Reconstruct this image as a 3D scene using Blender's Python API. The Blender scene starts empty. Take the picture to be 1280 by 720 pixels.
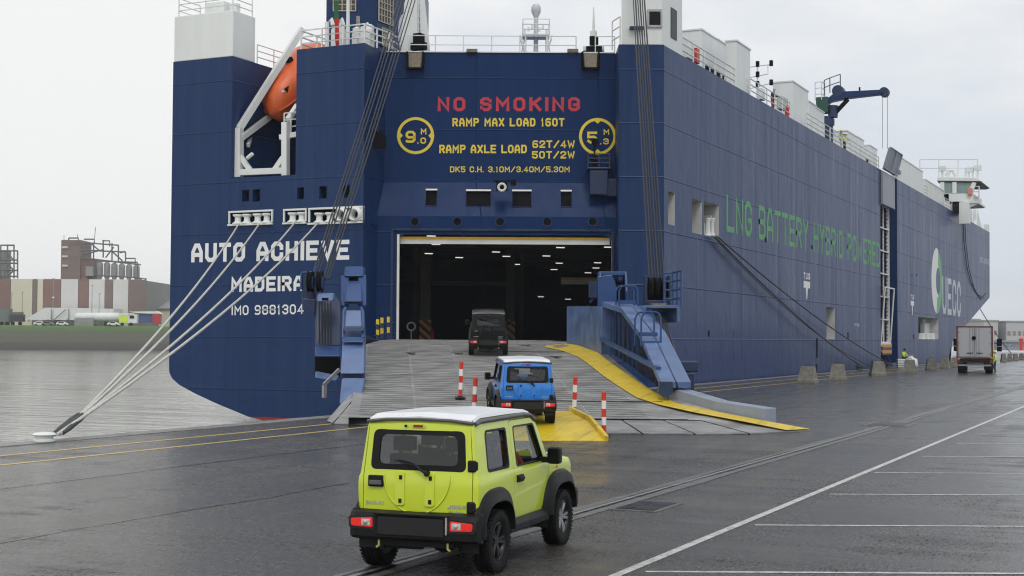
import bpy, bmesh, math, random
from mathutils import Vector, Matrix
random.seed(7)
S = bpy.context.scene
COL = S.collection
R = math.radians

# ---------------------------------------------------------------- camera
CAM_H, FPX = 2.55, 1750.0
YAW, PITCH, ROLL = math.atan(835 / FPX), math.atan(63 / FPX), R(0.3)
_f = Vector((-math.sin(YAW) * math.cos(PITCH), math.cos(YAW) * math.cos(PITCH), math.sin(PITCH)))
_r0 = Vector((math.cos(YAW), math.sin(YAW), 0))
_u0 = _r0.cross(_f)
_r = _r0 * math.cos(ROLL) + _u0 * math.sin(ROLL)
_u = _u0 * math.cos(ROLL) - _r0 * math.sin(ROLL)
CAMP = Vector((0, 0, CAM_H))
FH = Vector((-math.sin(YAW), math.cos(YAW), 0))
cd = bpy.data.cameras.new('camera')
cd.sensor_width = 36.0
cd.lens = FPX / 1280 * 36.0
cd.clip_start, cd.clip_end = 0.1, 6000
cam = bpy.data.objects.new('camera', cd)
COL.objects.link(cam)
m3 = Matrix((_r, _u, -_f)).transposed()
cam.matrix_world = Matrix.Translation(CAMP) @ m3.to_4x4()
S.camera = cam

# ---------------------------------------------------------------- sky and sun (overcast)
SUN_EL, SUN_AZ = R(48), R(150)
w = bpy.data.worlds.new('World')
S.world = w
w.use_nodes = True
nt = w.node_tree
nt.nodes.clear()
def wn(t, **k):
    n = nt.nodes.new(t)
    for a, b in k.items():
        setattr(n, a, b)
    return n
wo = wn('ShaderNodeOutputWorld'); bg = wn('ShaderNodeBackground')
sky = wn('ShaderNodeTexSky', sky_type='NISHITA', sun_disc=False)
sky.sun_elevation = SUN_EL; sky.sun_rotation = SUN_AZ
sky.air_density = 1.0; sky.dust_density = 6.0
tc = wn('ShaderNodeTexCoord')
mp = wn('ShaderNodeMapping'); mp.inputs['Scale'].default_value = (1.0, 1.0, 2.6)
nz = wn('ShaderNodeTexNoise'); nz.inputs['Scale'].default_value = 3.2; nz.inputs['Detail'].default_value = 5; nz.inputs['Roughness'].default_value = .55
cr = wn('ShaderNodeValToRGB')
cr.color_ramp.elements[0].position = .40; cr.color_ramp.elements[0].color = (.76, .815, .885, 1)
cr.color_ramp.elements[1].position = .62; cr.color_ramp.elements[1].color = (.985, .985, .98, 1)
dt = wn('ShaderNodeVectorMath', operation='DOT_PRODUCT'); dt.inputs[1].default_value = tuple(_r0)
mr = wn('ShaderNodeMapRange'); mr.inputs['From Min'].default_value = -.30; mr.inputs['From Max'].default_value = .34
mr.inputs['To Min'].default_value = .20; mr.inputs['To Max'].default_value = -.06
ad = wn('ShaderNodeMath', operation='ADD')
sc = wn('ShaderNodeVectorMath', operation='SCALE'); sc.inputs['Scale'].default_value = 9.9
mx = wn('ShaderNodeMixRGB'); mx.inputs['Fac'].default_value = .94
L = nt.links.new
L(tc.outputs['Generated'], mp.inputs['Vector']); L(mp.outputs[0], nz.inputs['Vector'])
L(tc.outputs['Generated'], dt.inputs[0]); L(dt.outputs['Value'], mr.inputs['Value'])
L(nz.outputs['Fac'], ad.inputs[0]); L(mr.outputs[0], ad.inputs[1]); L(ad.outputs[0], cr.inputs['Fac'])
L(cr.outputs['Color'], sc.inputs[0]); L(sky.outputs[0], mx.inputs['Color1']); L(sc.outputs[0], mx.inputs['Color2'])
L(mx.outputs[0], bg.inputs['Color']); bg.inputs['Strength'].default_value = .1
L(bg.outputs[0], wo.inputs['Surface'])
sd = bpy.data.lights.new('sun', 'SUN')
sd.energy = 0.9; sd.angle = R(18); sd.color = (1, .965, .92)
sun = bpy.data.objects.new('sun', sd); COL.objects.link(sun)
# towards the sun: the sky node counts its rotation clockwise from +Y
sdir = Vector((math.sin(SUN_AZ) * math.cos(SUN_EL), math.cos(SUN_AZ) * math.cos(SUN_EL), math.sin(SUN_EL)))
sun.rotation_euler = sdir.to_track_quat('Z', 'Y').to_euler()
vs = S.view_settings
vs.view_transform = 'Standard'; vs.look = 'None'; vs.exposure = 0.0; vs.gamma = 1.0; vs.use_curve_mapping = False
S.cycles.max_bounces = 8; S.cycles.diffuse_bounces = 3; S.cycles.glossy_bounces = 4; S.cycles.transparent_max_bounces = 12
S.cycles.volume_bounces = 0
S.cycles.use_denoising = True; S.cycles.denoising_prefilter = 'ACCURATE'; S.cycles.filter_width = 1.15

# ---------------------------------------------------------------- picking points on real planes
def ray(px, py): return _f * FPX + _r * (px - 640) - _u * (py - 360)
def onp(px, py, p0, n):
    d = ray(px, py); n = Vector(n)
    return CAMP + d * ((Vector(p0) - CAMP).dot(n) / d.dot(n))
XS, YT, ZC = -25.4, 65.2, 76.2           # hull side, transom plane, angled stern plane
def gr(px, py, z=0): return onp(px, py, (0, 0, z), (0, 0, 1))
def dep(px, py, Z): return onp(px, py, FH * Z, FH)
def side(px, py, off=0): return onp(px, py, (XS - off, 0, 0), (1, 0, 0))
def tran(px, py, off=0): return onp(px, py, (0, YT + off, 0), (0, 1, 0))
def loc(u, Z, z): return _r0 * u + FH * Z + Vector((0, 0, z))     # angled-stern frame: right, away, up

# ---------------------------------------------------------------- object helpers
WM = {}
def tag(o, label=None, cat=None, group=None, kind=None):
    if label: o['label'] = label
    if cat: o['category'] = cat
    if group: o['group'] = group
    if kind: o['kind'] = kind
    return o
def wm(o): return WM.get(o.name, Matrix.Identity(4))
def empty(name, p=(0, 0, 0), rz=0.0, parent=None):
    o = bpy.data.objects.new(name, None); COL.objects.link(o)
    o.empty_display_size = .3
    p = Vector(p)
    M = Matrix.Translation(p) @ Matrix.Rotation(rz, 4, 'Z')
    if parent:
        o.parent = parent; o.matrix_basis = wm(parent).inverted() @ M
    else:
        o.matrix_basis = M
    WM[o.name] = M
    return o
def link(name, me, mats, parent=None, M=None):
    """link mesh data given in world coordinates (M None) or in the parent's own frame"""
    o = bpy.data.objects.new(name, me); COL.objects.link(o)
    for m in (mats if isinstance(mats, (list, tuple)) else [mats]):
        if m: me.materials.append(m)
    if parent: o.parent = parent
    return o
class MB:
    def __init__(s): s.v = []; s.f = []; s.m = []
    def poly(s, pts, m=0):
        b = len(s.v); s.v += [Vector(p) for p in pts]
        s.f.append(list(range(b, b + len(pts)))); s.m.append(m); return s
    def prism(s, pts, vec, m=0):
        b = len(s.v); n = len(pts); vec = Vector(vec)
        s.v += [Vector(p) for p in pts] + [Vector(p) + vec for p in pts]
        s.f += [list(range(b + n - 1, b - 1, -1)), list(range(b + n, b + 2 * n))]
        s.f += [[b + i, b + (i + 1) % n, b + n + (i + 1) % n, b + n + i] for i in range(n)]
        s.m += [m] * (n + 2); return s
    def box(s, c, d, rz=0, M=None, m=0):
        c = Vector(c); hx, hy, hz = d[0] / 2, d[1] / 2, d[2] / 2
        Q = Matrix.Rotation(rz, 3, 'Z') if M is None else M
        p = [c + Q @ Vector((x, y, z)) for z in (-hz, hz) for x, y in ((-hx, -hy), (hx, -hy), (hx, hy), (-hx, hy))]
        b = len(s.v); s.v += p
        s.f += [[b + i for i in q] for q in ((3, 2, 1, 0), (4, 5, 6, 7), (0, 1, 5, 4), (1, 2, 6, 5), (2, 3, 7, 6), (3, 0, 4, 7))]
        s.m += [m] * 6; return s
    def bar(s, a, b_, w_, h_, m=0, up=(0, 0, 1)):
        a, b_ = Vector(a), Vector(b_); d = (b_ - a); l = d.length; d.normalize()
        sd_ = d.cross(Vector(up))
        if sd_.length < 1e-4: sd_ = d.cross(Vector((0, 1, 0)))
        sd_.normalize(); u_ = sd_.cross(d)
        Q = Matrix((sd_, d, u_)).transposed()
        return s.box((a + b_) / 2, (w_, l, h_), M=Q, m=m)
    def tube(s, pts, r, n=6, m=0, caps=True, closed=False):
        pts = [Vector(p) for p in pts]; rs = r if isinstance(r, (list, tuple)) else [r] * len(pts)
        b = len(s.v); K = len(pts); prev = None
        for i, p in enumerate(pts):
            if closed: t = pts[(i + 1) % K] - pts[i - 1]
            else: t = pts[min(i + 1, K - 1)] - pts[max(i - 1, 0)]
            t.normalize()
            if prev is None:
                a = t.cross(Vector((0, 0, 1)))
                if a.length < 1e-3: a = t.cross(Vector((0, 1, 0)))
            else: a = prev - t * prev.dot(t)
            a.normalize(); prev = a; c = t.cross(a)
            for k in range(n):
                g = 2 * math.pi * k / n
                s.v.append(p + (a * math.cos(g) + c * math.sin(g)) * rs[i])
        for i in range(K if closed else K - 1):
            i2 = (i + 1) % K
            for k in range(n):
                k2 = (k + 1) % n
                s.f.append([b + i * n + k, b + i * n + k2, b + i2 * n + k2, b + i2 * n + k]); s.m.append(m)
        if caps and not closed:
            s.f.append([b + k for k in range(n - 1, -1, -1)]); s.f.append([b + (K - 1) * n + k for k in range(n)]); s.m += [m, m]
        return s
    def lathe(s, prof, o=(0, 0, 0), ax=(0, 0, 1), n=24, m=0, closed=False):
        """prof = [(radius, height)] round axis ax through o"""
        o, ax = Vector(o), Vector(ax).normalized()
        a = ax.cross(Vector((0, 0, 1)))
        if a.length < 1e-3: a = Vector((1, 0, 0))
        a.normalize(); c = ax.cross(a); b = len(s.v); K = len(prof)
        for (r_, h_) in prof:
            for k in range(n):
                g = 2 * math.pi * k / n
                s.v.append(o + ax * h_ + (a * math.cos(g) + c * math.sin(g)) * r_)
        for i in range(K if closed else K - 1):
            i2 = (i + 1) % K
            for k in range(n):
                k2 = (k + 1) % n
                s.f.append([b + i * n + k, b + i * n + k2, b + i2 * n + k2, b + i2 * n + k]); s.m.append(m)
        if not closed:
            if prof[0][0] > 1e-5: s.f.append([b + k for k in range(n - 1, -1, -1)]); s.m.append(m)
            if prof[-1][0] > 1e-5: s.f.append([b + (K - 1) * n + k for k in range(n)]); s.m.append(m)
        return s
    def wall(s, O, Sd, Td, rect, holes, N, m=0, mh=1, mr=None):
        """flat wall in plane O + s*Sd + t*Td with rectangular recesses (s0,s1,t0,t1,depth[,back material])"""
        O, Sd, Td, N = Vector(O), Vector(Sd), Vector(Td), Vector(N)
        s0, s1, t0, t1 = rect
        ss = sorted({s0, s1} | {x for h in holes for x in h[:2]}); ts = sorted({t0, t1} | {x for h in holes for x in h[2:4]})
        P = lambda a, b, d=0: O + Sd * a + Td * b - N * d
        for i in range(len(ss) - 1):
            for j in range(len(ts) - 1):
                cx, cy = (ss[i] + ss[i + 1]) / 2, (ts[j] + ts[j + 1]) / 2
                if any(h[0] < cx < h[1] and h[2] < cy < h[3] for h in holes): continue
                s.poly([P(ss[i], ts[j]), P(ss[i + 1], ts[j]), P(ss[i + 1], ts[j + 1]), P(ss[i], ts[j + 1])], m)
        for h in holes:
            a, b, c, d, D = h[:5]; bm_ = h[5] if len(h) > 5 else mh
            rm = h[6] if len(h) > 6 else mr if mr is not None else m
            for q in (((a, c), (b, c)), ((b, c), (b, d)), ((b, d), (a, d)), ((a, d), (a, c))):
                s.poly([P(*q[0]), P(*q[1]), P(*q[1], D), P(*q[0], D)], rm)
            if bm_ is not None: s.poly([P(a, c, D), P(b, c, D), P(b, d, D), P(a, d, D)], bm_)
        return s
    def mesh(s, name, inv=None, fix=True):
        me = bpy.data.meshes.new(name)
        me.from_pydata([(inv @ v if inv else v) for v in s.v], [], s.f)
        me.polygons.foreach_set('material_index', s.m)
        if fix:
            bm = bmesh.new(); bm.from_mesh(me)
            bmesh.ops.recalc_face_normals(bm, faces=bm.faces); bm.to_mesh(me); bm.free()
        return me
    def build(s, name, mats, parent=None, smooth=None, bevel=0, local=False, seg=2, fix=True):
        """world coordinates unless local; smooth = auto-smooth angle in degrees"""
        if local or parent is None and not s.v: c = Vector((0, 0, 0))
        else:
            lo = Vector([min(v[i] for v in s.v) for i in range(3)]); hi = Vector([max(v[i] for v in s.v) for i in range(3)])
            c = Vector(((lo.x + hi.x) / 2, (lo.y + hi.y) / 2, lo.z))
        if local:
            me = s.mesh(name, None, fix); o = link(name, me, mats, parent)
            WM[o.name] = wm(parent) if parent else Matrix.Identity(4)
        else:
            Mw = Matrix.Translation(c)
            me = s.mesh(name, Mw.inverted(), fix); o = link(name, me, mats, parent)
            o.matrix_basis = (wm(parent).inverted() @ Mw) if parent else Mw
            WM[o.name] = Mw
        if smooth is not None: shade(me, smooth)
        if bevel:
            b = o.modifiers.new('edge', 'BEVEL'); b.width = bevel; b.segments = seg; b.limit_method = 'ANGLE'; b.angle_limit = R(35)
            b.harden_normals = False
        return o
def shade(me, ang):
    bm = bmesh.new(); bm.from_mesh(me)
    for f in bm.faces: f.smooth = True
    a = R(ang)
    for e in bm.edges:
        e.smooth = not (len(e.link_faces) != 2 or e.calc_face_angle(0) > a)
    bm.to_mesh(me); bm.free()
def copy_tree(o, parent=None, swap=None):
    c = o.copy(); COL.objects.link(c); c.parent = parent
    WM[c.name] = wm(o)
    if swap:
        for i, sl in enumerate(c.material_slots):
            if sl.material in swap:
                mm = swap[sl.material]; sl.link = 'OBJECT'; sl.material = mm
    for ch in [x for x in list(COL.objects) if x.parent == o]: copy_tree(ch, c, swap)
    return c
def evaluated(o, name):
    dg = bpy.context.evaluated_depsgraph_get(); dg.update()
    return bpy.data.meshes.new_from_object(o.evaluated_get(dg))

# ---------------------------------------------------------------- materials
def new_mat(name):
    m = bpy.data.materials.new(name); m.use_nodes = True
    t = m.node_tree; b = t.nodes['Principled BSDF']
    return m, t, b
def N(t, kind, ins=None, **k):
    n = t.nodes.new(kind)
    for a, b in k.items(): setattr(n, a, b)
    if ins:
        for a, b in ins.items():
            if hasattr(b, 'is_linked') or isinstance(b, bpy.types.NodeSocket): t.links.new(b, n.inputs[a])
            else: n.inputs[a].default_value = b
    return n
def ramp(t, fac, stops):
    n = t.nodes.new('ShaderNodeValToRGB'); t.links.new(fac, n.inputs['Fac'])
    e = n.color_ramp.elements
    while len(e) < len(stops): e.new(.5)
    for i, (p, c) in enumerate(stops):
        e[i].position = p; e[i].color = (*c, 1) if len(c) == 3 else c
    return n.outputs['Color']
def maprange(t, v, a, b, c, d):
    n = N(t, 'ShaderNodeMapRange', {'Value': v, 'From Min': a, 'From Max': b, 'To Min': c, 'To Max': d}); return n.outputs[0]
def bump(t, h, strength, dist, b):
    n = N(t, 'ShaderNodeBump', {'Height': h, 'Strength': strength, 'Distance': dist}); t.links.new(n.outputs[0], b.inputs['Normal']); return n
def plain(name, col, rough=.5, metal=0, var=.12, scale=3, coat=0, bmp=0, bscale=20, rvar=.1, stretch=(1, 1, 1), emit=None, spec=.5):
    m, t, b = new_mat(name)
    tcn = N(t, 'ShaderNodeTexCoord')
    mpn = N(t, 'ShaderNodeMapping', {'Vector': tcn.outputs['Object'], 'Scale': stretch})
    n1 = N(t, 'ShaderNodeTexNoise', {'Vector': mpn.outputs[0], 'Scale': scale, 'Detail': 5.0, 'Roughness': .6})
    c = ramp(t, n1.outputs['Fac'], [(.3, [x * (1 - var) for x in col]), (.7, [min(1, x * (1 + var)) for x in col])])
    t.links.new(c, b.inputs['Base Color'])
    t.links.new(maprange(t, n1.outputs['Fac'], .3, .7, max(0.02, rough - rvar), min(1, rough + rvar)), b.inputs['Roughness'])
    b.inputs['Metallic'].default_value = metal
    b.inputs['Specular IOR Level'].default_value = spec
    if coat:
        b.inputs['Coat Weight'].default_value = coat; b.inputs['Coat Roughness'].default_value = .04
    if bmp:
        n2 = N(t, 'ShaderNodeTexNoise', {'Vector': mpn.outputs[0], 'Scale': bscale, 'Detail': 4.0})
        bump(t, n2.outputs['Fac'], bmp, .02, b)
    if emit:
        b.inputs['Emission Color'].default_value = (*emit[0], 1); b.inputs['Emission Strength'].default_value = emit[1]
    return m
def hull_paint(name, col, worn, rough=.33, seams=True, streak=.6, spec=.10):
    """painted ship plate: weld seams, plates of slightly different tone, rain streaks and rub marks"""
    m, t, b = new_mat(name)
    g = N(t, 'ShaderNodeNewGeometry'); sp = N(t, 'ShaderNodeSeparateXYZ', {'Vector': g.outputs['Position']})
    st = N(t, 'ShaderNodeMapping', {'Vector': g.outputs['Position'], 'Scale': (1.1, .8, .045)})
    n1 = N(t, 'ShaderNodeTexNoise', {'Vector': st.outputs[0], 'Scale': 1.6, 'Detail': 6.0, 'Roughness': .7})
    n2 = N(t, 'ShaderNodeTexNoise', {'Vector': g.outputs['Position'], 'Scale': .11, 'Detail': 4.0, 'Roughness': .6})
    f = N(t, 'ShaderNodeMath', {0: maprange(t, n1.outputs['Fac'], .42, .75, 0, streak), 1: maprange(t, n2.outputs['Fac'], .3, .7, .25, 1.0)}, operation='MULTIPLY')
    cm = N(t, 'ShaderNodeMixRGB', {'Fac': f.outputs[0], 'Color1': (*col, 1), 'Color2': (*worn, 1)})
    out = cm.outputs[0]
    # rub marks and pale salt bands low on the plating, a little rust bleeding from the seams
    sh_ = N(t, 'ShaderNodeMapping', {'Vector': g.outputs['Position'], 'Scale': (.12, .12, 1.9)})
    n3 = N(t, 'ShaderNodeTexNoise', {'Vector': sh_.outputs[0], 'Scale': 1.3, 'Detail': 7.0, 'Roughness': .7})
    lowz = maprange(t, sp.outputs['Z'], 1.0, 5.0, 1.0, .12)
    sf = N(t, 'ShaderNodeMath', {0: maprange(t, n3.outputs['Fac'], .56, .72, 0, .55), 1: lowz}, operation='MULTIPLY')
    cm2 = N(t, 'ShaderNodeMixRGB', {'Fac': sf.outputs[0], 'Color1': out, 'Color2': (.05, .075, .12, 1)}); out = cm2.outputs[0]
    sf2 = N(t, 'ShaderNodeMath', {0: maprange(t, n3.outputs['Fac'], .42, .30, 0, .5), 1: lowz}, operation='MULTIPLY')
    cm3 = N(t, 'ShaderNodeMixRGB', {'Fac': sf2.outputs[0], 'Color1': out, 'Color2': (.02, .022, .03, 1)}); out = cm3.outputs[0]
    ru = N(t, 'ShaderNodeMapping', {'Vector': g.outputs['Position'], 'Scale': (1.7, 1.3, .10)})
    n4 = N(t, 'ShaderNodeTexNoise', {'Vector': ru.outputs[0], 'Scale': 1.0, 'Detail': 5.0, 'Roughness': .75})
    cm4 = N(t, 'ShaderNodeMixRGB', {'Fac': maprange(t, n4.outputs['Fac'], .70, .82, 0, .5), 'Color1': out, 'Color2': (.09, .05, .035, 1)}); out = cm4.outputs[0]
    if seams:
        xy = N(t, 'ShaderNodeMath', {0: sp.outputs['X'], 1: sp.outputs['Y']}, operation='ADD')
        def tri(v, per, off):
            a = N(t, 'ShaderNodeMath', {0: v, 1: off}, operation='ADD')
            q = N(t, 'ShaderNodeMath', {0: a.outputs[0], 1: per / 2}, operation='PINGPONG'); return q.outputs[0]
        d1 = tri(sp.outputs['Z'], 2.95, .4); d2 = tri(xy.outputs[0], 9.2, 2.3)
        dm = N(t, 'ShaderNodeMath', {0: d1, 1: d2}, operation='MINIMUM')
        ln = maprange(t, dm.outputs[0], 0.0, .05, 1.0, 0.0)
        cs = N(t, 'ShaderNodeMixRGB', {'Fac': ln, 'Color1': out, 'Color2': (*[c * .55 for c in col], 1)})
        lf = N(t, 'ShaderNodeMath', {0: ln, 1: .38}, operation='MULTIPLY'); t.links.new(lf.outputs[0], cs.inputs['Fac'])
        out = cs.outputs[0]
        # plating between frames dishes very slightly
        wv = N(t, 'ShaderNodeMath', {0: xy.outputs[0], 1: 7.5}, operation='MULTIPLY'); sn = N(t, 'ShaderNodeMath', {0: wv.outputs[0]}, operation='SINE')
        h = N(t, 'ShaderNodeMath', {0: sn.outputs[0], 1: .03}, operation='MULTIPLY')
        h2 = N(t, 'ShaderNodeMath', {0: h.outputs[0], 1: ln}, operation='ADD')
        n5 = N(t, 'ShaderNodeTexNoise', {'Vector': g.outputs['Position'], 'Scale': .75, 'Detail': 2.0})
        h3 = N(t, 'ShaderNodeMath', {0: h2.outputs[0], 1: n5.outputs['Fac']}, operation='ADD')
        bump(t, h3.outputs[0], .55, .05, b)
    t.links.new(out, b.inputs['Base Color']); b.inputs['Specular IOR Level'].default_value = spec
    t.links.new(maprange(t, n1.outputs['Fac'], .3, .7, rough - .06, rough + .14), b.inputs['Roughness'])
    return m
def striped(name, c1, c2, per, ang_axis=(1, 0, 1), rough=.5):
    m, t, b = new_mat(name)
    tcn = N(t, 'ShaderNodeTexCoord')
    d = N(t, 'ShaderNodeVectorMath', {0: tcn.outputs['Object'], 1: ang_axis}, operation='DOT_PRODUCT')
    q = N(t, 'ShaderNodeMath', {0: d.outputs['Value'], 1: per}, operation='PINGPONG')
    n1 = N(t, 'ShaderNodeTexNoise', {'Vector': tcn.outputs['Object'], 'Scale': 9.0, 'Detail': 4.0})
    gt = N(t, 'ShaderNodeMath', {0: q.outputs[0], 1: per / 2}, operation='GREATER_THAN')
    c = N(t, 'ShaderNodeMixRGB', {'Fac': gt.outputs[0], 'Color1': (*c1, 1), 'Color2': (*c2, 1)})
    dk = N(t, 'ShaderNodeMixRGB', {'Fac': maprange(t, n1.outputs['Fac'], .5, .8, 0, .6), 'Color1': c.outputs[0], 'Color2': (.03, .03, .03, 1)})
    t.links.new(dk.outputs[0], b.inputs['Base Color']); b.inputs['Roughness'].default_value = rough
    return m
def glass(name, tint, alpha):
    """thin tinted pane: lets some light through, reflects by angle"""
    m, t, b = new_mat(name)
    t.nodes.remove(b); o = t.nodes['Material Output']
    tr_ = N(t, 'ShaderNodeBsdfTransparent', {'Color': (*tint, 1)})
    gl = N(t, 'ShaderNodeBsdfGlossy', {'Color': (.95, .97, 1, 1), 'Roughness': .03})
    fr = N(t, 'ShaderNodeFresnel', {'IOR': 1.5})
    fa = N(t, 'ShaderNodeMath', {0: fr.outputs[0], 1: alpha}, operation='ADD')
    mxs = N(t, 'ShaderNodeMixShader', {'Fac': fa.outputs[0]})
    t.links.new(tr_.outputs[0], mxs.inputs[1]); t.links.new(gl.outputs[0], mxs.inputs[2]); t.links.new(mxs.outputs[0], o.inputs['Surface'])
    return m

BLUE = (.005, .029, .105); BLUE_W = (.035, .065, .14)
M = {}
M['hull'] = hull_paint('hull_blue', BLUE, BLUE_W, streak=.75, spec=.24)
M['hull_recess'] = hull_paint('recess_blue_shaded', (.005, .027, .10), (.016, .042, .12), streak=.7, spec=.10)  # darker copy of the hull blue; weaker sky reflection is put into the colour
M['hull_side'] = hull_paint('hull_side_blue', (.004, .030, .125), (.05, .082, .185), rough=.30, streak=.95, spec=.15)
M['boot'] = hull_paint('antifouling_red', (.30, .045, .03), (.2, .06, .05), seams=False)
M['blue_gear'] = plain('gear_blue', (.014, .058, .19), .36, var=.2, scale=1.2, bmp=.1, bscale=6)
M['web_dark'] = plain('girder_web_shaded', (.003, .009, .028), .5, spec=.2)  # shade deep inside the girder, painted as near-black
M['wing_grey'] = plain('wing_plate_grey', (.24, .28, .36), .4, var=.15, scale=1.2)
M['blue_light'] = plain('gear_blue_light', (.085, .145, .30), .38, var=.3, scale=1.5, bmp=.12, bscale=5)
M['blue_dark'] = plain('gear_blue_dark', (.008, .026, .08), .45, var=.25, scale=1.5)
M['white'] = plain('ship_white', (.72, .75, .73), .4, var=.07, scale=.7, stretch=(1, 1, .15))
M['white_rail'] = plain('rail_white', (.70, .71, .70), .45, var=.1)
M['black'] = plain('dark_void', (.006, .006, .007), .8, spec=.1)
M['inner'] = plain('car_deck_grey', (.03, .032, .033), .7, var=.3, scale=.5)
M['inner_beam'] = plain('car_deck_beam', (.06, .06, .057), .6, var=.3, scale=.8)
M['inner_wall'] = plain('inner_bulkhead_grey', (.48, .49, .48), .6, var=.15, scale=.8)
M['cream'] = plain('cream_beam', (.72, .72, .67), .5, var=.12, scale=.6)
def worn_yellow():
    m, t, b = new_mat('safety_yellow')
    g = N(t, 'ShaderNodeNewGeometry'); P = g.outputs['Position']
    n1 = N(t, 'ShaderNodeTexNoise', {'Vector': P, 'Scale': 1.8, 'Detail': 8.0, 'Roughness': .7})
    st = N(t, 'ShaderNodeMapping', {'Vector': P, 'Rotation': (0, 0, -YAW - R(6)), 'Scale': (3.2, .35, 1)})
    n2 = N(t, 'ShaderNodeTexNoise', {'Vector': st.outputs[0], 'Scale': 1.2, 'Detail': 6.0, 'Roughness': .7})
    c = ramp(t, n1.outputs['Fac'], [(.3, (.60, .42, .015)), (.7, (.76, .56, .02))])
    c2 = N(t, 'ShaderNodeMixRGB', {'Fac': maprange(t, n2.outputs['Fac'], .52, .74, 0, .75), 'Color1': c, 'Color2': (.10, .085, .05, 1)})
    c3 = N(t, 'ShaderNodeMixRGB', {'Fac': maprange(t, n1.outputs['Fac'], .62, .70, 0, .7), 'Color1': c2.outputs[0], 'Color2': (.20, .17, .12, 1)})
    t.links.new(c3.outputs[0], b.inputs['Base Color']); t.links.new(maprange(t, n2.outputs['Fac'], .3, .7, .28, .55), b.inputs['Roughness'])
    bump(t, n1.outputs['Fac'], .25, .02, b)
    return m
M['yellow'] = worn_yellow()
M['orange_yel'] = plain('beam_yellow', (.85, .50, .03), .5)
M['orange'] = plain('lifeboat_orange', (.72, .13, .03), .35, var=.12, scale=1.5)
M['rope'] = plain('rope_white', (.55, .54, .50), .85, var=.25, scale=8, bmp=.5, bscale=60)
M['rope_dark'] = plain('rope_dark', (.06, .062, .065), .8, var=.3, scale=8)
M['wire'] = plain('hoist_wire', (.03, .03, .033), .5, metal=.3, var=.3, scale=6)
M['steel'] = plain('bare_steel', (.35, .36, .37), .4, metal=.7, var=.2)
M['win'] = plain('dark_window', (.006, .007, .008), .25, var=.2, rvar=.04, spec=.15)
M['txt_white'] = plain('letter_white', (.80, .81, .80), .5, var=.06, scale=1)
M['txt_yel'] = plain('letter_yellow', (.78, .60, .04), .5, var=.08, scale=1)
M['txt_red'] = plain('letter_red', (.50, .025, .04), .5, var=.1, scale=1)
M['txt_green'] = plain('letter_green', (.10, .34, .13), .55, var=.35, scale=1.5, stretch=(1, 1, .08))
M['txt_pale'] = plain('letter_pale', (.55, .60, .64), .5, var=.12, scale=1, stretch=(1, 1, .1))
M['brown'] = plain('rusty_lamp', (.16, .13, .09), .6, var=.4, scale=6)
M['lamp'] = plain('lamp_tube', (.9, .9, .88), .5, emit=((1, .97, .9), .8))
M['hazard'] = striped('hazard_orange_black', (.62, .25, .03), (.02, .02, .02), .28)
M['red_plastic'] = plain('red_plastic', (.62, .04, .02), .4)
M['concrete'] = plain('block_concrete', (.20, .19, .165), .85, var=.35, scale=3.5, bmp=.5, bscale=18)
M['vest'] = plain('hi_vis', (.62, .80, .08), .7)
M['navy'] = plain('work_navy', (.02, .025, .045), .85)
HAZE = True

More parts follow.
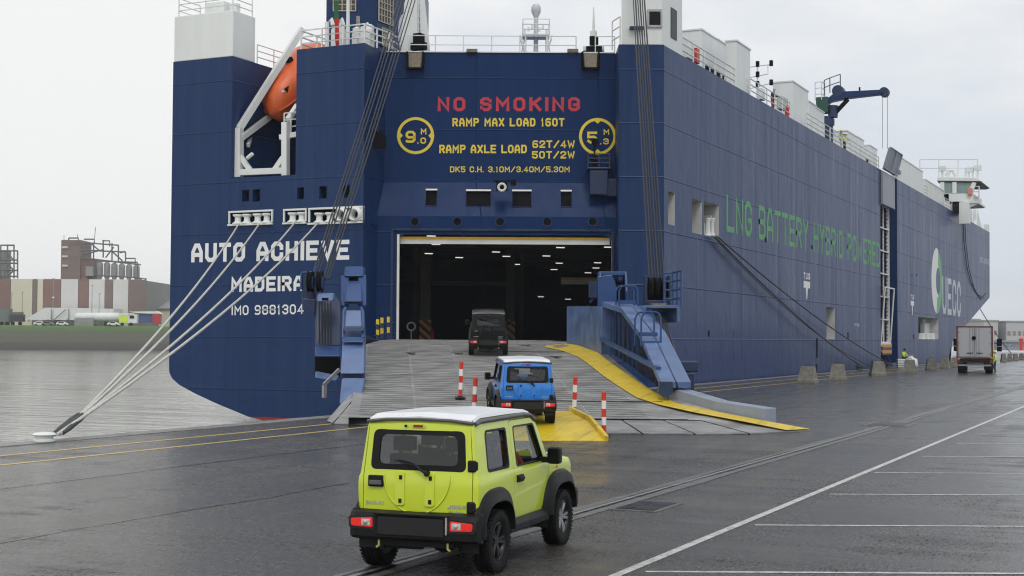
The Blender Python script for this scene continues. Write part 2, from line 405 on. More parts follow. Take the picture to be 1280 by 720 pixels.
# ---------------------------------------------------------------- quay, markings, water, far bank
def asphalt():
    m, t, b = new_mat('wet_asphalt')
    g = N(t, 'ShaderNodeNewGeometry'); P = g.outputs['Position']
    big = N(t, 'ShaderNodeTexNoise', {'Vector': P, 'Scale': .22, 'Detail': 5.0, 'Roughness': .6})
    st = N(t, 'ShaderNodeMapping', {'Vector': P, 'Rotation': (0, 0, -YAW + R(8)), 'Scale': (.16, 1.1, 1)})
    streak = N(t, 'ShaderNodeTexNoise', {'Vector': st.outputs[0], 'Scale': 1.1, 'Detail': 6.0, 'Roughness': .65})
    st2 = N(t, 'ShaderNodeMapping', {'Vector': P, 'Scale': (1.2, .1, 1)})
    track = N(t, 'ShaderNodeTexNoise', {'Vector': st2.outputs[0], 'Scale': .8, 'Detail': 5.0, 'Roughness': .6})
    grit = N(t, 'ShaderNodeTexNoise', {'Vector': P, 'Scale': 75.0, 'Detail': 3.0, 'Roughness': .7})
    grit2 = N(t, 'ShaderNodeTexVoronoi', {'Vector': P, 'Scale': 70.0})
    c = ramp(t, big.outputs['Fac'], [(.3, (.036, .034, .031)), (.7, (.070, .067, .061))])
    c2 = N(t, 'ShaderNodeMixRGB', {'Fac': maprange(t, streak.outputs['Fac'], .45, .72, 0, .6), 'Color1': c, 'Color2': (.014, .014, .016, 1)})
    c3 = N(t, 'ShaderNodeMixRGB', {'Fac': maprange(t, track.outputs['Fac'], .5, .75, 0, .55), 'Color1': c2.outputs[0], 'Color2': (.065, .064, .062, 1)})
    c4 = N(t, 'ShaderNodeMixRGB', {'Fac': maprange(t, grit.outputs['Fac'], .55, .75, 0, .6), 'Color1': c3.outputs[0], 'Color2': (.15, .15, .145, 1)})
    gm = N(t, 'ShaderNodeMapping', {'Vector': P, 'Rotation': (0, 0, -YAW), 'Scale': (26.0, 6.5, 1)})
    grain = N(t, 'ShaderNodeTexNoise', {'Vector': gm.outputs[0], 'Scale': 1.0, 'Detail': 4.0, 'Roughness': .8})
    agg = N(t, 'ShaderNodeTexNoise', {'Vector': P, 'Scale': 21.0, 'Detail': 4.0, 'Roughness': .8})
    c5 = N(t, 'ShaderNodeMixRGB', {'Fac': maprange(t, agg.outputs['Fac'], .56, .72, 0, .7), 'Color1': c4.outputs[0], 'Color2': (.16, .158, .15, 1)})
    c6 = N(t, 'ShaderNodeMixRGB', {'Fac': maprange(t, agg.outputs['Fac'], .44, .30, 0, .6), 'Color1': c5.outputs[0], 'Color2': (.008, .008, .009, 1)})
    # oily wheel tracks where the cars drive aboard
    sp = N(t, 'ShaderNodeSeparateXYZ', {'Vector': P})
    wv = N(t, 'ShaderNodeTexNoise', {'Vector': st2.outputs[0], 'Scale': .5, 'Detail': 2.0})
    wx = N(t, 'ShaderNodeMath', {0: maprange(t, wv.outputs['Fac'], 0, 1, -1.2, 1.2), 1: sp.outputs['X']}, operation='ADD')
    pk = N(t, 'ShaderNodeMath', {0: wx.outputs[0], 1: 1.35}, operation='PINGPONG')
    f1 = N(t, 'ShaderNodeMath', {0: maprange(t, pk.outputs[0], .0, .38, 1, 0), 1: maprange(t, big.outputs['Fac'], .4, .65, 0, .75)}, operation='MULTIPLY')
    c7 = N(t, 'ShaderNodeMixRGB', {'Fac': f1.outputs[0], 'Color1': c6.outputs[0], 'Color2': (.011, .011, .012, 1)})
    c7 = N(t, 'ShaderNodeMixRGB', {'Fac': maprange(t, grain.outputs['Fac'], .54, .70, 0, .75), 'Color1': c7.outputs[0], 'Color2': (.13, .128, .12, 1)})
    c7 = N(t, 'ShaderNodeMixRGB', {'Fac': maprange(t, grain.outputs['Fac'], .46, .32, 0, .7), 'Color1': c7.outputs[0], 'Color2': (.008, .008, .008, 1)})
    t.links.new(c7.outputs[0], b.inputs['Base Color'])
    # a thin film of water: smooth in the wet patches, broken by the grain elsewhere
    a1 = N(t, 'ShaderNodeMath', {0: streak.outputs['Fac'], 1: big.outputs['Fac']}, operation='ADD')
    a2 = N(t, 'ShaderNodeMath', {0: a1.outputs[0], 1: track.outputs['Fac']}, operation='ADD')
    gr_ = maprange(t, grain.outputs['Fac'], .35, .65, -.06, .16)
    rr_ = N(t, 'ShaderNodeMath', {0: maprange(t, a2.outputs[0], 1.3, 1.72, .045, .28), 1: gr_}, operation='ADD', use_clamp=True)
    t.links.new(rr_.outputs[0], b.inputs['Roughness'])
    wet = N(t, 'ShaderNodeMath', {0: maprange(t, a2.outputs[0], 1.32, 1.72, .38, -.22), 1: maprange(t, grain.outputs['Fac'], .36, .64, .05, .95)}, operation='ADD', use_clamp=True)
    t.links.new(wet.outputs[0], b.inputs['Specular IOR Level'])
    b.inputs['IOR'].default_value = 1.42
    grit3 = N(t, 'ShaderNodeTexNoise', {'Vector': P, 'Scale': 24.0, 'Detail': 5.0, 'Roughness': .75})
    hg0 = N(t, 'ShaderNodeMath', {0: grit.outputs['Fac'], 1: grit2.outputs['Distance']}, operation='ADD')
    g3 = N(t, 'ShaderNodeMath', {0: grit3.outputs['Fac'], 1: 1.6}, operation='MULTIPLY')
    hg = N(t, 'ShaderNodeMath', {0: hg0.outputs[0], 1: g3.outputs[0]}, operation='ADD')
    hb = N(t, 'ShaderNodeMath', {0: streak.outputs['Fac'], 1: 3.0}, operation='MULTIPLY')
    hs = N(t, 'ShaderNodeMath', {0: hg.outputs[0], 1: hb.outputs[0]}, operation='ADD')
    hs2 = N(t, 'ShaderNodeMath', {0: grain.outputs['Fac'], 1: 2.2}, operation='MULTIPLY'); hs3 = N(t, 'ShaderNodeMath', {0: hs2.outputs[0], 1: hs.outputs[0]}, operation='ADD')
    bn = bump(t, hs3.outputs[0], .34, .012, b)
    return m
def worn_paint(name, col, lo=.35, hi=.62):
    m, t, b = new_mat(name)
    g = N(t, 'ShaderNodeNewGeometry')
    n1 = N(t, 'ShaderNodeTexNoise', {'Vector': g.outputs['Position'], 'Scale': 7.0, 'Detail': 8.0, 'Roughness': .75})
    c = N(t, 'ShaderNodeMixRGB', {'Fac': maprange(t, n1.outputs['Fac'], lo, hi, 1, .0), 'Color2': (*col, 1), 'Color1': (.08, .08, .078, 1)})
    t.links.new(c.outputs[0], b.inputs['Base Color']); b.inputs['Roughness'].default_value = .42
    g2 = N(t, 'ShaderNodeTexNoise', {'Vector': g.outputs['Position'], 'Scale': 75.0, 'Detail': 3.0})
    bump(t, g2.outputs['Fac'], .3, .01, b)
    return m
M['asphalt'] = asphalt()
M['cope'] = plain('wet_cope_concrete', (.19, .19, .18), .45, var=.35, scale=2.2, bmp=.3, bscale=25)
M['rail_bed'] = plain('rail_bed_concrete', (.115, .113, .108), .42, var=.4, scale=3, bmp=.3, bscale=30)
M['joint'] = plain('wet_joint', (.012, .012, .012), .3, var=.3)
M['mark_white'] = worn_paint('worn_white_paint', (.60, .60, .58), .44, .72)
M['mark_yellow'] = worn_paint('worn_yellow_paint', (.68, .48, .09), .44, .74)
def water():
    m, t, b = new_mat('harbour_water')
    g = N(t, 'ShaderNodeNewGeometry')
    mp1 = N(t, 'ShaderNodeMapping', {'Vector': g.outputs['Position'], 'Rotation': (0, 0, -YAW), 'Scale': (.35, 1.0, 1)})
    n1 = N(t, 'ShaderNodeTexNoise', {'Vector': mp1.outputs[0], 'Scale': .9, 'Detail': 5.0, 'Roughness': .6})
    mp2 = N(t, 'ShaderNodeMapping', {'Vector': g.outputs['Position'], 'Rotation': (0, 0, -YAW), 'Scale': (.012, .06, 1)})
    n2 = N(t, 'ShaderNodeTexNoise', {'Vector': mp2.outputs[0], 'Scale': 1.0, 'Detail': 5.0, 'Roughness': .6})
    b.inputs['Base Color'].default_value = (.34, .34, .32, 1); b.inputs['IOR'].default_value = 1.5
    b.inputs['Roughness'].default_value = .07
    s_ = maprange(t, n2.outputs['Fac'], .34, .66, .16, .55)
    mp3 = N(t, 'ShaderNodeMapping', {'Vector': g.outputs['Position'], 'Rotation': (0, 0, -YAW), 'Scale': (.05, .28, 1)})
    n3 = N(t, 'ShaderNodeTexNoise', {'Vector': mp3.outputs[0], 'Scale': 1.0, 'Detail': 6.0, 'Roughness': .65})
    hh = N(t, 'ShaderNodeMath', {0: n3.outputs['Fac'], 1: 3.0}, operation='MULTIPLY'); h2 = N(t, 'ShaderNodeMath', {0: hh.outputs[0], 1: n1.outputs['Fac']}, operation='ADD')
    bn = bump(t, h2.outputs[0], .15, .25, b); t.links.new(s_, bn.inputs['Strength'])
    return m
M['water'] = water()
def flat(name, pts, z, mat, **k):
    o = MB().poly([(p[0], p[1], z) for p in pts]).build(name, mat, fix=False)
    tag(o, kind='structure', **k); return o
EDGE = -25.02
q = MB()
q.poly([(EDGE, -150, 0), (1800, -150, 0), (1800, 3500, 0), (EDGE, 3500, 0)])
q.poly([(EDGE, -150, 0), (EDGE, 3500, 0), (EDGE, 3500, -6), (EDGE, -150, -6)])
tag(q.build('quay', M['asphalt'], fix=False), kind='structure')
wtr = MB().poly([(-4000, -400, -2.3), (EDGE - .01, -400, -2.3), (EDGE - .01, 4000, -2.3), (-4000, 4000, -2.3)]).build('water', M['water'], fix=False)
tag(wtr, kind='structure')
# cope stones along the edge, each a block of its own width
cope = tag(empty('quay_cope', (EDGE + .35, 40, 0)), kind='structure')
y = 14.0; i = 0
while y < 200:
    ln = 2.9
    pr = MB().prism([(EDGE - .06 - .015 * (i % 3), y, -.5), (EDGE + .62, y, -.5), (EDGE + .62, y, .012 + .004 * (i % 2)), (EDGE - .06 - .015 * (i % 3), y, .012 + .004 * (i % 2))], (0, ln - .03, 0))
    pr.build('cope_stone', M['cope'], cope); y += ln; i += 1
def line_strip(name, x, y0, y1, w_, mat, z=.004, jit=0, step=1.5):
    n = max(1, int((y1 - y0) / step)) if jit else 1
    b = MB(); rnd = random.Random(name + str(x)); off = 0; L_, R_ = [], []
    for k in range(n + 1):
        yy = y0 + (y1 - y0) * k / n
        off = off * .8 + rnd.uniform(-jit, jit); ww = w_ * (1 + (rnd.uniform(-.5, .5) if jit else 0))
        L_.append((x + off - ww / 2, yy, z)); R_.append((x + off + ww / 2, yy, z))
    for k in range(n): b.poly([L_[k], R_[k], R_[k + 1], L_[k + 1]])
    o = b.build(name, mat, fix=False); tag(o, kind='structure'); return o
line_strip('yellow_line', -22.62, -20, 36.6, .16, M['mark_yellow'])
line_strip('yellow_line', -21.0, -20, 37.2, .16, M['mark_yellow'])
line_strip('yellow_line', -22.75, 66, 230, .16, M['mark_yellow'])
line_strip('yellow_line', -20.9, 60, 230, .16, M['mark_yellow'])
line_strip('asphalt_joint', -17.75, -20, 33, .07, M['joint'], .004, .04, .7)
line_strip('asphalt_joint', -17.75, 52, 240, .07, M['joint'], .004, .04, .9)
line_strip('asphalt_joint', -13.2, -10, 21, .05, M['joint'], .004, .05, .6)
# crane rail: two concrete strips, a dark flangeway, the rail head
for x_, w_, mt, z_ in ((-8.15, .13, M['rail_bed'], .006), (-7.80, .17, M['rail_bed'], .006)):
    line_strip('rail_bed', x_, -20, 420, w_, mt, z_, .012, 2.2)
line_strip('rail_flangeway', -8.0, -20, 420, .17, M['joint'], .004)
line_strip('crane_rail', -8.0, -20, 420, .075, M['steel'], .009)
for (cx, cy, cw, cl) in ((-7.35, 20.2, .75, 1.25), (-7.95, 43.3, 1.3, 1.9)):
    b = MB().box((cx, cy, .006), (cw, cl, .02)); tag(b.build('rail_pit_cover', M['rail_bed']), kind='structure')
    b = MB().box((cx, cy, .012), (cw * .8, cl * .84, .024)); tag(b.build('rail_pit_plate', M['joint']), kind='structure')
# parking bays
line_strip('white_line', -5.52, 5, 180, .12, M['mark_white'], .004)
for (px, py) in ((793, 714.7), (933, 656.4), (1028.5, 617.8), (1085, 591), (1146, 570.6), (1190, 554.7), (1218, 542), (1240, 531)):
    p = gr(px, py); d = _r0; n_ = Vector((-d.y, d.x, 0)) * .045
    a = p + d * .12; e = p + d * 26
    b = MB().poly([a - n_, e - n_, e + n_, a + n_]); b.v = [Vector((v.x, v.y, .0042)) for v in b.v]
    tag(b.build('bay_line', M['mark_white'], fix=False), kind='structure')
# far bank across the water
def bank_mat():
    m, t, b = new_mat('dike_grass')
    g = N(t, 'ShaderNodeNewGeometry'); sp = N(t, 'ShaderNodeSeparateXYZ', {'Vector': g.outputs['Position']})
    n1 = N(t, 'ShaderNodeTexNoise', {'Vector': g.outputs['Position'], 'Scale': .25, 'Detail': 6.0, 'Roughness': .7})
    nn = N(t, 'ShaderNodeMath', {0: maprange(t, n1.outputs['Fac'], 0, 1, -1.2, 1.2), 1: sp.outputs['Z']}, operation='ADD')
    c = ramp(t, maprange(t, nn.outputs[0], -2.3, 6.6, 0, 1), [(0, (.045, .04, .033)), (.26, (.06, .055, .045)), (.34, (.085, .085, .065)), (.72, (.085, .095, .06)), (.80, (.07, .13, .035)), (1, (.09, .16, .05))])
    t.links.new(c, b.inputs['Base Color']); b.inputs['Roughness'].default_value = .9
    bump(t, n1.outputs['Fac'], .6, .5, b); return m
M['bank'] = bank_mat()
bk = MB(); prof = [(478, -3.5), (482, -2.0), (489, .3), (490.5, .45), (502, 5.9), (505, 6.3), (1600, 6.35)]
us = [-1500 + 40 * k for k in range(42)]
rnd = random.Random(3)
rows = [[loc(u, Z + (rnd.uniform(-.6, .6) if Z < 510 else 0), z + (rnd.uniform(-.15, .15) if Z < 510 else 0)) for (Z, z) in prof] for u in us]
for a, b2 in zip(rows, rows[1:]):
    for k in range(len(prof) - 1): bk.poly([a[k], b2[k], b2[k + 1], a[k + 1]])
tag(bk.build('far_bank', M['bank'], smooth=60), kind='structure')

# ---------------------------------------------------------------- lettering: block letters built from thick strokes
c_ = .27
GL = {
 'A': [[(0, 0), (0, .55), (.32, 1), (.68, 1), (1, .55), (1, 0)], [(0, .36), (1, .36)]],
 'B': [[(0, 0), (0, 1), (.8, 1), (1, .86), (1, .64), (.82, .52), (0, .52)], [(.82, .52), (1, .38), (1, .14), (.8, 0), (0, 0)]],
 'C': [[(1, .72), (1, 1 - c_ * .7), (1 - c_, 1), (c_, 1), (0, 1 - c_ * .7), (0, c_ * .7), (c_, 0), (1 - c_, 0), (1, c_ * .7), (1, .28)]],
 'D': [[(0, 0), (0, 1), (.72, 1), (1, .8), (1, .2), (.72, 0), (0, 0)]],
 'E': [[(1, 1), (0, 1), (0, 0), (1, 0)], [(0, .5), (.85, .5)]],
 'F': [[(1, 1), (0, 1), (0, 0)], [(0, .5), (.85, .5)]],
 'G': [[(1, .74), (1, 1 - c_ * .7), (1 - c_, 1), (c_, 1), (0, 1 - c_ * .7), (0, c_ * .7), (c_, 0), (1 - c_, 0), (1, c_ * .7), (1, .45), (.55, .45)]],
 'H': [[(0, 0), (0, 1)], [(1, 0), (1, 1)], [(0, .5), (1, .5)]],
 'I': [[(.5, 0), (.5, 1)]],
 'J': [[(1, 1), (1, c_ * .7), (1 - c_, 0), (c_, 0), (0, c_ * .7), (0, .3)]],
 'K': [[(0, 0), (0, 1)], [(1, 1), (.08, .48)], [(.35, .62), (1, 0)]],
 'L': [[(0, 1), (0, 0), (1, 0)]],
 'M': [[(0, 0), (0, 1), (.5, .4), (1, 1), (1, 0)]],
 'N': [[(0, 0), (0, 1), (1, 0), (1, 1)]],
 'O': [[(c_, 1), (0, 1 - c_ * .7), (0, c_ * .7), (c_, 0), (1 - c_, 0), (1, c_ * .7), (1, 1 - c_ * .7), (1 - c_, 1), (c_, 1)]],
 'P': [[(0, 0), (0, 1), (.8, 1), (1, .86), (1, .62), (.8, .48), (0, .48)]],
 'R': [[(0, 0), (0, 1), (.8, 1), (1, .86), (1, .62), (.8, .48), (0, .48)], [(.5, .48), (1, 0)]],
 'S': [[(1, .82), (1, 1 - c_ * .7), (1 - c_, 1), (c_, 1), (0, 1 - c_ * .7), (0, .66), (c_, .52), (1 - c_, .5), (1, .36), (1, c_ * .7), (1 - c_, 0), (c_, 0), (0, c_ * .7), (0, .18)]],
 'T': [[(0, 1), (1, 1)], [(.5, 1), (.5, 0)]],
 'U': [[(0, 1), (0, c_ * .7), (c_, 0), (1 - c_, 0), (1, c_ * .7), (1, 1)]],
 'V': [[(0, 1), (.5, 0), (1, 1)]],
 'W': [[(0, 1), (.22, 0), (.5, .7), (.78, 0), (1, 1)]],
 'X': [[(0, 0), (1, 1)], [(0, 1), (1, 0)]],
 'Y': [[(0, 1), (.5, .5), (1, 1)], [(.5, .5), (.5, 0)]],
 'Z': [[(0, 1), (1, 1), (0, 0), (1, 0)]],
 '0': None, '1': [[(.2, .8), (.5, 1), (.5, 0)]],
 '2': [[(0, .74), (0, .86), (c_, 1), (1 - c_, 1), (1, .86), (1, .62), (0, .12), (0, 0), (1, 0)]],
 '3': [[(0, .8), (c_, 1), (1 - c_, 1), (1, .85), (1, .64), (.8, .52), (.4, .52)], [(.8, .52), (1, .38), (1, .15), (1 - c_, 0), (c_, 0), (0, .2)]],
 '4': [[(.75, 0), (.75, 1), (0, .28), (1, .28)]],
 '5': [[(1, 1), (0, 1), (0, .56), (.78, .58), (1, .42), (1, .15), (.78, 0), (c_, 0), (0, .15)]],
 '6': [[(.98, .95), (.8, 1), (.25, 1), (0, .8), (0, .18), (.22, 0), (.78, 0), (1, .18), (1, .4), (.78, .56), (0, .54)]],
 '8': [[(.22, .52), (0, .66), (0, .86), (.22, 1), (.78, 1), (1, .86), (1, .66), (.78, .52), (.22, .52), (0, .38), (0, .14), (.22, 0), (.78, 0), (1, .14), (1, .38), (.78, .52)]],
 '9': [[(.02, .05), (.2, 0), (.75, 0), (1, .2), (1, .82), (.78, 1), (.22, 1), (0, .82), (0, .6), (.22, .44), (1, .46)]],
 '/': [[(0, 0), (1, 1)]], '.': [[(.4, 0), (.6, 0)]], '-': [[(.1, .5), (.9, .5)]],
}
GL['0'] = GL['O']
WID = {'I': .25, '1': .6, '.': .25, 'M': 1.15, 'W': 1.25, ' ': .55}
def stroke(mb, pts, t, P, lift, m=0):
    closed = (Vector(pts[0]) - Vector(pts[-1])).length < 1e-6
    p = [Vector(q) for q in (pts[:-1] if closed else pts)]; n = len(p); Lr, Rr = [], []
    for i in range(n):
        a = p[i - 1] if (i > 0 or closed) else None; c = p[(i + 1) % n] if (i < n - 1 or closed) else None
        d1 = (p[i] - a).normalized() if a is not None else None; d2 = (c - p[i]).normalized() if c is not None else None
        if d1 is None: d1 = d2
        if d2 is None: d2 = d1
        n1 = Vector((-d1.y, d1.x)); n2 = Vector((-d2.y, d2.x)); mi = (n1 + n2)
        if mi.length < 1e-4: mi = n1.copy()
        mi.normalize(); k = min(1.9, 1 / max(.3, mi.dot(n1)))
        q = p[i].copy()
        if not closed and i == 0: q = q - d2 * t / 2
        if not closed and i == n - 1: q = q + d1 * t / 2
        Lr.append(q + mi * k * t / 2); Rr.append(q - mi * k * t / 2)
    rng = range(n) if closed else range(n - 1)
    for i in rng:
        j = (i + 1) % n
        mb.poly([P(Lr[i], lift), P(Rr[i], lift), P(Rr[j], lift), P(Lr[j], lift)], m)
def lettering(text, O, A, B, thick, mat, parent, name='lettering', gap=.32, nrm=None, label=None, base_lift=.006):
    """text from baseline-left O to baseline-right A, top-left B"""
    O, A, B = Vector(O), Vector(A), Vector(B)
    U = A - O; W = U.length; U.normalize(); V = B - O; V = V - U * V.dot(U); Hh = V.length; V.normalize()
    n_ = U.cross(V)
    if n_.dot(CAMP - O) < 0: n_ = -n_
    tot = sum(WID.get(ch, 1) for ch in text) + gap * (len(text) - 1)
    k = W / tot; x = 0; t = thick * Hh
    big = Hh > .5
    mb = MB(); par = parent
    if big: par = empty(name, O, 0, parent)
    for ch in text:
        wd = WID.get(ch, 1) * k
        if ch != ' ':
            if big: mb = MB()
            for si, st in enumerate(GL[ch]):
                ww = max(wd - t, .001); hh = Hh - t
                pts = [(x + t / 2 + a * ww, t / 2 + b_ * hh) for a, b_ in st]
                stroke(mb, pts, t, lambda q, l: O + U * q.x + V * q.y + n_ * l, base_lift + .0025 * si)
            if big: mb.build('letter', mat, par, fix=False)
        x += wd + gap * k
    if not big: par = mb.build(name, mat, parent, fix=False)
    if label: par['label'] = label
    return par

# ---------------------------------------------------------------- the ship
ship = empty('car_carrier_ship', (-39.3, 140, 0))
tag(ship, 'dark blue vehicle carrier ship moored at the quay with its stern ramp lowered', 'ship')
ZD = 18.68; XP = -53.25
x1, x2, x3, xp1 = tran(291, 69).x, tran(371, 61).x, tran(371, 61).x, tran(456, 53).x
zb = tran(330, 220.5).z
P1 = Vector((xp1, YT, 0))
hull_m = [M['hull'], M['black'], M['boot'], M['hull_side'], M['hull_recess'], M['inner_wall']]
h = MB()
def trect(pxl, pxr, yt, yb, D, bm_=1):
    a, b = tran(pxl, yb), tran(pxr, yt); return (a.x, b.x, a.z, b.z, D, bm_)
zl = .9
tw = [trect(302.5, 311.5, 237, 252, .5), trect(315.5, 325, 236.5, 252, .5), trect(371.5, 380, 234, 249, .5), trect(399, 408.5, 232.5, 248.5, .5), trect(428, 437, 231, 247, .5)]
fair_px = [(288, 340, 263, 281.5), (356.5, 382, 261.5, 279.5), (388, 452, 258.5, 280)]
tw += [trect(*f, 1.6) for f in fair_px]
h.wall((0, YT, 0), (1, 0, 0), (0, 0, 1), (XP, xp1, zl, zb), tw, (0, -1, 0))
h.wall((0, YT, 0), (1, 0, 0), (0, 0, 1), (XP, x1, zb, ZD), [], (0, -1, 0))
h.wall((0, YT, 0), (1, 0, 0), (0, 0, 1), (x3, xp1, zb, ZD), [], (0, -1, 0))
low = [(XP, zl)] + [(tran(px, py).x, tran(px, py).z) for px, py in ((211.5, 465), (215, 473), (224, 481), (245, 492.5), (272, 505))]
zr = -1.95
low_r = [(tran(px, py).x, tran(px, py).z) for px, py in ((305, 518), (330, 526))] 
pl = low + [(low_r[0][0] + .3, zr), (xp1, zr), (xp1, zl)]
h.poly([(x, YT, z) for x, z in pl])
h.poly([(low_r[0][0] + .3, YT, zr), (low_r[1][0], YT, low_r[1][1]), (low_r[1][0] + 3, YT, -4), (xp1, YT, -4), (xp1, YT, zr)], 2)
# counter sweeping forward under the transom on the port quarter
cnt = low + [(low_r[0][0] + .3, zr), (low_r[1][0], low_r[1][1]), (low_r[1][0] + 3, -4)]
for (a, b2) in zip(cnt, cnt[1:]):
    h.poly([(a[0], YT, a[1]), (b2[0], YT, b2[1]), (b2[0] - 1, YT + 26, b2[1] - 4), (a[0], YT + 26, min(a[1] - 3, -3))], 0)
h.poly([(XP, YT, zl), (XP, YT, ZD), (XP, 210, ZD), (XP, 210, -4), (XP, YT + 26, -4)])
# lifeboat bay
BD = 19.0
h.poly([(x1, YT, zb), (x1, YT + BD, zb), (x1, YT + BD, ZD), (x1, YT, ZD)])
h.poly([(x2, YT, zb), (x2, YT + BD, zb), (x2, YT + BD, ZD), (x2, YT, ZD)])
h.poly([(x1, YT, zb), (x2, YT, zb), (x2, YT + BD, zb), (x1, YT + BD, zb)])
h.poly([(x1, YT + BD, zb), (x2, YT + BD, zb), (x2, YT + BD, ZD), (x1, YT + BD, ZD)])
h.poly([(x1, YT + 9.5, ZD - .3), (x2, YT + 9.5, ZD - .3), (x2, YT + BD, ZD - .3), (x1, YT + BD, ZD - .3)])  # unseen roof over the rear of the bay, added to darken it
# inner face of the port pier, then the angled stern
ZR, ZW = 79.0, 78.0
uL = -7.25
rl = loc(uL, ZR, 0)
h.poly([P1 + Vector((0, 0, -4)), P1 + Vector((0, 0, ZD)), rl + Vector((0, 0, ZD)), rl + Vector((0, 0, -4))])
uR = 5.78; uC = 8.27
zt = dep(620, 66, ZR).z; z_a = dep(620, 226.5, ZR).z; z_b = dep(620, 270.5, ZW).z
def dz(py, Z): return dep(630, py, Z).z
Nn = -FH
h.wall(FH * ZR, _r0, (0, 0, 1), (uL, uR + .1, z_a, zt), [], Nn, m=4)
# sloping panel with four windows
sl0 = loc(0, ZR, z_a); slv = (loc(0, ZW, z_b) - sl0); sll = slv.length; slv.normalize()
def slw(pxl, pxr, yt, yb):
    f1 = (yt - 226.5) / 44; f2 = (yb - 226.5) / 44; Zm = ZR - .5 * (f1 + f2)
    return ((pxl - 640) / FPX * Zm, (pxr - 640) / FPX * Zm, f1 * sll, f2 * sll, .18, 1)
SLW = [slw(531, 545.5, 237.5, 258), slw(581.5, 613, 238, 258.5), slw(639.5, 664, 238, 259), slw(700.5, 714.5, 238, 258.5)]
h.wall(sl0, _r0, slv, (uL - .5, uR + .1, 0, sll), SLW, _r0.cross(slv) * (1 if _r0.cross(slv).dot(FH) < 0 else -1), m=4)
dl, dr, dtop = (495.5 - 640) / FPX * ZW, (766 - 640) / FPX * ZW, dz(293.5, ZW)
h.wall(FH * ZW, _r0, (0, 0, 1), (uL - .6, uR + .1, -4, z_b), [(dl, dr, 2.35, dtop, .5, None)], Nn, m=4)
# starboard pillar
pf = [loc(uR, ZC, -4), loc(uC, ZC, -4)]
h.poly([pf[0], pf[1], pf[1] + Vector((0, 0, ZD + 4)), pf[0] + Vector((0, 0, ZD + 4))])
pb = loc(uR + .02, ZR, -4)
h.poly([pf[0], pb, pb + Vector((0, 0, ZD + 4)), pf[0] + Vector((0, 0, ZD + 4))])
# starboard side
yC = pf[1].y
def srect(pxl, pxr, yt, yb, D, bm_=1):
    xm = (pxl + pxr) / 2
    a, b = side(pxl, (yt + yb) / 2), side(pxr, (yt + yb) / 2)
    return (a.y, b.y, side(xm, yb).z, side(xm, yt).z, D, bm_)
yg0, yg1 = side(1100.5, 300).y, side(1121.5, 300).y
SW = [srect(835, 843.5, 240, 281, 1.2), srect(865, 877.5, 250, 292, 2.2), srect(880, 898.5, 254, 296, 2.2), srect(1033, 1043.5, 384, 424, 1.4)]
YB = 176.0
SW = [(*q_, 5) for q_ in SW]
SW += [(yg0, yg1, .35, ZD, 1.3, 1)]
SW += [(*srect(1148, 1173, 397, 424, 2.0), 5)]
h.wall((XS, 0, 0), (0, 1, 0), (0, 0, 1), (yC, YB, -4, ZD), SW, (1, 0, 0), m=3, mr=0)
bow = [side(1237, 290), side(1237, 372), side(1225, 386), side(1213, 400), side(1200, 415), side(1190, 428)]
bow = [Vector((XS, q_.y, q_.z)) for q_ in bow] + [Vector((XS, bow[-1].y - 9, -4))]
bow[0].z = ZD
h.poly([(XS, YB, -4), *[bow[k] for k in range(len(bow) - 1, -1, -1)], (XS, YB, ZD)], 3)
XC = -39.3
ends = [Vector((XC, p.y + 13 - max(0, (8 - p.z)) * .3, p.z)) for p in bow]
mids = [Vector((XS - 5.5, p.y + 9 - max(0, (8 - p.z)) * .2, p.z)) for p in bow]
for k in range(len(bow) - 1):
    h.poly([bow[k], bow[k + 1], mids[k + 1], mids[k]], 3); h.poly([mids[k], mids[k + 1], ends[k + 1], ends[k]], 3)
    mp_ = [Vector((2 * XC - p.x, p.y, p.z)) for p in (bow[k], bow[k + 1], ends[k + 1], ends[k])]; h.poly(mp_, 3)
# weather deck
dk = lambda *p: h.poly([(x, y, ZD - .05) for x, y in p], 0)
dk((XP, YT), (x1, YT), (x1, YT + BD), (XP, YT + BD)); dk((x2, YT), (xp1, YT), (rl.x, rl.y), (rl.x, YT + BD + 8), (x2, YT + BD))
rr = loc(uR, ZR, 0)
dk((XP, YT + BD), (x2, YT + BD), (rl.x, YT + BD + 8), (rl.x, rl.y + .1), (rr.x, rr.y), (pf[0].x, pf[0].y), (XS, yC), (XS, bow[0].y), (XC, bow[0].y + 13), (XP, bow[0].y))
hull = h.build('hull', hull_m, ship, fix=False)

# lettering on the stern
def tl(text, pxl, pxr, yb_l, yb_r, yt_l, thick, mat, fn=tran, **k):
    lettering(text, fn(pxl, yb_l), fn(pxr, yb_r), fn(pxl, yt_l), thick, mat, ship, **k)
tl('AUTO ACHIEVE', 239, 436.5, 328, 324.5, 304.5, .22, M['txt_white'], gap=.2)
tl('MADEIRA', 289, 379, 365, 363.5, 346.5, .22, M['txt_white'], gap=.2)
tl('IMO 9881304', 289.5, 379.5, 394, 392.5, 382, .165, M['txt_white'], gap=.25)
cz = lambda px, py: dep(px, py, ZR)
tl('NO SMOKING', 547, 725, 139, 139, 121.5, .22, M['txt_red'], cz, gap=.34)
tl('RAMP MAX LOAD 160T', 565.5, 705.5, 158, 158, 147.5, .2, M['txt_yel'], cz, gap=.22)
tl('RAMP AXLE LOAD', 549, 658.5, 191.5, 191.5, 181, .2, M['txt_yel'], cz, gap=.18)
tl('62T/4W', 665.5, 718.5, 185, 185, 175.5, .2, M['txt_yel'], cz, gap=.22)
tl('50T/2W', 665, 718.5, 198.2, 198.2, 188.8, .2, M['txt_yel'], cz, gap=.22)
tl('DK5 C.H. 3.10M/3.40M/5.30M', 562.5, 712, 215.3, 215.3, 208, .17, M['txt_yel'], cz, gap=.22)
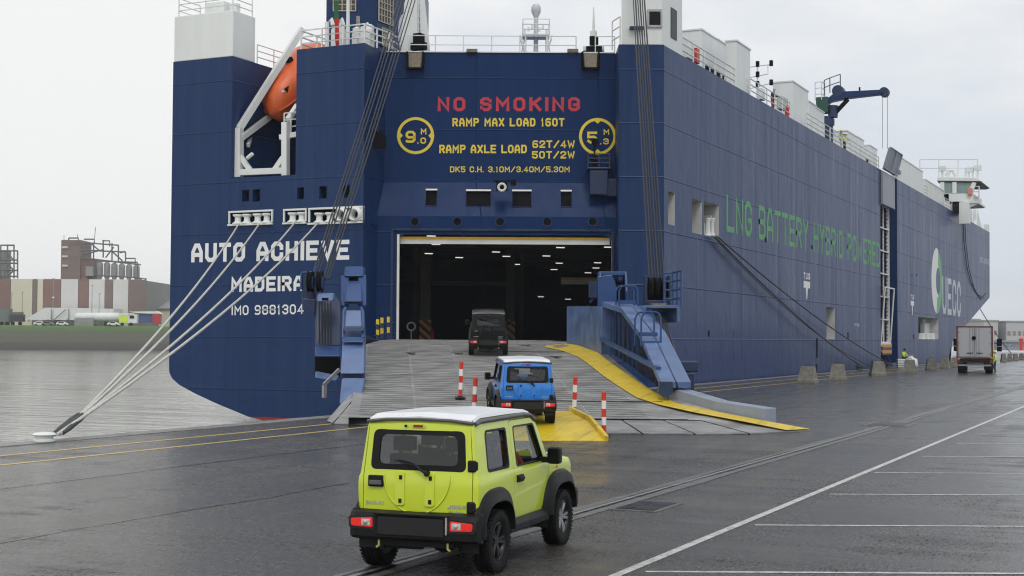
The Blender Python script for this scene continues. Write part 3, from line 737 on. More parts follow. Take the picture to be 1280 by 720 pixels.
tl('9', 507, 519.5, 178.5, 178.5, 163.5, .2, M['txt_yel'], cz); tl('M', 526, 533, 168, 168, 160.5, .2, M['txt_yel'], cz)
tl('.0', 521.5, 532.5, 179.5, 179.5, 172, .2, M['txt_yel'], cz)
tl('5', 734, 746.5, 179.5, 179.5, 164.5, .2, M['txt_yel'], cz); tl('M', 754.5, 761.5, 168.5, 168.5, 161.5, .2, M['txt_yel'], cz)
tl('.3', 750, 761, 180.5, 180.5, 173, .2, M['txt_yel'], cz)
for (cx, cy) in ((519.5, 169.5), (747, 170.5)):
    ct = dep(cx, cy, ZR); rad = 21.5 * ZR / FPX; mb = MB()
    for q4 in range(4):
        g0 = math.pi / 2 * q4 + .07; pts = []
        for k in range(13):
            g = g0 + (math.pi / 2 - .14) * k / 12; pts.append((math.cos(g) * rad, math.sin(g) * rad))
        stroke(mb, pts, .16, lambda q, l: ct + _r0 * q.x + Vector((0, 0, q.y)) - FH * l, .006)
        s_ = 1 if q4 % 2 == 0 else 0
        gx, gy = math.cos(math.pi / 2 * q4), math.sin(math.pi / 2 * q4)
        if (cx < 600) == (q4 % 2 == 0):
            tp = [(gx * (rad - .02) - gy * .16, gy * (rad - .02) + gx * .16), (gx * (rad - .16), gy * (rad - .16)), (gx * (rad - .02) + gy * .16, gy * (rad - .02) - gx * .16)]
            stroke(mb, tp, .13, lambda q, l: ct + _r0 * q.x + Vector((0, 0, q.y)) - FH * l, .009)
    mb.build('load_line_ring', M['txt_yel'], ship, fix=False)
# lettering on the side
def sl(text, a, b, c, thick, mat, **k): lettering(text, side(*a), side(*b), side(*c), thick, mat, ship, **k)
sl('LNG BATTERY HYBRID POWERED', (908, 289), (1100, 334.5), (908, 243), .15, M['txt_green'], gap=.22)
sl('UECC', (1178, 392), (1201, 396), (1178, 345), .16, M['txt_pale'], gap=.25)
sl('AUTO ACHIEVE', (1225, 328), (1236.5, 331), (1225, 321), .2, M['txt_pale'], gap=.2)
for (px, py, hh) in ((1008.5, 374, 24), (1140.5, 394, 20)):
    b0 = side(px, py); tp = side(px, py - hh * .72); y_ = b0.y; zz0, zz1 = b0.z, tp.z
    mb = MB(); wv = 1.0
    mb.poly([(XS + .006, y_ - .12, zz0), (XS + .006, y_ + .12, zz0), (XS + .006, y_ + .3, zz1 - .2), (XS + .006, y_ - .3, zz1 - .2)])
    mb.poly([(XS + .006, y_ - wv, zz1 - .2), (XS + .006, y_ + wv, zz1 - .2), (XS + .006, y_ + wv, zz1 + .3), (XS + .006, y_ - wv, zz1 + .3)])
    mb.build('tug_mark', M['txt_white'], ship, fix=False)
    lettering('TUG', (XS, y_ - 1, zz1 + .45), (XS, y_ + 1, zz1 + .45), (XS, y_ - 1, zz1 + .95), .22, M['txt_white'], ship)
M['emblem_green'] = plain('emblem_green', (.12, .45, .16), .5, var=.15)
# company emblem: a white and a green crescent
e0 = side(1171, 351); ez = side(1171, 311).z - e0.z
ey = (side(1177, 351).y - side(1164, 351).y) / 2
def cres(a0, a1, ro, ri, sh, mat, lift):
    mb = MB(); n = 22; P = lambda ang, r_, s_: Vector((XS + lift, e0.y + math.cos(ang) * ey * r_ + s_ * ey, e0.z + math.sin(ang) * ez * r_))
    for k in range(n):
        g, g2 = a0 + (a1 - a0) * k / n, a0 + (a1 - a0) * (k + 1) / n
        mb.poly([P(g, ro, 0), P(g2, ro, 0), P(g2, ri, sh), P(g, ri, sh)])
    mb.build('company_emblem', mat, ship, fix=False)
cres(R(75), R(275), 1.02, .42, .25, M['txt_white'], .006)
cres(R(-95), R(72), 1.02, .52, .08, M['emblem_green'], .009)
# draft-mark style spots and scuppers on the side
for (px, py, w_, h_) in ((1112 + 28, 344, .3, .3), (1146, 344, .3, .3), (1021, 435, .5, 1.5), (886, 417, .25, .35), (1060, 419, .4, .5), (1142, 421, .4, .5), (1118, 421, .4, .5), (1020.5, 465, .5, 1.2), (957, 300, .4, .3), (1015, 309, .4, .3)):
    p = side(px, py)
    MB().box((XS + .004, p.y, p.z), (.02, w_, h_)).build('scupper', M['black'], ship)
sl('PS', (1068, 408), (1074, 408), (1068, 404.5), .2, M['txt_pale'])
# white pilot-door fittings and mooring gear seen in the side openings
def inbox(px, py, wy, hz, off, mat, name, dx=.5):
    p = side(px, py, off); MB().box((p.x, p.y, p.z), (dx, wy, hz)).build(name, mat, ship, bevel=.04)
inbox(1161, 413, 9, 1.6, 1.2, M['white'], 'winch_housing'); inbox(1154, 404, 3.2, 3, 1.6, M['white'], 'door_leaf')
for px in (1152, 1158, 1165, 1170): inbox(px, 421.5, 1.2, .9, .5, M['white'], 'fender_roller')
inbox(1038, 404, 1.3, 4.2, 1.0, M['white'], 'door_leaf', .2); inbox(1038, 398, 1.6, .3, .7, M['black'], 'cross_brace'); inbox(1039, 411, 1.6, .3, .7, M['black'], 'cross_brace')
inbox(890, 283, 2.0, 1.2, .7, M['white'], 'fairlead_box'); inbox(872, 287, 1.6, .9, .8, M['white'], 'mooring_chock')
for px in (885, 890, 895):
    p = side(px, 284, .35); MB().lathe([(.16, -.55), (.2, -.5), (.14, -.3), (.14, .3), (.2, .5), (.16, .55)], p, n=12).build('roller', M['white_rail'], ship, smooth=40)
for (px, yt, yb) in ((839, 243, 279), (871, 254, 290), (889, 258, 293)):
    a, b = side(px, yt, 1.05), side(px, yb, 1.05)
    for f_ in (.55, .8): 
        p = a.lerp(b, f_); MB().bar(p + Vector((0, -1.4, 0)), p + Vector((0, 1.4, 0)), .07, .07).build('guard_rail', M['white_rail'], ship)
    p = a.lerp(b, .42); MB().box((p.x - .08, p.y, p.z), (.1, 2.9, 2.2)).build('inner_bulkhead', M['inner_beam'], ship)
# mooring fairleads on the stern: white frames with rollers
for fi, f in enumerate(fair_px):
    a, b = tran(f[0], f[3]), tran(f[1], f[2])
    w_ = b.x - a.x
    fm = MB()
    fm.bar((a.x - .1, YT - .05, a.z), (b.x + .1, YT - .05, a.z), .22, .10); fm.bar((a.x - .1, YT + .02, b.z), (b.x + .1, YT + .02, b.z), .22, .1)
    fm.bar((a.x - .05, YT + .02, a.z + .09), (a.x - .05, YT + .02, b.z - .06), .09, .2, up=(0, 1, 0)); fm.bar((b.x + .05, YT + .02, a.z + .09), (b.x + .05, YT + .02, b.z - .06), .09, .2, up=(0, 1, 0))
    fr_ = fm.build('fairlead_frame', M['white'], ship)
    rx = {0: (.16, .38, .64, .86), 1: (.33, .78), 2: (.16, .37)}[fi]
    for t_ in rx:
        x_ = a.x + w_ * t_
        MB().lathe([(.33, .05), (.33, .10), (.19, .2), (.18, .42), (.30, .52), (.30, .6), (.05, .62)], (x_, YT + .1, a.z), n=16).build('roller', M['white'], fr_, smooth=40)
    if fi == 2:
        for t_ in (.63, .9):
            c = Vector((a.x + w_ * t_, YT - .12, (a.z + b.z) / 2))
            prof = [(.47, .0), (.58, .12), (.52, .35), (.40, .45), (.33, .35), (.33, -.3), (.47, -.3)]
            MB().lathe([(r_ * .76, -h_ * .8 + .16) for r_, h_ in prof], c, (0, 1, 0), n=24, closed=True).build('panama_chock', M['white'], fr_, smooth=50)
# port tower and rails
def rails(pts, hgt, mat, parent, name='guard_rail', nr=3, step=1.6, r=.035):
    mb = MB(); pts = [Vector(p) for p in pts]
    for k in range(1, nr + 1): mb.tube([p + Vector((0, 0, hgt * k / nr)) for p in pts], r, 5)
    for a, b in zip(pts, pts[1:]):
        n = max(1, round((b - a).length / step))
        for k in range(n + (1 if b is pts[-1] else 0)): 
            p = a.lerp(b, k / n); mb.tube([p, p + Vector((0, 0, hgt))], r * 1.15, 5)
    return mb.build(name, mat, parent)
z20 = tran(250, 17).z
ytow = onp(320, 14, (x1, 0, 0), (1, 0, 0)).y
MB().prism([(XP + .02, YT + .02, ZD + .002), (x1 - .02, YT + .02, ZD + .002), (x1 - .02, ytow, ZD + .002), (XP + .02, ytow, ZD + .002)], (0, 0, z20 - ZD)).build('deck_house', M['white'], ship, bevel=.05)
rails([(XP + .2, ytow, z20), (XP + .2, YT + .2, z20), (x1 - .2, YT + .2, z20), (x1 - .2, ytow - .1, z20)], 1.1, M['white_rail'], ship)
MB().box((XP + 1.9, YT + 2, z20 + .5), (1.3, 1.2, 1.0)).box((XP + 3.2, YT + 1.6, z20 + .4), (.5, .4, .8)).build('deck_locker', M['white'], ship, bevel=.03)
rails([(x1 + .05, ytow + .1, ZD), (x1 + .05, YT + BD, ZD), (x2, YT + BD, ZD)], 1.1, M['white_rail'], ship)
rails([(x2 + .15, YT + BD, ZD), (x2 + .15, YT + .2, ZD), (xp1 - .15, YT + .2, ZD), (rl.x + .4, rl.y - .3, ZD), (rl.x + .1, rl.y + 1.5, ZD)], 1.1, M['white_rail'], ship, r=.05)
# white gear on the pier top
gm = MB(); rnd = random.Random(5)
for k in range(9):
    x_ = x2 + .6 + k * .42; y_ = YT + 1.2 + rnd.uniform(0, 1.5); hh = rnd.uniform(.5, 1.6)
    if k % 3 == 0: gm.tube([(x_, y_, ZD), (x_, y_, ZD + hh + .6), (x_ + .3, y_, ZD + hh + .75), (x_ + .4, y_, ZD + hh + .4)], .13, 8)
    else: gm.box((x_, y_, ZD + hh / 2), (.36, .4, hh)); gm.lathe([(.22, 0), (.22, .3), (.05, .4)], (x_, y_, ZD + hh), n=10)
gm.build('vent_head', M['white'], ship)
MB().tube([(x2 + 2.85, YT + .8, ZD), (x2 + 2.85, YT + .8, ZD + 5.5)], [.12, .05], 8).bar((x2 + 2.3, YT + .8, ZD + 3.2), (x2 + 3.4, YT + .8, ZD + 3.2), .06, .06).build('stern_light_mast', M['white'], ship)
fl = MB()
for k in range(5): fl.poly([(x2 + 1.9 + .04 * (k % 2), YT + .75 + .05 * k, ZD + 2.7 - k * .5), (x2 + 2.25 - .03 * (k % 2), YT + .75 + .03 * k, ZD + 2.75 - k * .5), (x2 + 2.25 - .03 * ((k + 1) % 2), YT + .78 + .03 * k, ZD + 2.25 - k * .5), (x2 + 1.9 + .04 * ((k + 1) % 2), YT + .8 + .05 * k, ZD + 2.2 - k * .5)], 0 if k < 2 else 1)
fl.build('ensign', [plain('flag_green', (.02, .12, .04), .8), plain('flag_red', (.5, .02, .02), .8)], ship)
# funnel casing behind the pier
Zf = 96.0
fp = [((404 - 640) / FPX * Zf, 0), ((443 - 640) / FPX * Zf, 0), ((467 - 640) / FPX * Zf, .9), ((484 - 640) / FPX * Zf, 2.6), ((520 - 640) / FPX * Zf, 6.5), ((520 - 640) / FPX * Zf, 12), ((404 - 640) / FPX * Zf, 12)]
f0 = Vector((0, 0, ZD))
fn_ = MB().prism([loc(u, Zf + d, ZD) for u, d in fp], (0, 0, 10)).build('funnel', M['hull'], ship, bevel=.1)
def grille(u0, u1, z0, z1, Za, Zb, name='funnel_grille'):
    mb = MB(); a, b = loc(u0, Za, 0), loc(u1, Zb, 0); d = (b - a); n_ = Vector((-d.y, d.x, 0)).normalized()
    if n_.dot(CAMP - a) < 0: n_ = -n_
    c = lambda s_, z, l: a + d * s_ + n_ * l + Vector((0, 0, z))
    mb.poly([c(0, z0, .03), c(1, z0, .03), c(1, z1, .03), c(0, z1, .03)], 1)
    nv, nh = 5, 5
    for k in range(nv + 1): mb.bar(c(k / nv, z0, .06), c(k / nv, z1, .06), .07, .07, up=n_)
    for k in range(nh + 1): mb.bar(c(0, z0 + (z1 - z0) * k / nh, .075), c(1, z0 + (z1 - z0) * k / nh, .075), .06, .06)
    for k in range(22): mb.bar(c(0, z0 + (z1 - z0) * (k + .5) / 22, .045), c(1, z0 + (z1 - z0) * (k + .5) / 22, .045), .03, .05, 2)
    mb.build(name, [plain('grille_frame', (.45, .42, .34), .6), M['black'], plain('grille_blade', (.16, .14, .11), .6)], fn_)
zf = lambda py: dep(450, py, Zf).z
grille(fp[0][0] + .5, fp[1][0] - .1, zf(14), zf(-24), Zf, Zf)
grille(fp[0][0] + 2.3, fp[1][0] + .0, zf(46), zf(21), Zf, Zf)
grille(fp[2][0] + .05, fp[3][0] - .05, zf(22), zf(-20), Zf + .95, Zf + 2.55)
grille(fp[2][0] + .3, fp[3][0] - .05, zf(52), zf(30), Zf + 1.15, Zf + 2.55)
# funnel badge: pale disc with a blue oval
fa, fb = loc(fp[3][0], Zf + 2.6, 0), loc(fp[4][0], Zf + 6.5, 0); fd = fb - fa; fnn = Vector((-fd.y, fd.x, 0)).normalized()
if fnn.dot(CAMP - fa) < 0: fnn = -fnn
def badge(s_, z_, rs, rz, mat, l):
    mb = MB(); c = fa + fd * s_ + fnn * l + Vector((0, 0, z_)); un = fd.normalized()
    mb.prism([c + un * math.cos(g * math.pi / 16) * rs + Vector((0, 0, math.sin(g * math.pi / 16) * rz)) for g in range(32)], fnn * .01)
    mb.build('funnel_badge', mat, fn_)
badge(.36, zf(28), .9, 1.55, M['txt_pale'], .02); badge(.40, zf(31), .62, .85, M['hull'], .04)
# exhaust pipes above the casing
for k in range(3): MB().lathe([(.35, 0), (.35, 2.5), (.30, 2.5), (.3, 2)], loc(-11 + k * 1.2, Zf + 4, ZD + 10), n=14).build('exhaust_pipe', M['steel'], fn_)
# gantry masts over the angled stern
Zm = 81.0
def trap(pxa, pxb, ya, pxc, pxd, yd, Z, depth, mat, name):
    a, b, c, d = dep(pxa, ya, Z), dep(pxb, ya, Z), dep(pxd, yd, Z), dep(pxc, yd, Z)
    return MB().prism([a, b, c, d], FH * depth).build(name, mat, ship, bevel=.05)
trap(500, 522, 66, 511, 522, -60, Zm, 1.6, M['white'], 'hoist_mast')
trap(526, 538, 66, 522.3, 524.5, -60, Zm + .1, .3, M['white'], 'hoist_mast_leg')
lm = MB()
for k in range(14):
    f_ = k / 14; a = dep(521.8 + .4 * (1 - f_), 60 - f_ * 110, Zm + .15); b = dep(535.5 - 12 * f_, 60 - f_ * 110, Zm + .15); lm.tube([a, b], .035, 5)
lm.build('mast_ladder', M['white_rail'], ship)
zsp = dep(525, 60, Zm).z
MB().box(dep(523.5, 52, Zm - .3), (.5, .5, .9)).box(dep(523.5, 58, Zm - .35), (.9, .4, .4)).build('mast_light', M['black'], ship)
# rail and fittings along the top of the angled stern
rails([loc(uL + 1.2, ZR + .3, zt - .02), loc(uR - 2.2, ZR + .3, zt - .02)], 1.05, M['white_rail'], ship, step=1.5, nr=2, r=.03)
rails([loc(uR - 1.1, ZR + .3, zt - .02), loc(uR, ZR + .3, zt - .02)], 1.05, M['white_rail'], ship, step=1.1, nr=2, r=.03)
MB().bar(loc(uL, ZR + .05, zt + .03), loc(uR, ZR + .05, zt + .03), .25, .06).build('cap_rail', M['white'], ship)
for px in (518.5, 738.5):
    c = dep(px, 75, ZR - .4); fb_ = MB()
    fb_.prism([c + _r0 * a + Vector((0, 0, z)) + FH * y for a, z, y in ((-.42, .5, .35), (.42, .5, .35), (.36, -.42, 0), (-.36, -.42, 0))], FH * .25 + Vector((0, 0, .05)))
    fo = fb_.build('stern_floodlight', M['brown'], ship, bevel=.05)
    MB().bar(c + Vector((0, 0, -.46)) - _r0 * .5 + FH * .1, c + Vector((0, 0, -.46)) + _r0 * .5 + FH * .1, .3, .08).bar(c - _r0 * .48 + Vector((0, 0, .5)) + FH * .25, c - _r0 * .44 + Vector((0, 0, -.45)) + FH * .1, .06, .3).bar(c + _r0 * .48 + Vector((0, 0, .5)) + FH * .25, c + _r0 * .44 + Vector((0, 0, -.45)) + FH * .1, .06, .3).build('lamp_bracket', M['black'], fo)
for px in (590, 716): MB().box(dep(px, 63.5, ZR - .15), (.62, .25, .18), rz=YAW).build('deck_fitting', M['brown'], ship)
c = loc((741 - 640) / FPX * 80.5, 80.5, zt)
MB().tube([c, c + Vector((0, 0, 1.6))], [.28, .2], 10).tube([c + Vector((0, 0, 1.6)), c + Vector((0, 0, 3.0))], [.1, .03], 8).box(c + Vector((0, 0, .5)) - FH * .2, (1.2, .5, .25), rz=YAW).build('small_mast', M['white'], ship)
MB().box(c + Vector((0, 0, .45)) - FH * .5, (.9, .25, .3), rz=YAW).box(c + Vector((0, 0, .95)) - FH * .4, (.5, .25, .5), rz=YAW).build('mast_light', M['black'], ship)
# radar mast with platform amidships
c = loc((668.5 - 640) / FPX * 100, 100, ZD); zz = lambda py: dep(668, py, 100).z
rm = MB().tube([c + Vector((0, 0, -.5)), Vector((c.x, c.y, zz(20)))], [.2, .16], 10)
rm.lathe([(.16, 0), (.34, .4), (.34, .75), (.22, .95), (0, 1.0)], (c.x, c.y, zz(22)), n=16)
rmo = rm.build('radar_mast', plain('mast_grey', (.55, .56, .57), .5), ship, smooth=40)
pm = MB(); zp = zz(46)
for sx in (-1, 1):
    for sy in (-1, 1):
        q0 = c + _r0 * sx * .75 + FH * sy * .7; pm.tube([q0, Vector((q0.x, q0.y, zp))], .06, 5)
        pm.tube([q0, Vector((q0.x - 1.9 * sx * _r0.x, q0.y - 1.9 * sx * _r0.y, zp))], .04, 5)
    q0 = c + _r0 * sx * 1.9; pm.tube([q0, c + _r0 * sx * .8 + Vector((0, 0, zp - c.z))], .045, 5)
pm.box((c.x, c.y, zp), (1.9, 1.7, .08), rz=YAW)
for sx in (-1, 1):
    for q in range(3): pm.tube([c + _r0 * sx * .75 - FH * .7 + Vector((0, 0, .3 + q * .55)), c - _r0 * sx * .75 - FH * .7 + Vector((0, 0, .8 + q * .55))], .03, 4)
for k in range(7): pm.box(c + _r0 * (-.8 + k * .26) + Vector((0, 0, zp - c.z + .35 + .2 * (k % 3))), (.16, .2, .28), rz=YAW)
pm.build('mast_platform', M['white'], rmo)
rails([c + _r0 * a + FH * b + Vector((0, 0, zp - c.z)) for a, b in ((-.95, .85), (-.95, -.85), (.95, -.85), (.95, .85), (-.95, .85))], 1.1, M['white_rail'], rmo, 'platform_rail', 3, 1.2, .035)
# portholes, windows, hood lights of the angled stern
for k, px in enumerate((518.5, 571.5, 625, 684, 741)):
    c = dep(px, 277, ZW - .02)
    po = MB().lathe([(.30, -.02), (.30, .05), (.22, .05), (.22, -.02)], c, -FH, n=20, closed=True).build('porthole', M['hull'], ship, smooth=40)
    MB().lathe([(.001, 0), (.22, .0)], c, -FH, n=20).build('pane', M['win'], po)
    MB().bar(c - _r0 * .3 + Vector((0, 0, -.42)) - FH * .06, c + _r0 * .3 + Vector((0, 0, -.42)) - FH * .06, .12, .04).build('drip_ledge', M['hull'], po)
nsl = _r0.cross(slv); nsl = nsl if nsl.dot(CAMP) > 0 and nsl.y < 0 else (-nsl if nsl.y > 0 else nsl)
for (a, b, c_0, c_1, D, _q) in SLW:
    P = lambda s_, t_, l: sl0 + _r0 * s_ + slv * t_ + nsl * l
    fr_ = MB()
    for (p, q_) in (((a, c_0), (b, c_0)), ((a, c_1), (b, c_1))): fr_.bar(P(*p, .02), P(*q_, .01), .04, .04, up=nsl)
    for (p, q_) in (((a, c_0 + .05), (a, c_1 - .05)), ((b, c_0 + .05), (b, c_1 - .05))): fr_.bar(P(*p, .02), P(*q_, .01), .04, .035, up=nsl)
    wf = fr_.build('window', M['hull_recess'], ship)
    MB().poly([P(a, c_0, -.15), P(b, c_0, -.15), P(b, c_1, -.15), P(a, c_1, -.15)]).build('pane', M['black'], wf, fix=False)
    MB().bar(P(a, c_0 + .03, .03), P(b, c_0 + .03, .03), .1, .06, up=nsl).build('drip_ledge', M['cream'], wf)
c = dep(627.5, 235, ZW - .6)
lo = MB().box(c + Vector((0, 0, .1)), (.62, .6, .5), rz=YAW).bar(c + Vector((0, 0, .38)) - _r0 * .45, c + Vector((0, 0, .38)) + _r0 * .75, .3, .08).box(c + _r0 * .62 + Vector((0, 0, .3)), (.3, .3, .3), rz=YAW).build('stern_camera', M['black'], ship, bevel=.03)
MB().lathe([(.2, 0), (.26, .06), (.2, .12), (.13, .06)], c - FH * .33, -FH, n=18, closed=True).build('camera_ring', M['white'], lo, smooth=60)
c = dep(748, 213, ZR - .7); bx_ = MB()
bx_.box(c + Vector((0, 0, -.75)), (1.0, 1.2, 1.35), rz=YAW).box(c + _r0 * .75 + Vector((0, 0, -1.0)), (.9, .7, 1.0), rz=YAW).box(c + Vector((0, 0, .05)), (1.3, 1.3, .12), rz=YAW)
bo = bx_.build('winch_box', M['blue_dark'], ship, bevel=.04)
rails([c + _r0 * a - FH * b + Vector((0, 0, .1)) for a, b in ((-.6, -.5), (-.6, .6), (.6, .6), (.6, -.5))], .75, M['blue_dark'], bo, 'platform_rail', 3, .6, .035)
MB().box(c + Vector((0, 0, .45)) - _r0 * .25, (.3, .4, .8), rz=YAW).lathe([(.2, 0), (.2, .3)], c + Vector((0, 0, 1.55)) - FH * .2 - _r0 * .22, -FH, n=12).tube([c + Vector((0, 0, .8)) - _r0 * .22, c + Vector((0, 0, 1.6)) - _r0 * .22], .06, 6).build('search_light', M['black'], bo)
# pocket in the port side of the recess with a hanging ladder
pk = dep(466, 172, 77.4)
MB().prism([pk + _r0 * a + Vector((0, 0, z)) for a, z in ((-.6, -.62), (.75, -.62), (.75, .1), (.45, .4), (-.3, .4), (-.6, .2))], FH * .02).build('recess_pocket', M['black'], ship)
pk = dep(466, 147, 77.3)
rails([pk - _r0 * .5 + Vector((0, 0, -.8)), pk + _r0 * .3 + Vector((0, 0, -.8))], 1.1, M['blue_dark'], ship, 'guard_rail', 3, .5, .03)

# ---------------------------------------------------------------- car deck seen through the stern door
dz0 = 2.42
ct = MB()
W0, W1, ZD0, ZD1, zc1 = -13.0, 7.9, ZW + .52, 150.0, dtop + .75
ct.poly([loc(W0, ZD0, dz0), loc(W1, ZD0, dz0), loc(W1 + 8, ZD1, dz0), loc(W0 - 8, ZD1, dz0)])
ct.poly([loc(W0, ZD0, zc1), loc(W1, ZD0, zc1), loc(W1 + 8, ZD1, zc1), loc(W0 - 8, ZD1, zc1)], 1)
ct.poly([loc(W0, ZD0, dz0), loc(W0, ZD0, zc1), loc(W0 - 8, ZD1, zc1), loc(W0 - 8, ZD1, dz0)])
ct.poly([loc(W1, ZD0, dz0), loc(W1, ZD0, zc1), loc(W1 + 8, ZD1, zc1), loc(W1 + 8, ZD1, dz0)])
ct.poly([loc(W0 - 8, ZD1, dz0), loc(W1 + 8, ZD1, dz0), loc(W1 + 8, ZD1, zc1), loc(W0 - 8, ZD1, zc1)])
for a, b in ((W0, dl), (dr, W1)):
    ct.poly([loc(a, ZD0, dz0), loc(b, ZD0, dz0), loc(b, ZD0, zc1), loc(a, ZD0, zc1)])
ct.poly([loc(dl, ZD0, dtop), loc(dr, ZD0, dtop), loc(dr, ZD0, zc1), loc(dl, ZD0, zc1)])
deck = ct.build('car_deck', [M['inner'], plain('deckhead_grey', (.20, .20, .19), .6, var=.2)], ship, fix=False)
dp = lambda px, py, Z: dep(px, py, Z)
# white jamb, white beam with yellow top, deck beams
ZJ = ZW + .1
jl = loc(dl + .08, ZJ, 0)
MB().box((jl.x, jl.y, (2.35 + dtop) / 2), (.13, .3, dtop - 2.36), rz=YAW).build('door_jamb', M['cream'], ship)
jr = loc(dr - .03, ZJ, 0); MB().box((jr.x, jr.y, (2.35 + dtop) / 2), (.08, .3, dtop - 2.36), rz=YAW).build('door_jamb', M['cream'], ship)
for (pa, pb_, Zb, nm, mt) in ((299.5, 305.5, 78.45, 'entrance_beam', 'cream'), (296.7, 299.4, 78.4, 'beam_stripe', 'orange_yel')):
    a, b = dp(640, pb_, Zb).z, dp(640, pa, Zb).z; cc = loc((dl + dr) / 2, Zb, (a + b) / 2)
    MB().box(cc, (dr - dl - .3, .25, b - a), rz=YAW).build(nm, M[mt], ship)
a0 = loc((725 - 640) / FPX * 95, 95, dp(640, 352, 95).z); MB().box(a0 + _r0 * 1, (4.6, .3, .32), rz=YAW).build('entrance_beam', M['cream'], ship)
MB().box(a0 + _r0 * 1 + Vector((0, 0, .24)), (4.6, .3, .12), rz=YAW).build('beam_stripe', M['orange_yel'], ship)
# frame round the door, proud of the plating
fo = MB(); q1 = (489.5 - 640) / FPX * ZW; q2 = (763 - 640) / FPX * ZW; zq = dz(287.3, ZW)
fo.bar(loc(q1, ZW - .04, zq), loc(q2, ZW - .04, zq), .1, .12); fo.bar(loc(q1, ZW - .04, 2.4), loc(q1, ZW - .04, zq - .07), .1, .12, up=_r0); fo.bar(loc(q2 + .12, ZW - .04, 2.4), loc(q2 + .12, ZW - .04, zq - .07), .1, .12, up=_r0)
fo.build('door_frame', M['blue_dark'], ship)
for x_, s_ in ((dl, 1), (dr, -1)):     # rounded upper corners of the opening
    pts = [loc(x_, ZW - .01, dtop)] + [loc(x_ + s_ * .55 * (1 - math.cos(g)), ZW - .01, dtop - .55 * (1 - math.sin(g))) for g in [math.pi / 2 * k / 6 for k in range(7)]][::-1]
    MB().prism(pts, FH * .2).build('corner_gusset', M['hull'], ship)
# transverse beams, deck edge, pillars
for Zb in (84, 90, 97, 105, 114):
    cc = loc((W0 + W1) / 2, Zb, zc1 - .45); MB().box(cc, (W1 - W0, .35, .5), rz=YAW).build('deck_beam', M['inner'], ship)
for (pxa, pxb, pya, pyb, Zb) in ((495, 523, 348, 353, 96), (540, 632, 352, 357, 100)):
    a, b = dp(pxa, pyb, Zb), dp(pxb, pya, Zb); cc = (a + b) / 2
    MB().box(cc, ((pxb - pxa) / FPX * Zb, .3, b.z - a.z), rz=YAW).build('hoistable_deck_edge', M['inner_beam'], ship)
for (px, wpx, Zp) in ((532, 13, 92), (638, 11, 100), (520, 7, 97), (652, 5, 104)):
    u = (px - 640) / FPX * Zp; ww = wpx / FPX * Zp
    cc = loc(u, Zp, 0)
    po = MB().box((cc.x, cc.y, (dz0 + zc1) / 2), (ww, ww, zc1 - dz0 - .01), rz=YAW).build('pillar', M['inner_beam'], ship)
    if wpx > 8: MB().box((cc.x, cc.y, dz0 + .66), (ww + .05, ww + .05, 1.3), rz=YAW).build('hazard_sleeve', M['hazard'], po)
lamp_px = [(539, 293.5, 82), (545, 305.5, 84), (536, 317, 88), (574, 322, 92), (620, 315, 90), (633, 320.5, 94), (645.5, 330.5, 102), (683, 320, 94), (700.5, 309.5, 86), (760.5, 309, 84), (699, 329, 102), (692.5, 337, 108), (747, 328.5, 100), (745, 335, 106), (735, 341, 112), (559, 363, 120), (628.5, 369.5, 124), (676, 371, 124), (710, 374, 124)]
for (px, py, Zl) in lamp_px:
    p = dp(px, py, Zl)
    if py < 350: p.z = min(p.z, zc1 - .55)
    lo = MB().box(p, (.5, .16, .05), rz=YAW + .25).build('ceiling_lamp', M['lamp'], ship)
    MB().box(p + Vector((0, 0, .08)), (.6, .24, .08), rz=YAW + .25).build('lamp_housing', M['inner_beam'], lo)
# extinguisher and cones inside
p = dp(540, 424, 93); p.z = dz0
MB().lathe([(.001, 0), (.13, 0), (.14, .05), (.14, .5), (.08, .62), (.04, .7), (.04, .8), (.001, .8)], p, n=12).box(p + Vector((0, 0, .4)) - _r0 * .2, (.1, .1, .7), rz=YAW).build('fire_extinguisher', M['red_plastic'], ship)
for px, py in ((514, 412),):
    p = dp(px, py, 88); MB().lathe([(.2, 0), (.26, .03), (.3, .0), (.26, -.03)], p + Vector((0, 0, .2)), -FH, n=16, closed=True).tube([p - Vector((0, 0, .1)), Vector((p.x, p.y, dz0))], .04, 6).build('hose_reel', M['white'], ship)

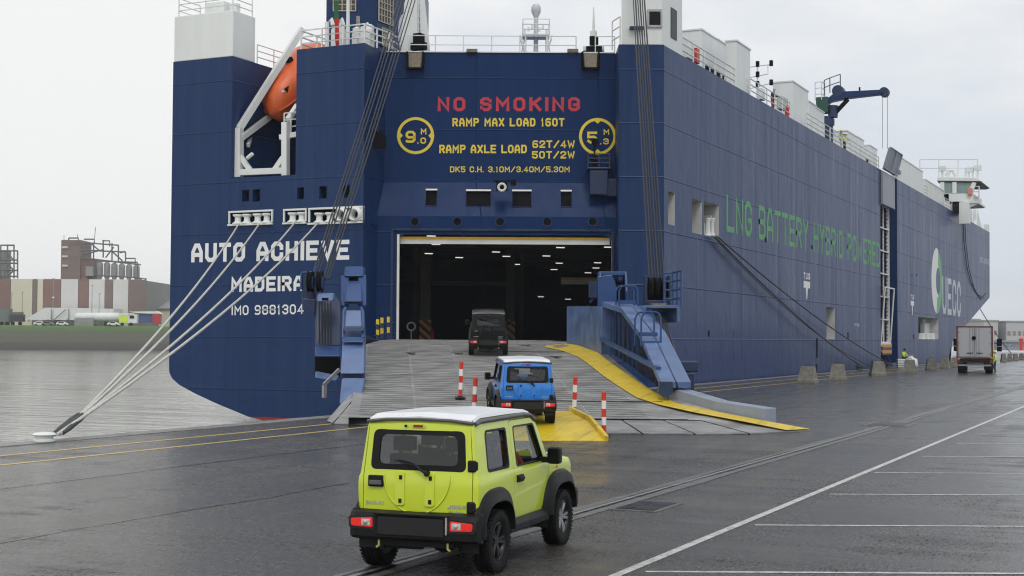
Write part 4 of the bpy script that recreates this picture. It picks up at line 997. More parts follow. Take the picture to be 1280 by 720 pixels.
# ---------------------------------------------------------------- stern ramp: two sections, a fan of toe flaps, girders along the edges
DP = [(78.0, 2.45), (66, 2.40), (60, 2.25), (56, 1.93), (50, 1.26), (44, .60), (40.6, .24)]
def zdk(Z):
    for (a, za), (b, zb_) in zip(DP, DP[1:]):
        if Z >= b: 
            f_ = (a - Z) / (a - b); return za + (zb_ - za) * f_
    return DP[-1][1]
ur = lambda Z: 2.0 + .083 * (78 - Z)
ul = lambda Z: (-8.0 + .088 * (78 - Z)) if Z < 66 else max(-8.0 + .088 * (78 - Z), -6.75)
def steel_ribbed():
    m, t, b = new_mat('ramp_steel')
    tcn = N(t, 'ShaderNodeTexCoord'); sp = N(t, 'ShaderNodeSeparateXYZ', {'Vector': tcn.outputs['Object']})
    g = N(t, 'ShaderNodeNewGeometry')
    st = N(t, 'ShaderNodeMapping', {'Vector': tcn.outputs['Object'], 'Scale': (.35, 1.6, 1)})
    n1 = N(t, 'ShaderNodeTexNoise', {'Vector': st.outputs[0], 'Scale': 1.6, 'Detail': 7.0, 'Roughness': .7})
    st2 = N(t, 'ShaderNodeMapping', {'Vector': tcn.outputs['Object'], 'Scale': (1.1, .12, 1)})
    n2 = N(t, 'ShaderNodeTexNoise', {'Vector': st2.outputs[0], 'Scale': 1.1, 'Detail': 4.0})
    c = ramp(t, n1.outputs['Fac'], [(.32, (.15, .15, .147)), (.5, (.26, .26, .255)), (.68, (.36, .36, .35))])
    c2 = N(t, 'ShaderNodeMixRGB', {'Fac': maprange(t, n2.outputs['Fac'], .5, .7, 0, .45), 'Color1': c, 'Color2': (.07, .068, .065, 1)})
    t.links.new(c2.outputs[0], b.inputs['Base Color'])
    t.links.new(maprange(t, n1.outputs['Fac'], .3, .7, .3, .55), b.inputs['Roughness'])
    bump(t, n1.outputs['Fac'], .25, .02, b)
    return m
M['ramp'] = steel_ribbed()
slope_rot = YAW + R(5)
rp = MB(); NZ = []
Zs = [78, 72, 66, 63, 60, 58, 56, 53, 50, 47, 44, 42, 40.6]
for a, b in zip(Zs, Zs[1:]):
    n = 6
    for k in range(n):
        P = lambda Z, k: loc(ul(Z) + (ur(Z) - ul(Z)) * k / n, Z, zdk(Z))
        rp.poly([P(a, k), P(b, k), P(b, k + 1), P(a, k + 1)])
for fn in (ul, ur):
    for a, b in zip(Zs, Zs[1:]):
        rp.poly([loc(fn(a), a, zdk(a)), loc(fn(b), b, zdk(b)), loc(fn(b), b, zdk(b) - .45), loc(fn(a), a, zdk(a) - .45)])
# cross bars welded on the deck
mid = (ul(60) + ur(60)) / 2
rampo = rp.build('stern_ramp', M['ramp'], ship, fix=False)
ribs = MB(); Z = 76.0; k = 0
while Z > 41:
    a, b = loc(ul(Z) + .25, Z + .18, zdk(Z + .18) + .012), loc(ur(Z) - 1.0, Z - .5, zdk(Z - .5) + .012)
    n = 5
    for i in range(n):
        f1, f2 = i / n + .004, (i + 1) / n - .004
        Za, Zb2 = Z + .18 - .68 * f1, Z + .18 - .68 * f2
        p = a.lerp(b, f1); p.z = zdk(Za) + .012; q_ = a.lerp(b, f2); q_.z = zdk(Zb2) + .012
        ribs.bar(p, q_, .04, .012)
    Z -= .42 if Z < 60 else .55
rb = ribs.build('grip_bars', M['ramp'], rampo); rb['kind'] = 'stuff'
# deck joints and lashing slots
jm = MB()
for Zj in (66, 57, 44):
    jm.box(loc((ul(Zj) + ur(Zj)) / 2, Zj, zdk(Zj) + .004), (ur(Zj) - ul(Zj) - .2, .07, .02), rz=slope_rot - R(8))
for (px, py, Z) in ((512, 444, 56), (571, 444, 56), (693, 449, 55), (655, 437, 60)):
    u = (px - 640) / FPX * Z; jm.box(loc(u, Z, zdk(Z) + .02), (.12, 1.1, .03), rz=slope_rot + R(20))
jm.build('deck_joint', M['joint'], rampo)
# toe line and flaps
toe = [(-5.25, 41.2), (-3.6, 40.5), (-2.0, 39.6), (-.6, 38.9), (.9, 38.2), (2.2, 37.75), (3.5, 37.55), (4.9, 37.5), (6.4, 37.7)]
hin = [(-5.0, 43.3), (-3.55, 42.4), (-2.05, 41.6), (-.75, 41.2), (.7, 40.9), (2.0, 40.7), (3.2, 40.6), (4.4, 40.55), (5.5, 40.4)]
fl_pts = list(zip(toe, hin))
zh = lambda Z: min(zdk(Z), .6) if Z > 40.7 else .22
for (t0, h0), (t1, h1) in zip(fl_pts, fl_pts[1:]):
    g = .025
    A, B = Vector(t0).lerp(Vector(t1), g), Vector(t0).lerp(Vector(t1), 1 - g); C_, D_ = Vector(h0).lerp(Vector(h1), g), Vector(h0).lerp(Vector(h1), 1 - g)
    pts = [loc(A.x, A.y, .035), loc(B.x, B.y, .035), loc(D_.x, D_.y, zh(D_.y) - .015), loc(C_.x, C_.y, zh(C_.y) - .015)]
    MB().prism(pts, (0, 0, -.028)).build('toe_flap', M['ramp'], rampo)
# filler between the deck end and the flap hinge, and the starboard wing
wg = MB()
last = [loc(u, Z, zh(Z)) for u, Z in hin]
dk_end = [loc(ul(40.6) + (ur(40.6) - ul(40.6)) * k / 6, 40.6, zdk(40.6)) for k in range(7)]
wing_r = [(4.62, 46.3), (5.25, 43.6), (6.2, 41.6), (7.3, 40.2), (8.35, 39.15)]
wpts = [loc(ur(46.3), 46.3, zdk(46.3) - .01), loc(4.62 + .1, 46.3, .8), loc(5.35, 43.6, .62), loc(6.2, 41.6, .40), loc(7.3, 40.2, .22), loc(8.35, 39.15, .05), loc(7.4, 38.45, .04), loc(6.42, 37.72, .035), loc(5.5, 40.4, .22), loc(5.1, 40.5, .23), loc(ur(44), 44, zdk(44) - .012)]
wg.poly([wpts[0], wpts[1], wpts[2], wpts[10]]); wg.poly([wpts[10], wpts[2], wpts[3], wpts[9]]); wg.poly([wpts[9], wpts[3], wpts[4], wpts[8]]); wg.poly([wpts[8], wpts[4], wpts[5], wpts[6]]); wg.poly([wpts[8], wpts[6], wpts[7]])
wg.poly([wpts[1], wpts[2], wpts[2] - Vector((0, 0, .6)), wpts[1] - Vector((0, 0, .6))])
for a, b in zip(wpts[2:6], wpts[3:6]): wg.poly([a, b, Vector((b.x, b.y, .0)), Vector((a.x, a.y, .0))])
for a, b in zip(wpts[5:8], wpts[6:8]): wg.poly([a, b, Vector((b.x, b.y, .003)), Vector((a.x, a.y, .003))])
wg.build('ramp_wing', M['ramp'], rampo, fix=False); wg = MB()
wg.poly([loc(ul(44), 44, zdk(44) - .012), loc(-5.0, 43.3, .5), loc(-5.25, 41.2, .035), loc(-5.6, 42.6, .03), loc(ul(46) - .05, 46, zdk(46) - .05)])
wg.build('ramp_wing', M['ramp'], rampo, fix=False)
# yellow walking strip along the starboard edge
ys_in = [(1.40, 58.9), (1.6, 58.4), (1.85, 57.8), (2.12, 57.0), (2.6, 55), (2.85, 53.2), (3.25, 49.6), (3.6, 47), (3.98, 44.6), (4.5, 43.1), (5.4, 41.3), (6.6, 39.8), (7.55, 38.55)]
ys_out = [(1.45, 59.6), (1.9, 60.8), (2.42, 62.4), (2.85, 60.0), (3.48, 56.6), (3.72, 53.6), (4.16, 49.9), (4.48, 47), (4.75, 45.2), (5.3, 43.4), (6.2, 41.55), (7.3, 40.15), (8.33, 39.17)]
yzs = [0, 0, 0, 0, 0, 0, 0, 0, 0, .52, .37, .2, .045]
ym = MB()
for k in range(len(ys_in) - 1):
    def pz(l, i): 
        u, Z = l[i]; return loc(u, Z, (zdk(Z) if yzs[i] == 0 else yzs[i]) + .03)
    ym.poly([pz(ys_in, k), pz(ys_in, k + 1), pz(ys_out, k + 1), pz(ys_out, k)])
ym.build('walkway_strip', M['yellow'], rampo, fix=False)
# yellow loading wedge laid over the toe: a thing of its own
wd = empty('loading_wedge', loc(.9, 38, 0), 0)
tag(wd, 'yellow steel wedge plate laid on the ramp toe under the blue off-road car', 'ramp wedge')
wp = [(2.38, 35.0, .012), (-.6, 35.0, .012), (-.85, 37.4, .34), (-1.25, 41.2, .42), (1.72, 41.0, .44), (2.1, 37.4, .36)]
wq = [loc(*p) for p in wp]
wm_ = MB().poly([wq[0], wq[1], wq[2], wq[5]]).poly([wq[5], wq[2], wq[3], wq[4]])
for a, b in ((0, 5), (5, 4), (1, 2), (2, 3), (0, 1)): wm_.poly([wq[a], wq[b], Vector((wq[b].x, wq[b].y, .001)), Vector((wq[a].x, wq[a].y, .001))])
wm_.build('wedge_plate', M['yellow'], wd, fix=False)
for ln in ((0, 5, 4), (1, 2, 3)):
    cb = MB()
    for a, b in zip(ln, ln[1:]): cb.bar(wq[a] + Vector((0, 0, .06)), wq[b] + Vector((0, 0, .06)), .1, .14)
    cb.build('wheel_kerb', M['yellow'], wd, bevel=.01)
# starboard box wall of the upper section
def strip_wall(pts, top, bot, thick, mat, name, par):
    mb = MB()
    for (a, b), (ta, tb), (ba, bb) in zip(zip(pts, pts[1:]), zip(top, top[1:]), zip(bot, bot[1:])):
        n_ = Vector((b[1] - a[1], -(b[0] - a[0]))).normalized() * thick
        q_ = [loc(a[0], a[1], ba), loc(b[0], b[1], bb), loc(b[0], b[1], tb), loc(a[0], a[1], ta)]
        off = _r0 * n_.x + FH * n_.y
        if off.dot(_r0) < 0: off = -off
        mb.prism(q_, off)
    return mb.build(name, mat, par, bevel=.02)
bw = strip_wall([(2.46, 62.8), (3.58, 56)], [dep(708, 383, 62.8).z, dep(752, 383, 56).z], [zdk(62.8) - .3, zdk(56) - .3], .9, M['blue_light'], 'fender_wall', rampo)
# starboard girder: back plate, sloping top chord, middle rail, webs
def Pp(px, py, Z): return dep(px, py, Z)
gA = [(752.5, 381, 56), (775, 386, 54), (800, 407, 51), (815, 424, 49), (823, 450, 46.5), (831, 483, 44)]
chord = [Pp(753, 377, 56), Pp(776, 384, 53.5), Pp(799, 415, 50), Pp(826, 477, 44)]
bot = [loc(3.62, 56, zdk(56)), loc(3.95, 53.5, zdk(53.5)), loc(4.25, 50, zdk(50)), loc(4.85, 44, zdk(44))]
cw = .95
for c in (0,):
    cm_ = MB()
    for a, b in zip(chord, chord[1:]):
        up_ = (b - a).cross(_r0); up_ = up_ if up_.z > 0 else -up_
        up_.normalize()
        q_ = [a, b, b + _r0 * cw, a + _r0 * cw]; cm_.prism(q_, -up_ * .22)
    cm_.build('girder_chord', M['blue_light'], rampo, bevel=.02)
bp = MB()
for k in range(3):
    o_ = _r0 * .45; bp.prism([bot[k] + o_, bot[k + 1] + o_, chord[k + 1] + o_, chord[k] + o_], _r0 * .05)
bp.build('girder_web', M['web_dark'], rampo)
mr_a, mr_b = Pp(752.5, 424, 56), Pp(823, 461, 45.3)
MB().bar(mr_a, mr_b, .16, .13).build('girder_rail', M['blue_gear'], rampo)
for k in range(10):
    f_ = (k + .35) / 10
    def along(l, f):
        x = f * 3; i = min(2, int(x)); return l[i].lerp(l[i + 1], x - i)
    lo_, hi_ = along(bot, f_), along(chord, f_)
    hi_ = Vector((lo_.x, lo_.y, hi_.z - .2))
    MB().bar(lo_ + _r0 * .30 + Vector((0, 0, .03)), hi_ + _r0 * .30, .04, .06, up=_r0).build('web_stiffener', M['blue_gear'], rampo)
    if False: pass
bx0 = loc(3.55, 56.02, 0)
ft = Pp(832, 489, 44.0)
MB().prism([ft + _r0 * a + Vector((0, 0, z)) for a, z in ((-.22, -.05), (.25, -.05), (.22, .3), (-.18, .3))], FH * .4).lathe([(.2, 0), (.2, .06)], ft - FH * .05, FH, n=14).build('girder_foot', M['blue_dark'], rampo)
# sloping foot plate and deflector
dfl = [Pp(797, 417, 50), Pp(813, 417, 50), Pp(856, 479, 44), Pp(826, 479, 44)]
# sheave housing on top of the girder
sh = empty('sheave_housing', Pp(765, 383, 58), YAW, rampo)
def housing(cx, zbase, Zc, wd_, flip, par):
    b0 = cx
    m1 = MB(); hh = 1.35
    for s_ in (-1, 1):
        c = b0 + _r0 * s_ * wd_ / 2
        pts = [c + FH * y + Vector((0, 0, z)) for y, z in ((-.7, -.1), (.9, -.1), (.75, hh), (-.35, hh + .05), (-.8, hh * .45))]
        m1.prism(pts, _r0 * .09)
    o1 = m1.build('cheek_plate', M['blue_gear'], par, bevel=.02)
    m2 = MB().box(b0 + Vector((0, 0, hh)) + FH * .2 + _r0 * .045, (wd_ + .12, 1.0, .16), rz=YAW).box(b0 + FH * .5 + Vector((0, 0, .5)) + _r0 * .045, (wd_ - .1, .1, 1.2), rz=YAW)
    m2.build('housing_top', M['blue_gear'], par, bevel=.02)
    for s_ in (-.25, .25):
        c = b0 + _r0 * (s_ * wd_ + .045) + Vector((0, 0, .55)) + FH * .1
        MB().lathe([(.2, -.05), (.55, -.1), (.47, 0), (.55, .1), (.2, .05)], c, _r0, n=20, closed=True).build('sheave', M['black'], par, smooth=40)
hz = Pp(764, 383, 58)
housing(hz, 0, 58, 1.05, 1, rampo)
sp_ = [Pp(738.5, 374, 60), Pp(745, 352, 60), Pp(748, 352, 60), Pp(748, 376, 60)]
MB().prism([Pp(748, 383, 56.8), Pp(767, 381, 56.8), Pp(772, 362, 56.8), Pp(765, 343.5, 56.8), Pp(747, 345.5, 56.8)], FH * .3).build('bracket_plate', M['blue_gear'], rampo, bevel=.02)
MB().box(Pp(741, 362, 61), (.35, .5, .7), rz=YAW).bar(Pp(737, 378, 61), Pp(748, 366, 61), .12, .12).build('hinge_arm', M['blue_dark'], rampo)
def hoop(p0, wu, hgt, dirv, par, rows=2, r=.035):
    mb = MB()
    p0 = Vector(p0)
    for d_ in (0, 1):
        o_ = dirv * d_
        pts = [p0 + o_, p0 + o_ + Vector((0, 0, hgt * .8)), p0 + o_ + _r0 * wu * .12 + Vector((0, 0, hgt * .95)), p0 + o_ + _r0 * wu * .25 + Vector((0, 0, hgt)), p0 + o_ + _r0 * wu * .75 + Vector((0, 0, hgt)), p0 + o_ + _r0 * wu * .9 + Vector((0, 0, hgt * .95)), p0 + o_ + _r0 * wu + Vector((0, 0, hgt * .8)), p0 + o_ + _r0 * wu]
        mb.tube(pts, r, 6)
    for k in range(rows):
        z = .12 + .3 * k; a = p0 + dirv * k * .5 + Vector((0, 0, z)); mb.bar(a, a + _r0 * wu, .06, .14)
    mb.build('hoop_rail', M['blue_gear'], par)
hoop(Pp(774, 391, 54), .72, 1.05, FH * .45 - _r0 * .1, rampo)
hoop(Pp(801.5, 433, 48.6), .68, 1.2, FH * .8 - _r0 * .15, rampo)
# starboard platform with rail, and the lower sheave block on the hoist wires
pc = [Pp(808, 377, 53.5), Pp(842, 392, 51), Pp(842, 377, 53), Pp(826, 372, 55)]
cpl = Pp(824, 384, 53)
plo = MB().box(cpl, (1.15, 1.7, .12), rz=YAW + .25).box(cpl + _r0 * .45 + Vector((0, 0, -.3)), (.12, 1.6, .55), rz=YAW + .25).prism([cpl + _r0 * a + FH * b + Vector((0, 0, z)) for a, b, z in ((-.62, -.6, 0), (-.62, .8, 0), (-.62, .6, -1.0), (-.62, -.2, -1.2))], _r0 * .1).build('wire_platform', M['blue_light'], rampo, bevel=.02)
MB().box(cpl + Vector((0, 0, .1)) + FH * .2, (.55, .6, .1), rz=YAW).build('grating_patch', M['brown'], plo)
rails([cpl + _r0 * .3 + FH * 1.0, cpl + _r0 * .62 + FH * .9, cpl + _r0 * .75 - FH * .8], 1.35, M['blue_gear'], plo, 'platform_rail', 4, .8, .04)
shb = Pp(821, 362, 55)
for k in range(3):
    MB().lathe([(.12, -.07), (.5, -.09), (.44, 0), (.5, .09), (.12, .07)], shb + _r0 * (k - 1) * .24, _r0, n=18, closed=True).build('sheave', M['black'], plo, smooth=40)
MB().box(shb + Vector((0, 0, -.55)), (1.0, .8, .25), rz=YAW).box(shb + _r0 * .46, (.08, .9, 1.1), rz=YAW).box(shb - _r0 * .46, (.08, .9, 1.1), rz=YAW).build('sheave_block', M['blue_dark'], plo, bevel=.02)
lb = Pp(848, 458, 47)
lbo = MB().box(lb + FH * .4, (1.3, 1.2, .35), rz=YAW).box(lb + FH * .2 + Vector((0, 0, -.75)), (1.0, 1.0, 1.1), rz=YAW).build('lower_bracket', M['blue_dark'], rampo, bevel=.03)
for k in range(6):
    a = Pp(813 + k * 2.6, 376 + k, 54); b = Pp(833 + k * 3.2, 452 + k, 47.2); MB().tube([a, b], .028, 5).build('hoist_wire', M['wire'], rampo)
# outer wing plate standing on the quay side of the walking strip
wp_ = [loc(5.05, 44.3, 0), loc(7.05, 39.75 + .35, 0)]
strip_wall([(5.0, 44.5), (6.05, 42.0), (7.25, 40.3)], [1.02, .72, .58], [.3, .1, .05], .5, M['wing_grey'], 'wing_plate', rampo)
MB().prism([Pp(833, 492, 44.6), Pp(862, 492, 45.2), Pp(838, 470, 45.5)], FH * .4).build('wing_gusset', M['blue_dark'], rampo)

# port side gear: sheave arms, hoist block and the stack of sloping covers
def cover(pts, depth, mat, name='cover_plate', bev=.05):
    return MB().prism(pts, FH * depth).build(name, mat, rampo, bevel=bev)
cover([Pp(425, 467, 47), Pp(455, 467, 47), Pp(455.5, 425, 50), Pp(454, 388, 53), Pp(432, 388, 53), Pp(428, 425, 50)], .6, M['blue_light'])
cover([Pp(424, 505, 45.0), Pp(450, 505, 45.0), Pp(456, 473, 46.2), Pp(427, 473, 46.2)], .5, M['blue_light'])
cover([Pp(424, 512, 44.8), Pp(451, 511, 44.8), Pp(452, 504, 45.2), Pp(424, 504, 45.2)], .5, M['blue_dark'])
cover([Pp(426, 474, 47.4), Pp(455, 474, 47.4), Pp(455, 465, 47.4), Pp(426, 465, 47.4)], .4, M['blue_dark'])
cover([Pp(427, 428, 49.4), Pp(455, 428, 49.4), Pp(455, 421, 49.6), Pp(428, 421, 49.6)], .3, M['blue_gear'])
cover([Pp(428, 414, 49.8), Pp(455, 414, 49.8), Pp(455, 409, 50), Pp(428, 409, 50)], .3, M['blue_dark'])
cover([Pp(431, 408, 50.1), Pp(452, 408, 50.1), Pp(451, 389, 51.6), Pp(433, 389, 51.6)], .2, M['blue_light'])
for (px, a, b) in ((429.5, 423, 385), (453.5, 423, 385)): MB().tube([Pp(px, a, 49.6), Pp(px, b + 4, 51.8), Pp(px + (2 if px < 440 else -2), b, 52), ], .06, 6).build('cover_rim', M['blue_gear'], rampo)
cover([Pp(431, 377, 53.5), Pp(452, 377, 53.5), Pp(451, 351, 55), Pp(434, 351, 55)], .5, M['blue_gear'])
cover([Pp(430, 380, 53.8), Pp(453, 380, 53.8), Pp(453, 376, 53.8), Pp(430, 376, 53.8)], .5, M['blue_dark'])
cover([Pp(430, 345, 55), Pp(454, 345, 55), Pp(454, 333, 55.4), Pp(431, 333, 55.4)], .9, M['blue_gear'])
cover([Pp(433, 352, 55.8), Pp(452, 352, 55.8), Pp(452, 343, 55.8), Pp(433, 343, 55.8)], .3, M['black'])
for px in (431, 453): MB().bar(Pp(px, 383, 54), Pp(px, 345, 55.2), .12, .3, up=_r0).build('cover_rim', M['blue_gear'], rampo)
for py in (343, 350, 357, 363): MB().bar(Pp(424, py, 55.6), Pp(431, py + 1, 55.6), .09, .09).build('hinge_lug', M['blue_dark'], rampo)
cover([Pp(394, 433, 53), Pp(426, 432, 53), Pp(427, 378, 54), Pp(416, 366, 54), Pp(394, 366, 54)], .35, M['blue_dark'])
cover([Pp(396, 377, 52.4), Pp(416, 376, 52.4), Pp(417, 366, 52.6), Pp(397, 367, 52.6)], .6, M['blue_light'])
MB().box(Pp(406.5, 374, 52.0), (.22, .2, .1), rz=YAW).build('grating_patch', M['black'], rampo)
for k in range(5): MB().tube([Pp(399 + k * 3.6, 378, 52.3), Pp(399.5 + k * 3.5, 432, 52.3)], .03, 5).build('hoist_wire', M['wire'], rampo)
cover([Pp(393, 445, 52.2), Pp(426, 445, 52.2), Pp(426, 433, 52.6), Pp(394, 432, 52.6)], .6, M['blue_gear'])
cover([Pp(393, 472, 53.6), Pp(425, 472, 53.6), Pp(425, 446, 53.8), Pp(393, 446, 53.8)], .1, M['black'])
cover([Pp(393, 472, 52), Pp(420, 476, 52), Pp(424, 470, 52.5), Pp(394, 464, 52.5)], .3, M['blue_light'])
MB().bar(Pp(424, 462, 50), Pp(405, 481, 49.5), .08, .12).build('stay_bar', M['steel'], rampo)
MB().tube([Pp(405.5, 481, 49.5), Pp(405.5, 497, 49.5)], .09, 8).build('counter_weight', M['steel'], rampo)
cover([Pp(377, 375, 54), Pp(393, 374, 54), Pp(393, 342, 54), Pp(377, 341, 54)], .4, M['blue_dark'])
cover([Pp(378, 380, 53.6), Pp(394, 398, 53.6), Pp(394, 374, 53.6), Pp(378, 372, 53.6)], .4, M['blue_dark'])
for px in (388, 400):
    MB().lathe([(.1, -.06), (.42, -.1), (.36, 0), (.42, .1), (.1, .06)], Pp(px, 352, 53.5), _r0, n=18, closed=True).build('sheave', M['black'], rampo, smooth=40)
    cover([Pp(px - 3, 360, 53.3), Pp(px + 2.5, 360, 53.3), Pp(px + 4, 346, 53.3), Pp(px - 1, 346, 53.3)], .6, M['blue_gear'], 'sheave_cheek', .02)
for a, b in (((377, 341), (394, 340)), ((394, 340), (395, 331)), ((377, 341), (376, 362))): MB().tube([Pp(*a, 54), Pp(*b, 54)], .05, 5).build('guard_rail', M['blue_gear'], rampo)
cover([Pp(456, 418, 60), Pp(474, 426, 62), Pp(456, 430, 61)], .3, M['blue_dark'])
# yellow-black chain posts beside the port jamb
for (px, yt, yb) in ((472, 399, 424), (477.5, 397, 423), (485.5, 396, 422)):
    Zp = 72 + (px - 472) * .25
    for a, b, mt in ((yt, yt + 7, 'yellow'), (yt + 7, yt + 13, 'blue_dark'), (yt + 13, yt + 20, 'yellow'), (yt + 20, yb + 1, 'blue_dark')):
        MB().tube([Pp(px, a, Zp), Pp(px, b, Zp)], .09, 6).build('chain_post', M[mt], rampo)
for yy in (404, 417): MB().tube([Pp(468, yy + 2, 71), Pp(478, yy + 1, 73.3), Pp(494, yy - 1, 77)], .025, 5).build('chain_rail', M['blue_gear'], rampo)
# hoist wires from the masts down to the ramp gear
for k in range(6):
    a = dep(507 + k * 4.2, -30, Zm - 1.2); b = Pp(389 + k * 3.4 + (5 if k > 2 else 0), 349, 53.6); MB().tube([a, a.lerp(b, .5) + Vector((0, 0, -.15)), b], .032, 5).build('hoist_wire', M['wire'], ship)
for k in range(6):
    a = dep(790 + k * 2.7, -30, 75.5); b = Pp(812 + k * 3.7, 356, 55); MB().tube([a, b], .03 + .012 * (k % 2), 5).build('hoist_wire', M['wire'], ship)

# ---------------------------------------------------------------- houses and gear along the starboard deck edge
def deckbox(pl, pm, prr, yt, off, name='vent_housing', z0=ZD, mat=None, right_cap=True):
    p = side(pm, yt, off); y1 = side(prr, yt + (prr - pm) * .57, off).y
    xl = onp(pl, yt, (0, p.y, 0), (0, 1, 0)).x
    o = MB().prism([(p.x, p.y, z0), (xl, p.y, z0), (xl, y1, z0), (p.x, y1, z0)], (0, 0, p.z - z0)).build(name, mat or M['white'], ship, bevel=.06)
    MB().box(((p.x + xl) / 2, (p.y + y1) / 2, p.z - .02), (abs(p.x - xl) + .1, abs(y1 - p.y) + .1, .1)).build('roof_lip', mat or M['white'], o)
    for k in range(1, int(abs(y1 - p.y) / 2.2)):
        MB().box((p.x + .012, p.y + k * 2.2, (z0 + p.z) / 2), (.03, .06, (p.z - z0) * .96)).build('stiffener', mat or M['white'], o)
    return o, p, y1
# corner tower on the pillar
t0, t1_ = loc(uR + .15, ZC + .1, ZD), loc(uC - .12, ZC + .1, ZD)
tw_y1 = side(853, 60, .1).y
tow = MB().prism([t0, t1_, Vector((t1_.x, tw_y1, ZD)), Vector((t0.x - 1, tw_y1, ZD))], (0, 0, 8)).build('corner_tower', M['white'], ship, bevel=.05)
cwn = dep(818.5, 23, ZC + .05); wf = MB()
for s_ in (-1, 1):
    wf.bar(cwn + _r0 * s_ * .36 + Vector((0, 0, -.44)), cwn + _r0 * s_ * .36 + Vector((0, 0, .44)), .1, .14, up=FH)
    wf.bar(cwn - _r0 * .41 + Vector((0, 0, s_ * .44)), cwn + _r0 * .41 + Vector((0, 0, s_ * .44)), .1, .13)
wfo = wf.build('window', M['steel'], tow); MB().box(cwn, (.66, .06, .8), rz=YAW).build('pane', M['win'], wfo)
p = side(842, 30, .1); MB().box((t1_.x + .01, p.y, p.z), (.05, 1.0, 1.7)).build('slot_window', M['win'], tow)
MB().bar(dep(787, 35, ZC - .1), dep(805, 35, ZC - .1), .4, .12).build('wire_guide', M['blue_dark'], tow)
MB().prism([dep(786, 56, ZC + .2), dep(803, 56, ZC + .2), dep(803, -40, ZC + .2), dep(786, -40, ZC + .2)], FH * .8).build('hoist_mast', M['white'], tow)
rails([loc(uR + .1, ZC + .25, ZD), loc(uR - .25, ZC + 1.5, ZD)], 1.6, M['white_rail'], tow)
deckbox(850, 877, 897, 36, 2.4); deckbox(890, 896.5, 916, 48, 2.4)
deckbox(907, 920.5, 938, 50, .35)
deckbox(966, 991, 1010.5, 101, .9); deckbox(1003, 1011, 1020, 126, 2.0); deckbox(1014, 1020, 1030.5, 134, 2.0)
deckbox(1036, 1059, 1071, 163, 2.2); deckbox(1066, 1071, 1080, 170, 2.2); deckbox(1080, 1087, 1096.5, 181, 2.2)
deckbox(1114, 1122.5, 1153.5, 194, .15); deckbox(1152, 1157, 1180, 224, .8)
MB().box(side(1122, 213, -.01) + Vector((-.1, 1, 0)), (.15, 2.2, .35)).build('slot_window', M['win'], ship)
# louvred openings under the vent houses
for (pa, pb_, py) in ((880, 916, 75), (1012, 1031, 160), (1064, 1092, 190)):
    n = 5
    for k in range(n):
        px = pa + (pb_ - pa) * (k + .5) / n; p = side(px, py + (px - pa) * .57, 2.38); p.z = ZD + 1.0
        MB().box(p, (.08, .55 * (side(pb_, py, 2).y - side(pa, py, 2).y) / n, 1.5)).build('louvre_opening', M['black'], ship)
def edge_rail(pa, pb_, n=2):
    ya, yb_ = side(pa, 60 + (pa - 830) * .58, .08).y, side(pb_, 60 + (pb_ - 830) * .58, .08).y
    rails([(XS - .12, ya, ZD), (XS - .12, yb_, ZD)], 1.15, M['white_rail'], ship, step=2.0, nr=3, r=.04)
edge_rail(853, 919); edge_rail(938, 988); edge_rail(1008, 1099); edge_rail(1155, 1160); edge_rail(1181, 1215)
def small(px, py, dims, mat, name, off=.6, lab=None):
    p = side(px, py, off); o = MB().box(p, dims).build(name, mat, ship, bevel=.03); return o
for px, py in ((870, 70), (984.5, 140)): small(px, py, (.3, .55, .9), M['red_plastic'], 'hose_cabinet')
small(858, 62, (.6, 1.2, 1.2), M['white'], 'deck_locker', .9); small(978, 130, (.5, 1.4, .9), plain('deck_green', (.42, .5, .45), .6), 'deck_winch', .9); small(951, 118, (.4, .9, .8), M['white'], 'deck_locker', .9)
# antenna frame
am = MB(); pb0 = side(947, 116, 2.0); A_ = lambda px, py: onp(px, py, (0, pb0.y, 0), (0, 1, 0))
am.tube([A_(947, 118), A_(947, 80)], .05, 5).tube([A_(936, 84), A_(964, 80.5)], .04, 5).tube([A_(936, 97), A_(960, 92.5), A_(960, 82)], .04, 5).tube([A_(936, 111), A_(964, 104)], .04, 5)
amo = am.build('antenna_frame', M['white_rail'], ship)
for px, py in ((947, 80), (964, 79), (947, 93), (964, 103), (947, 105)): MB().box(A_(px, py), (.22, .22, .4)).build('signal_lamp', M['black'], amo)
# stowed gangway in its recess and the tilted upper leaf
gx = XS - .35
ym0, ym1 = yg0 + .9, (yg0 + yg1) / 2 + 1.2
gl = MB(); zt_, zb2 = side(1110, 258).z, side(1110, 428).z
gl.box((gx, ym0, (zt_ + zb2) / 2), (.3, .13, zt_ - zb2)).box((gx, ym1, (zt_ + zb2) / 2), (.3, .13, zt_ - zb2)).box((gx, (ym0 + ym1) / 2, (zt_ + zb2) / 2), (.12, .08, zt_ - zb2))
go = gl.build('gangway', M['white_rail'], ship)
for k in range(7):
    z = zb2 + (zt_ - zb2) * k / 6; MB().box((gx, (ym0 + ym1) / 2, z), (.26, ym1 - ym0, .12)).build('gangway_step', M['white_rail'], go)
for k in range(36):
    z = zb2 + (zt_ - zb2) * k / 35; MB().box((gx - .1, (ym0 + ym1) / 2, z), (.16, ym1 - ym0, .06)).build('gangway_step', M['black'], go)
MB().box((gx + .12, (ym0 + ym1) / 2, zb2 - .2), (.3, ym1 - ym0 + .4, .35)).bar((gx + .2, ym0, zb2), (gx + .7, ym0 - .6, zb2 + 5.2), .12, .12).bar((gx + .2, ym1, zb2), (gx + .7, ym1 - .6, zb2 + 5.2), .12, .12).bar((gx + .7, ym0 - .6, zb2 + 5.2), (gx + .7, ym1 - .6, zb2 + 5.2), .12, .12).build('gangway_foot', M['white_rail'], go)
zy = side(1110, 437).z
MB().box((gx + .1, (ym0 + ym1) / 2, zy), (.5, ym1 - ym0, 1.0)).build('warning_board', M['hazard'], go)
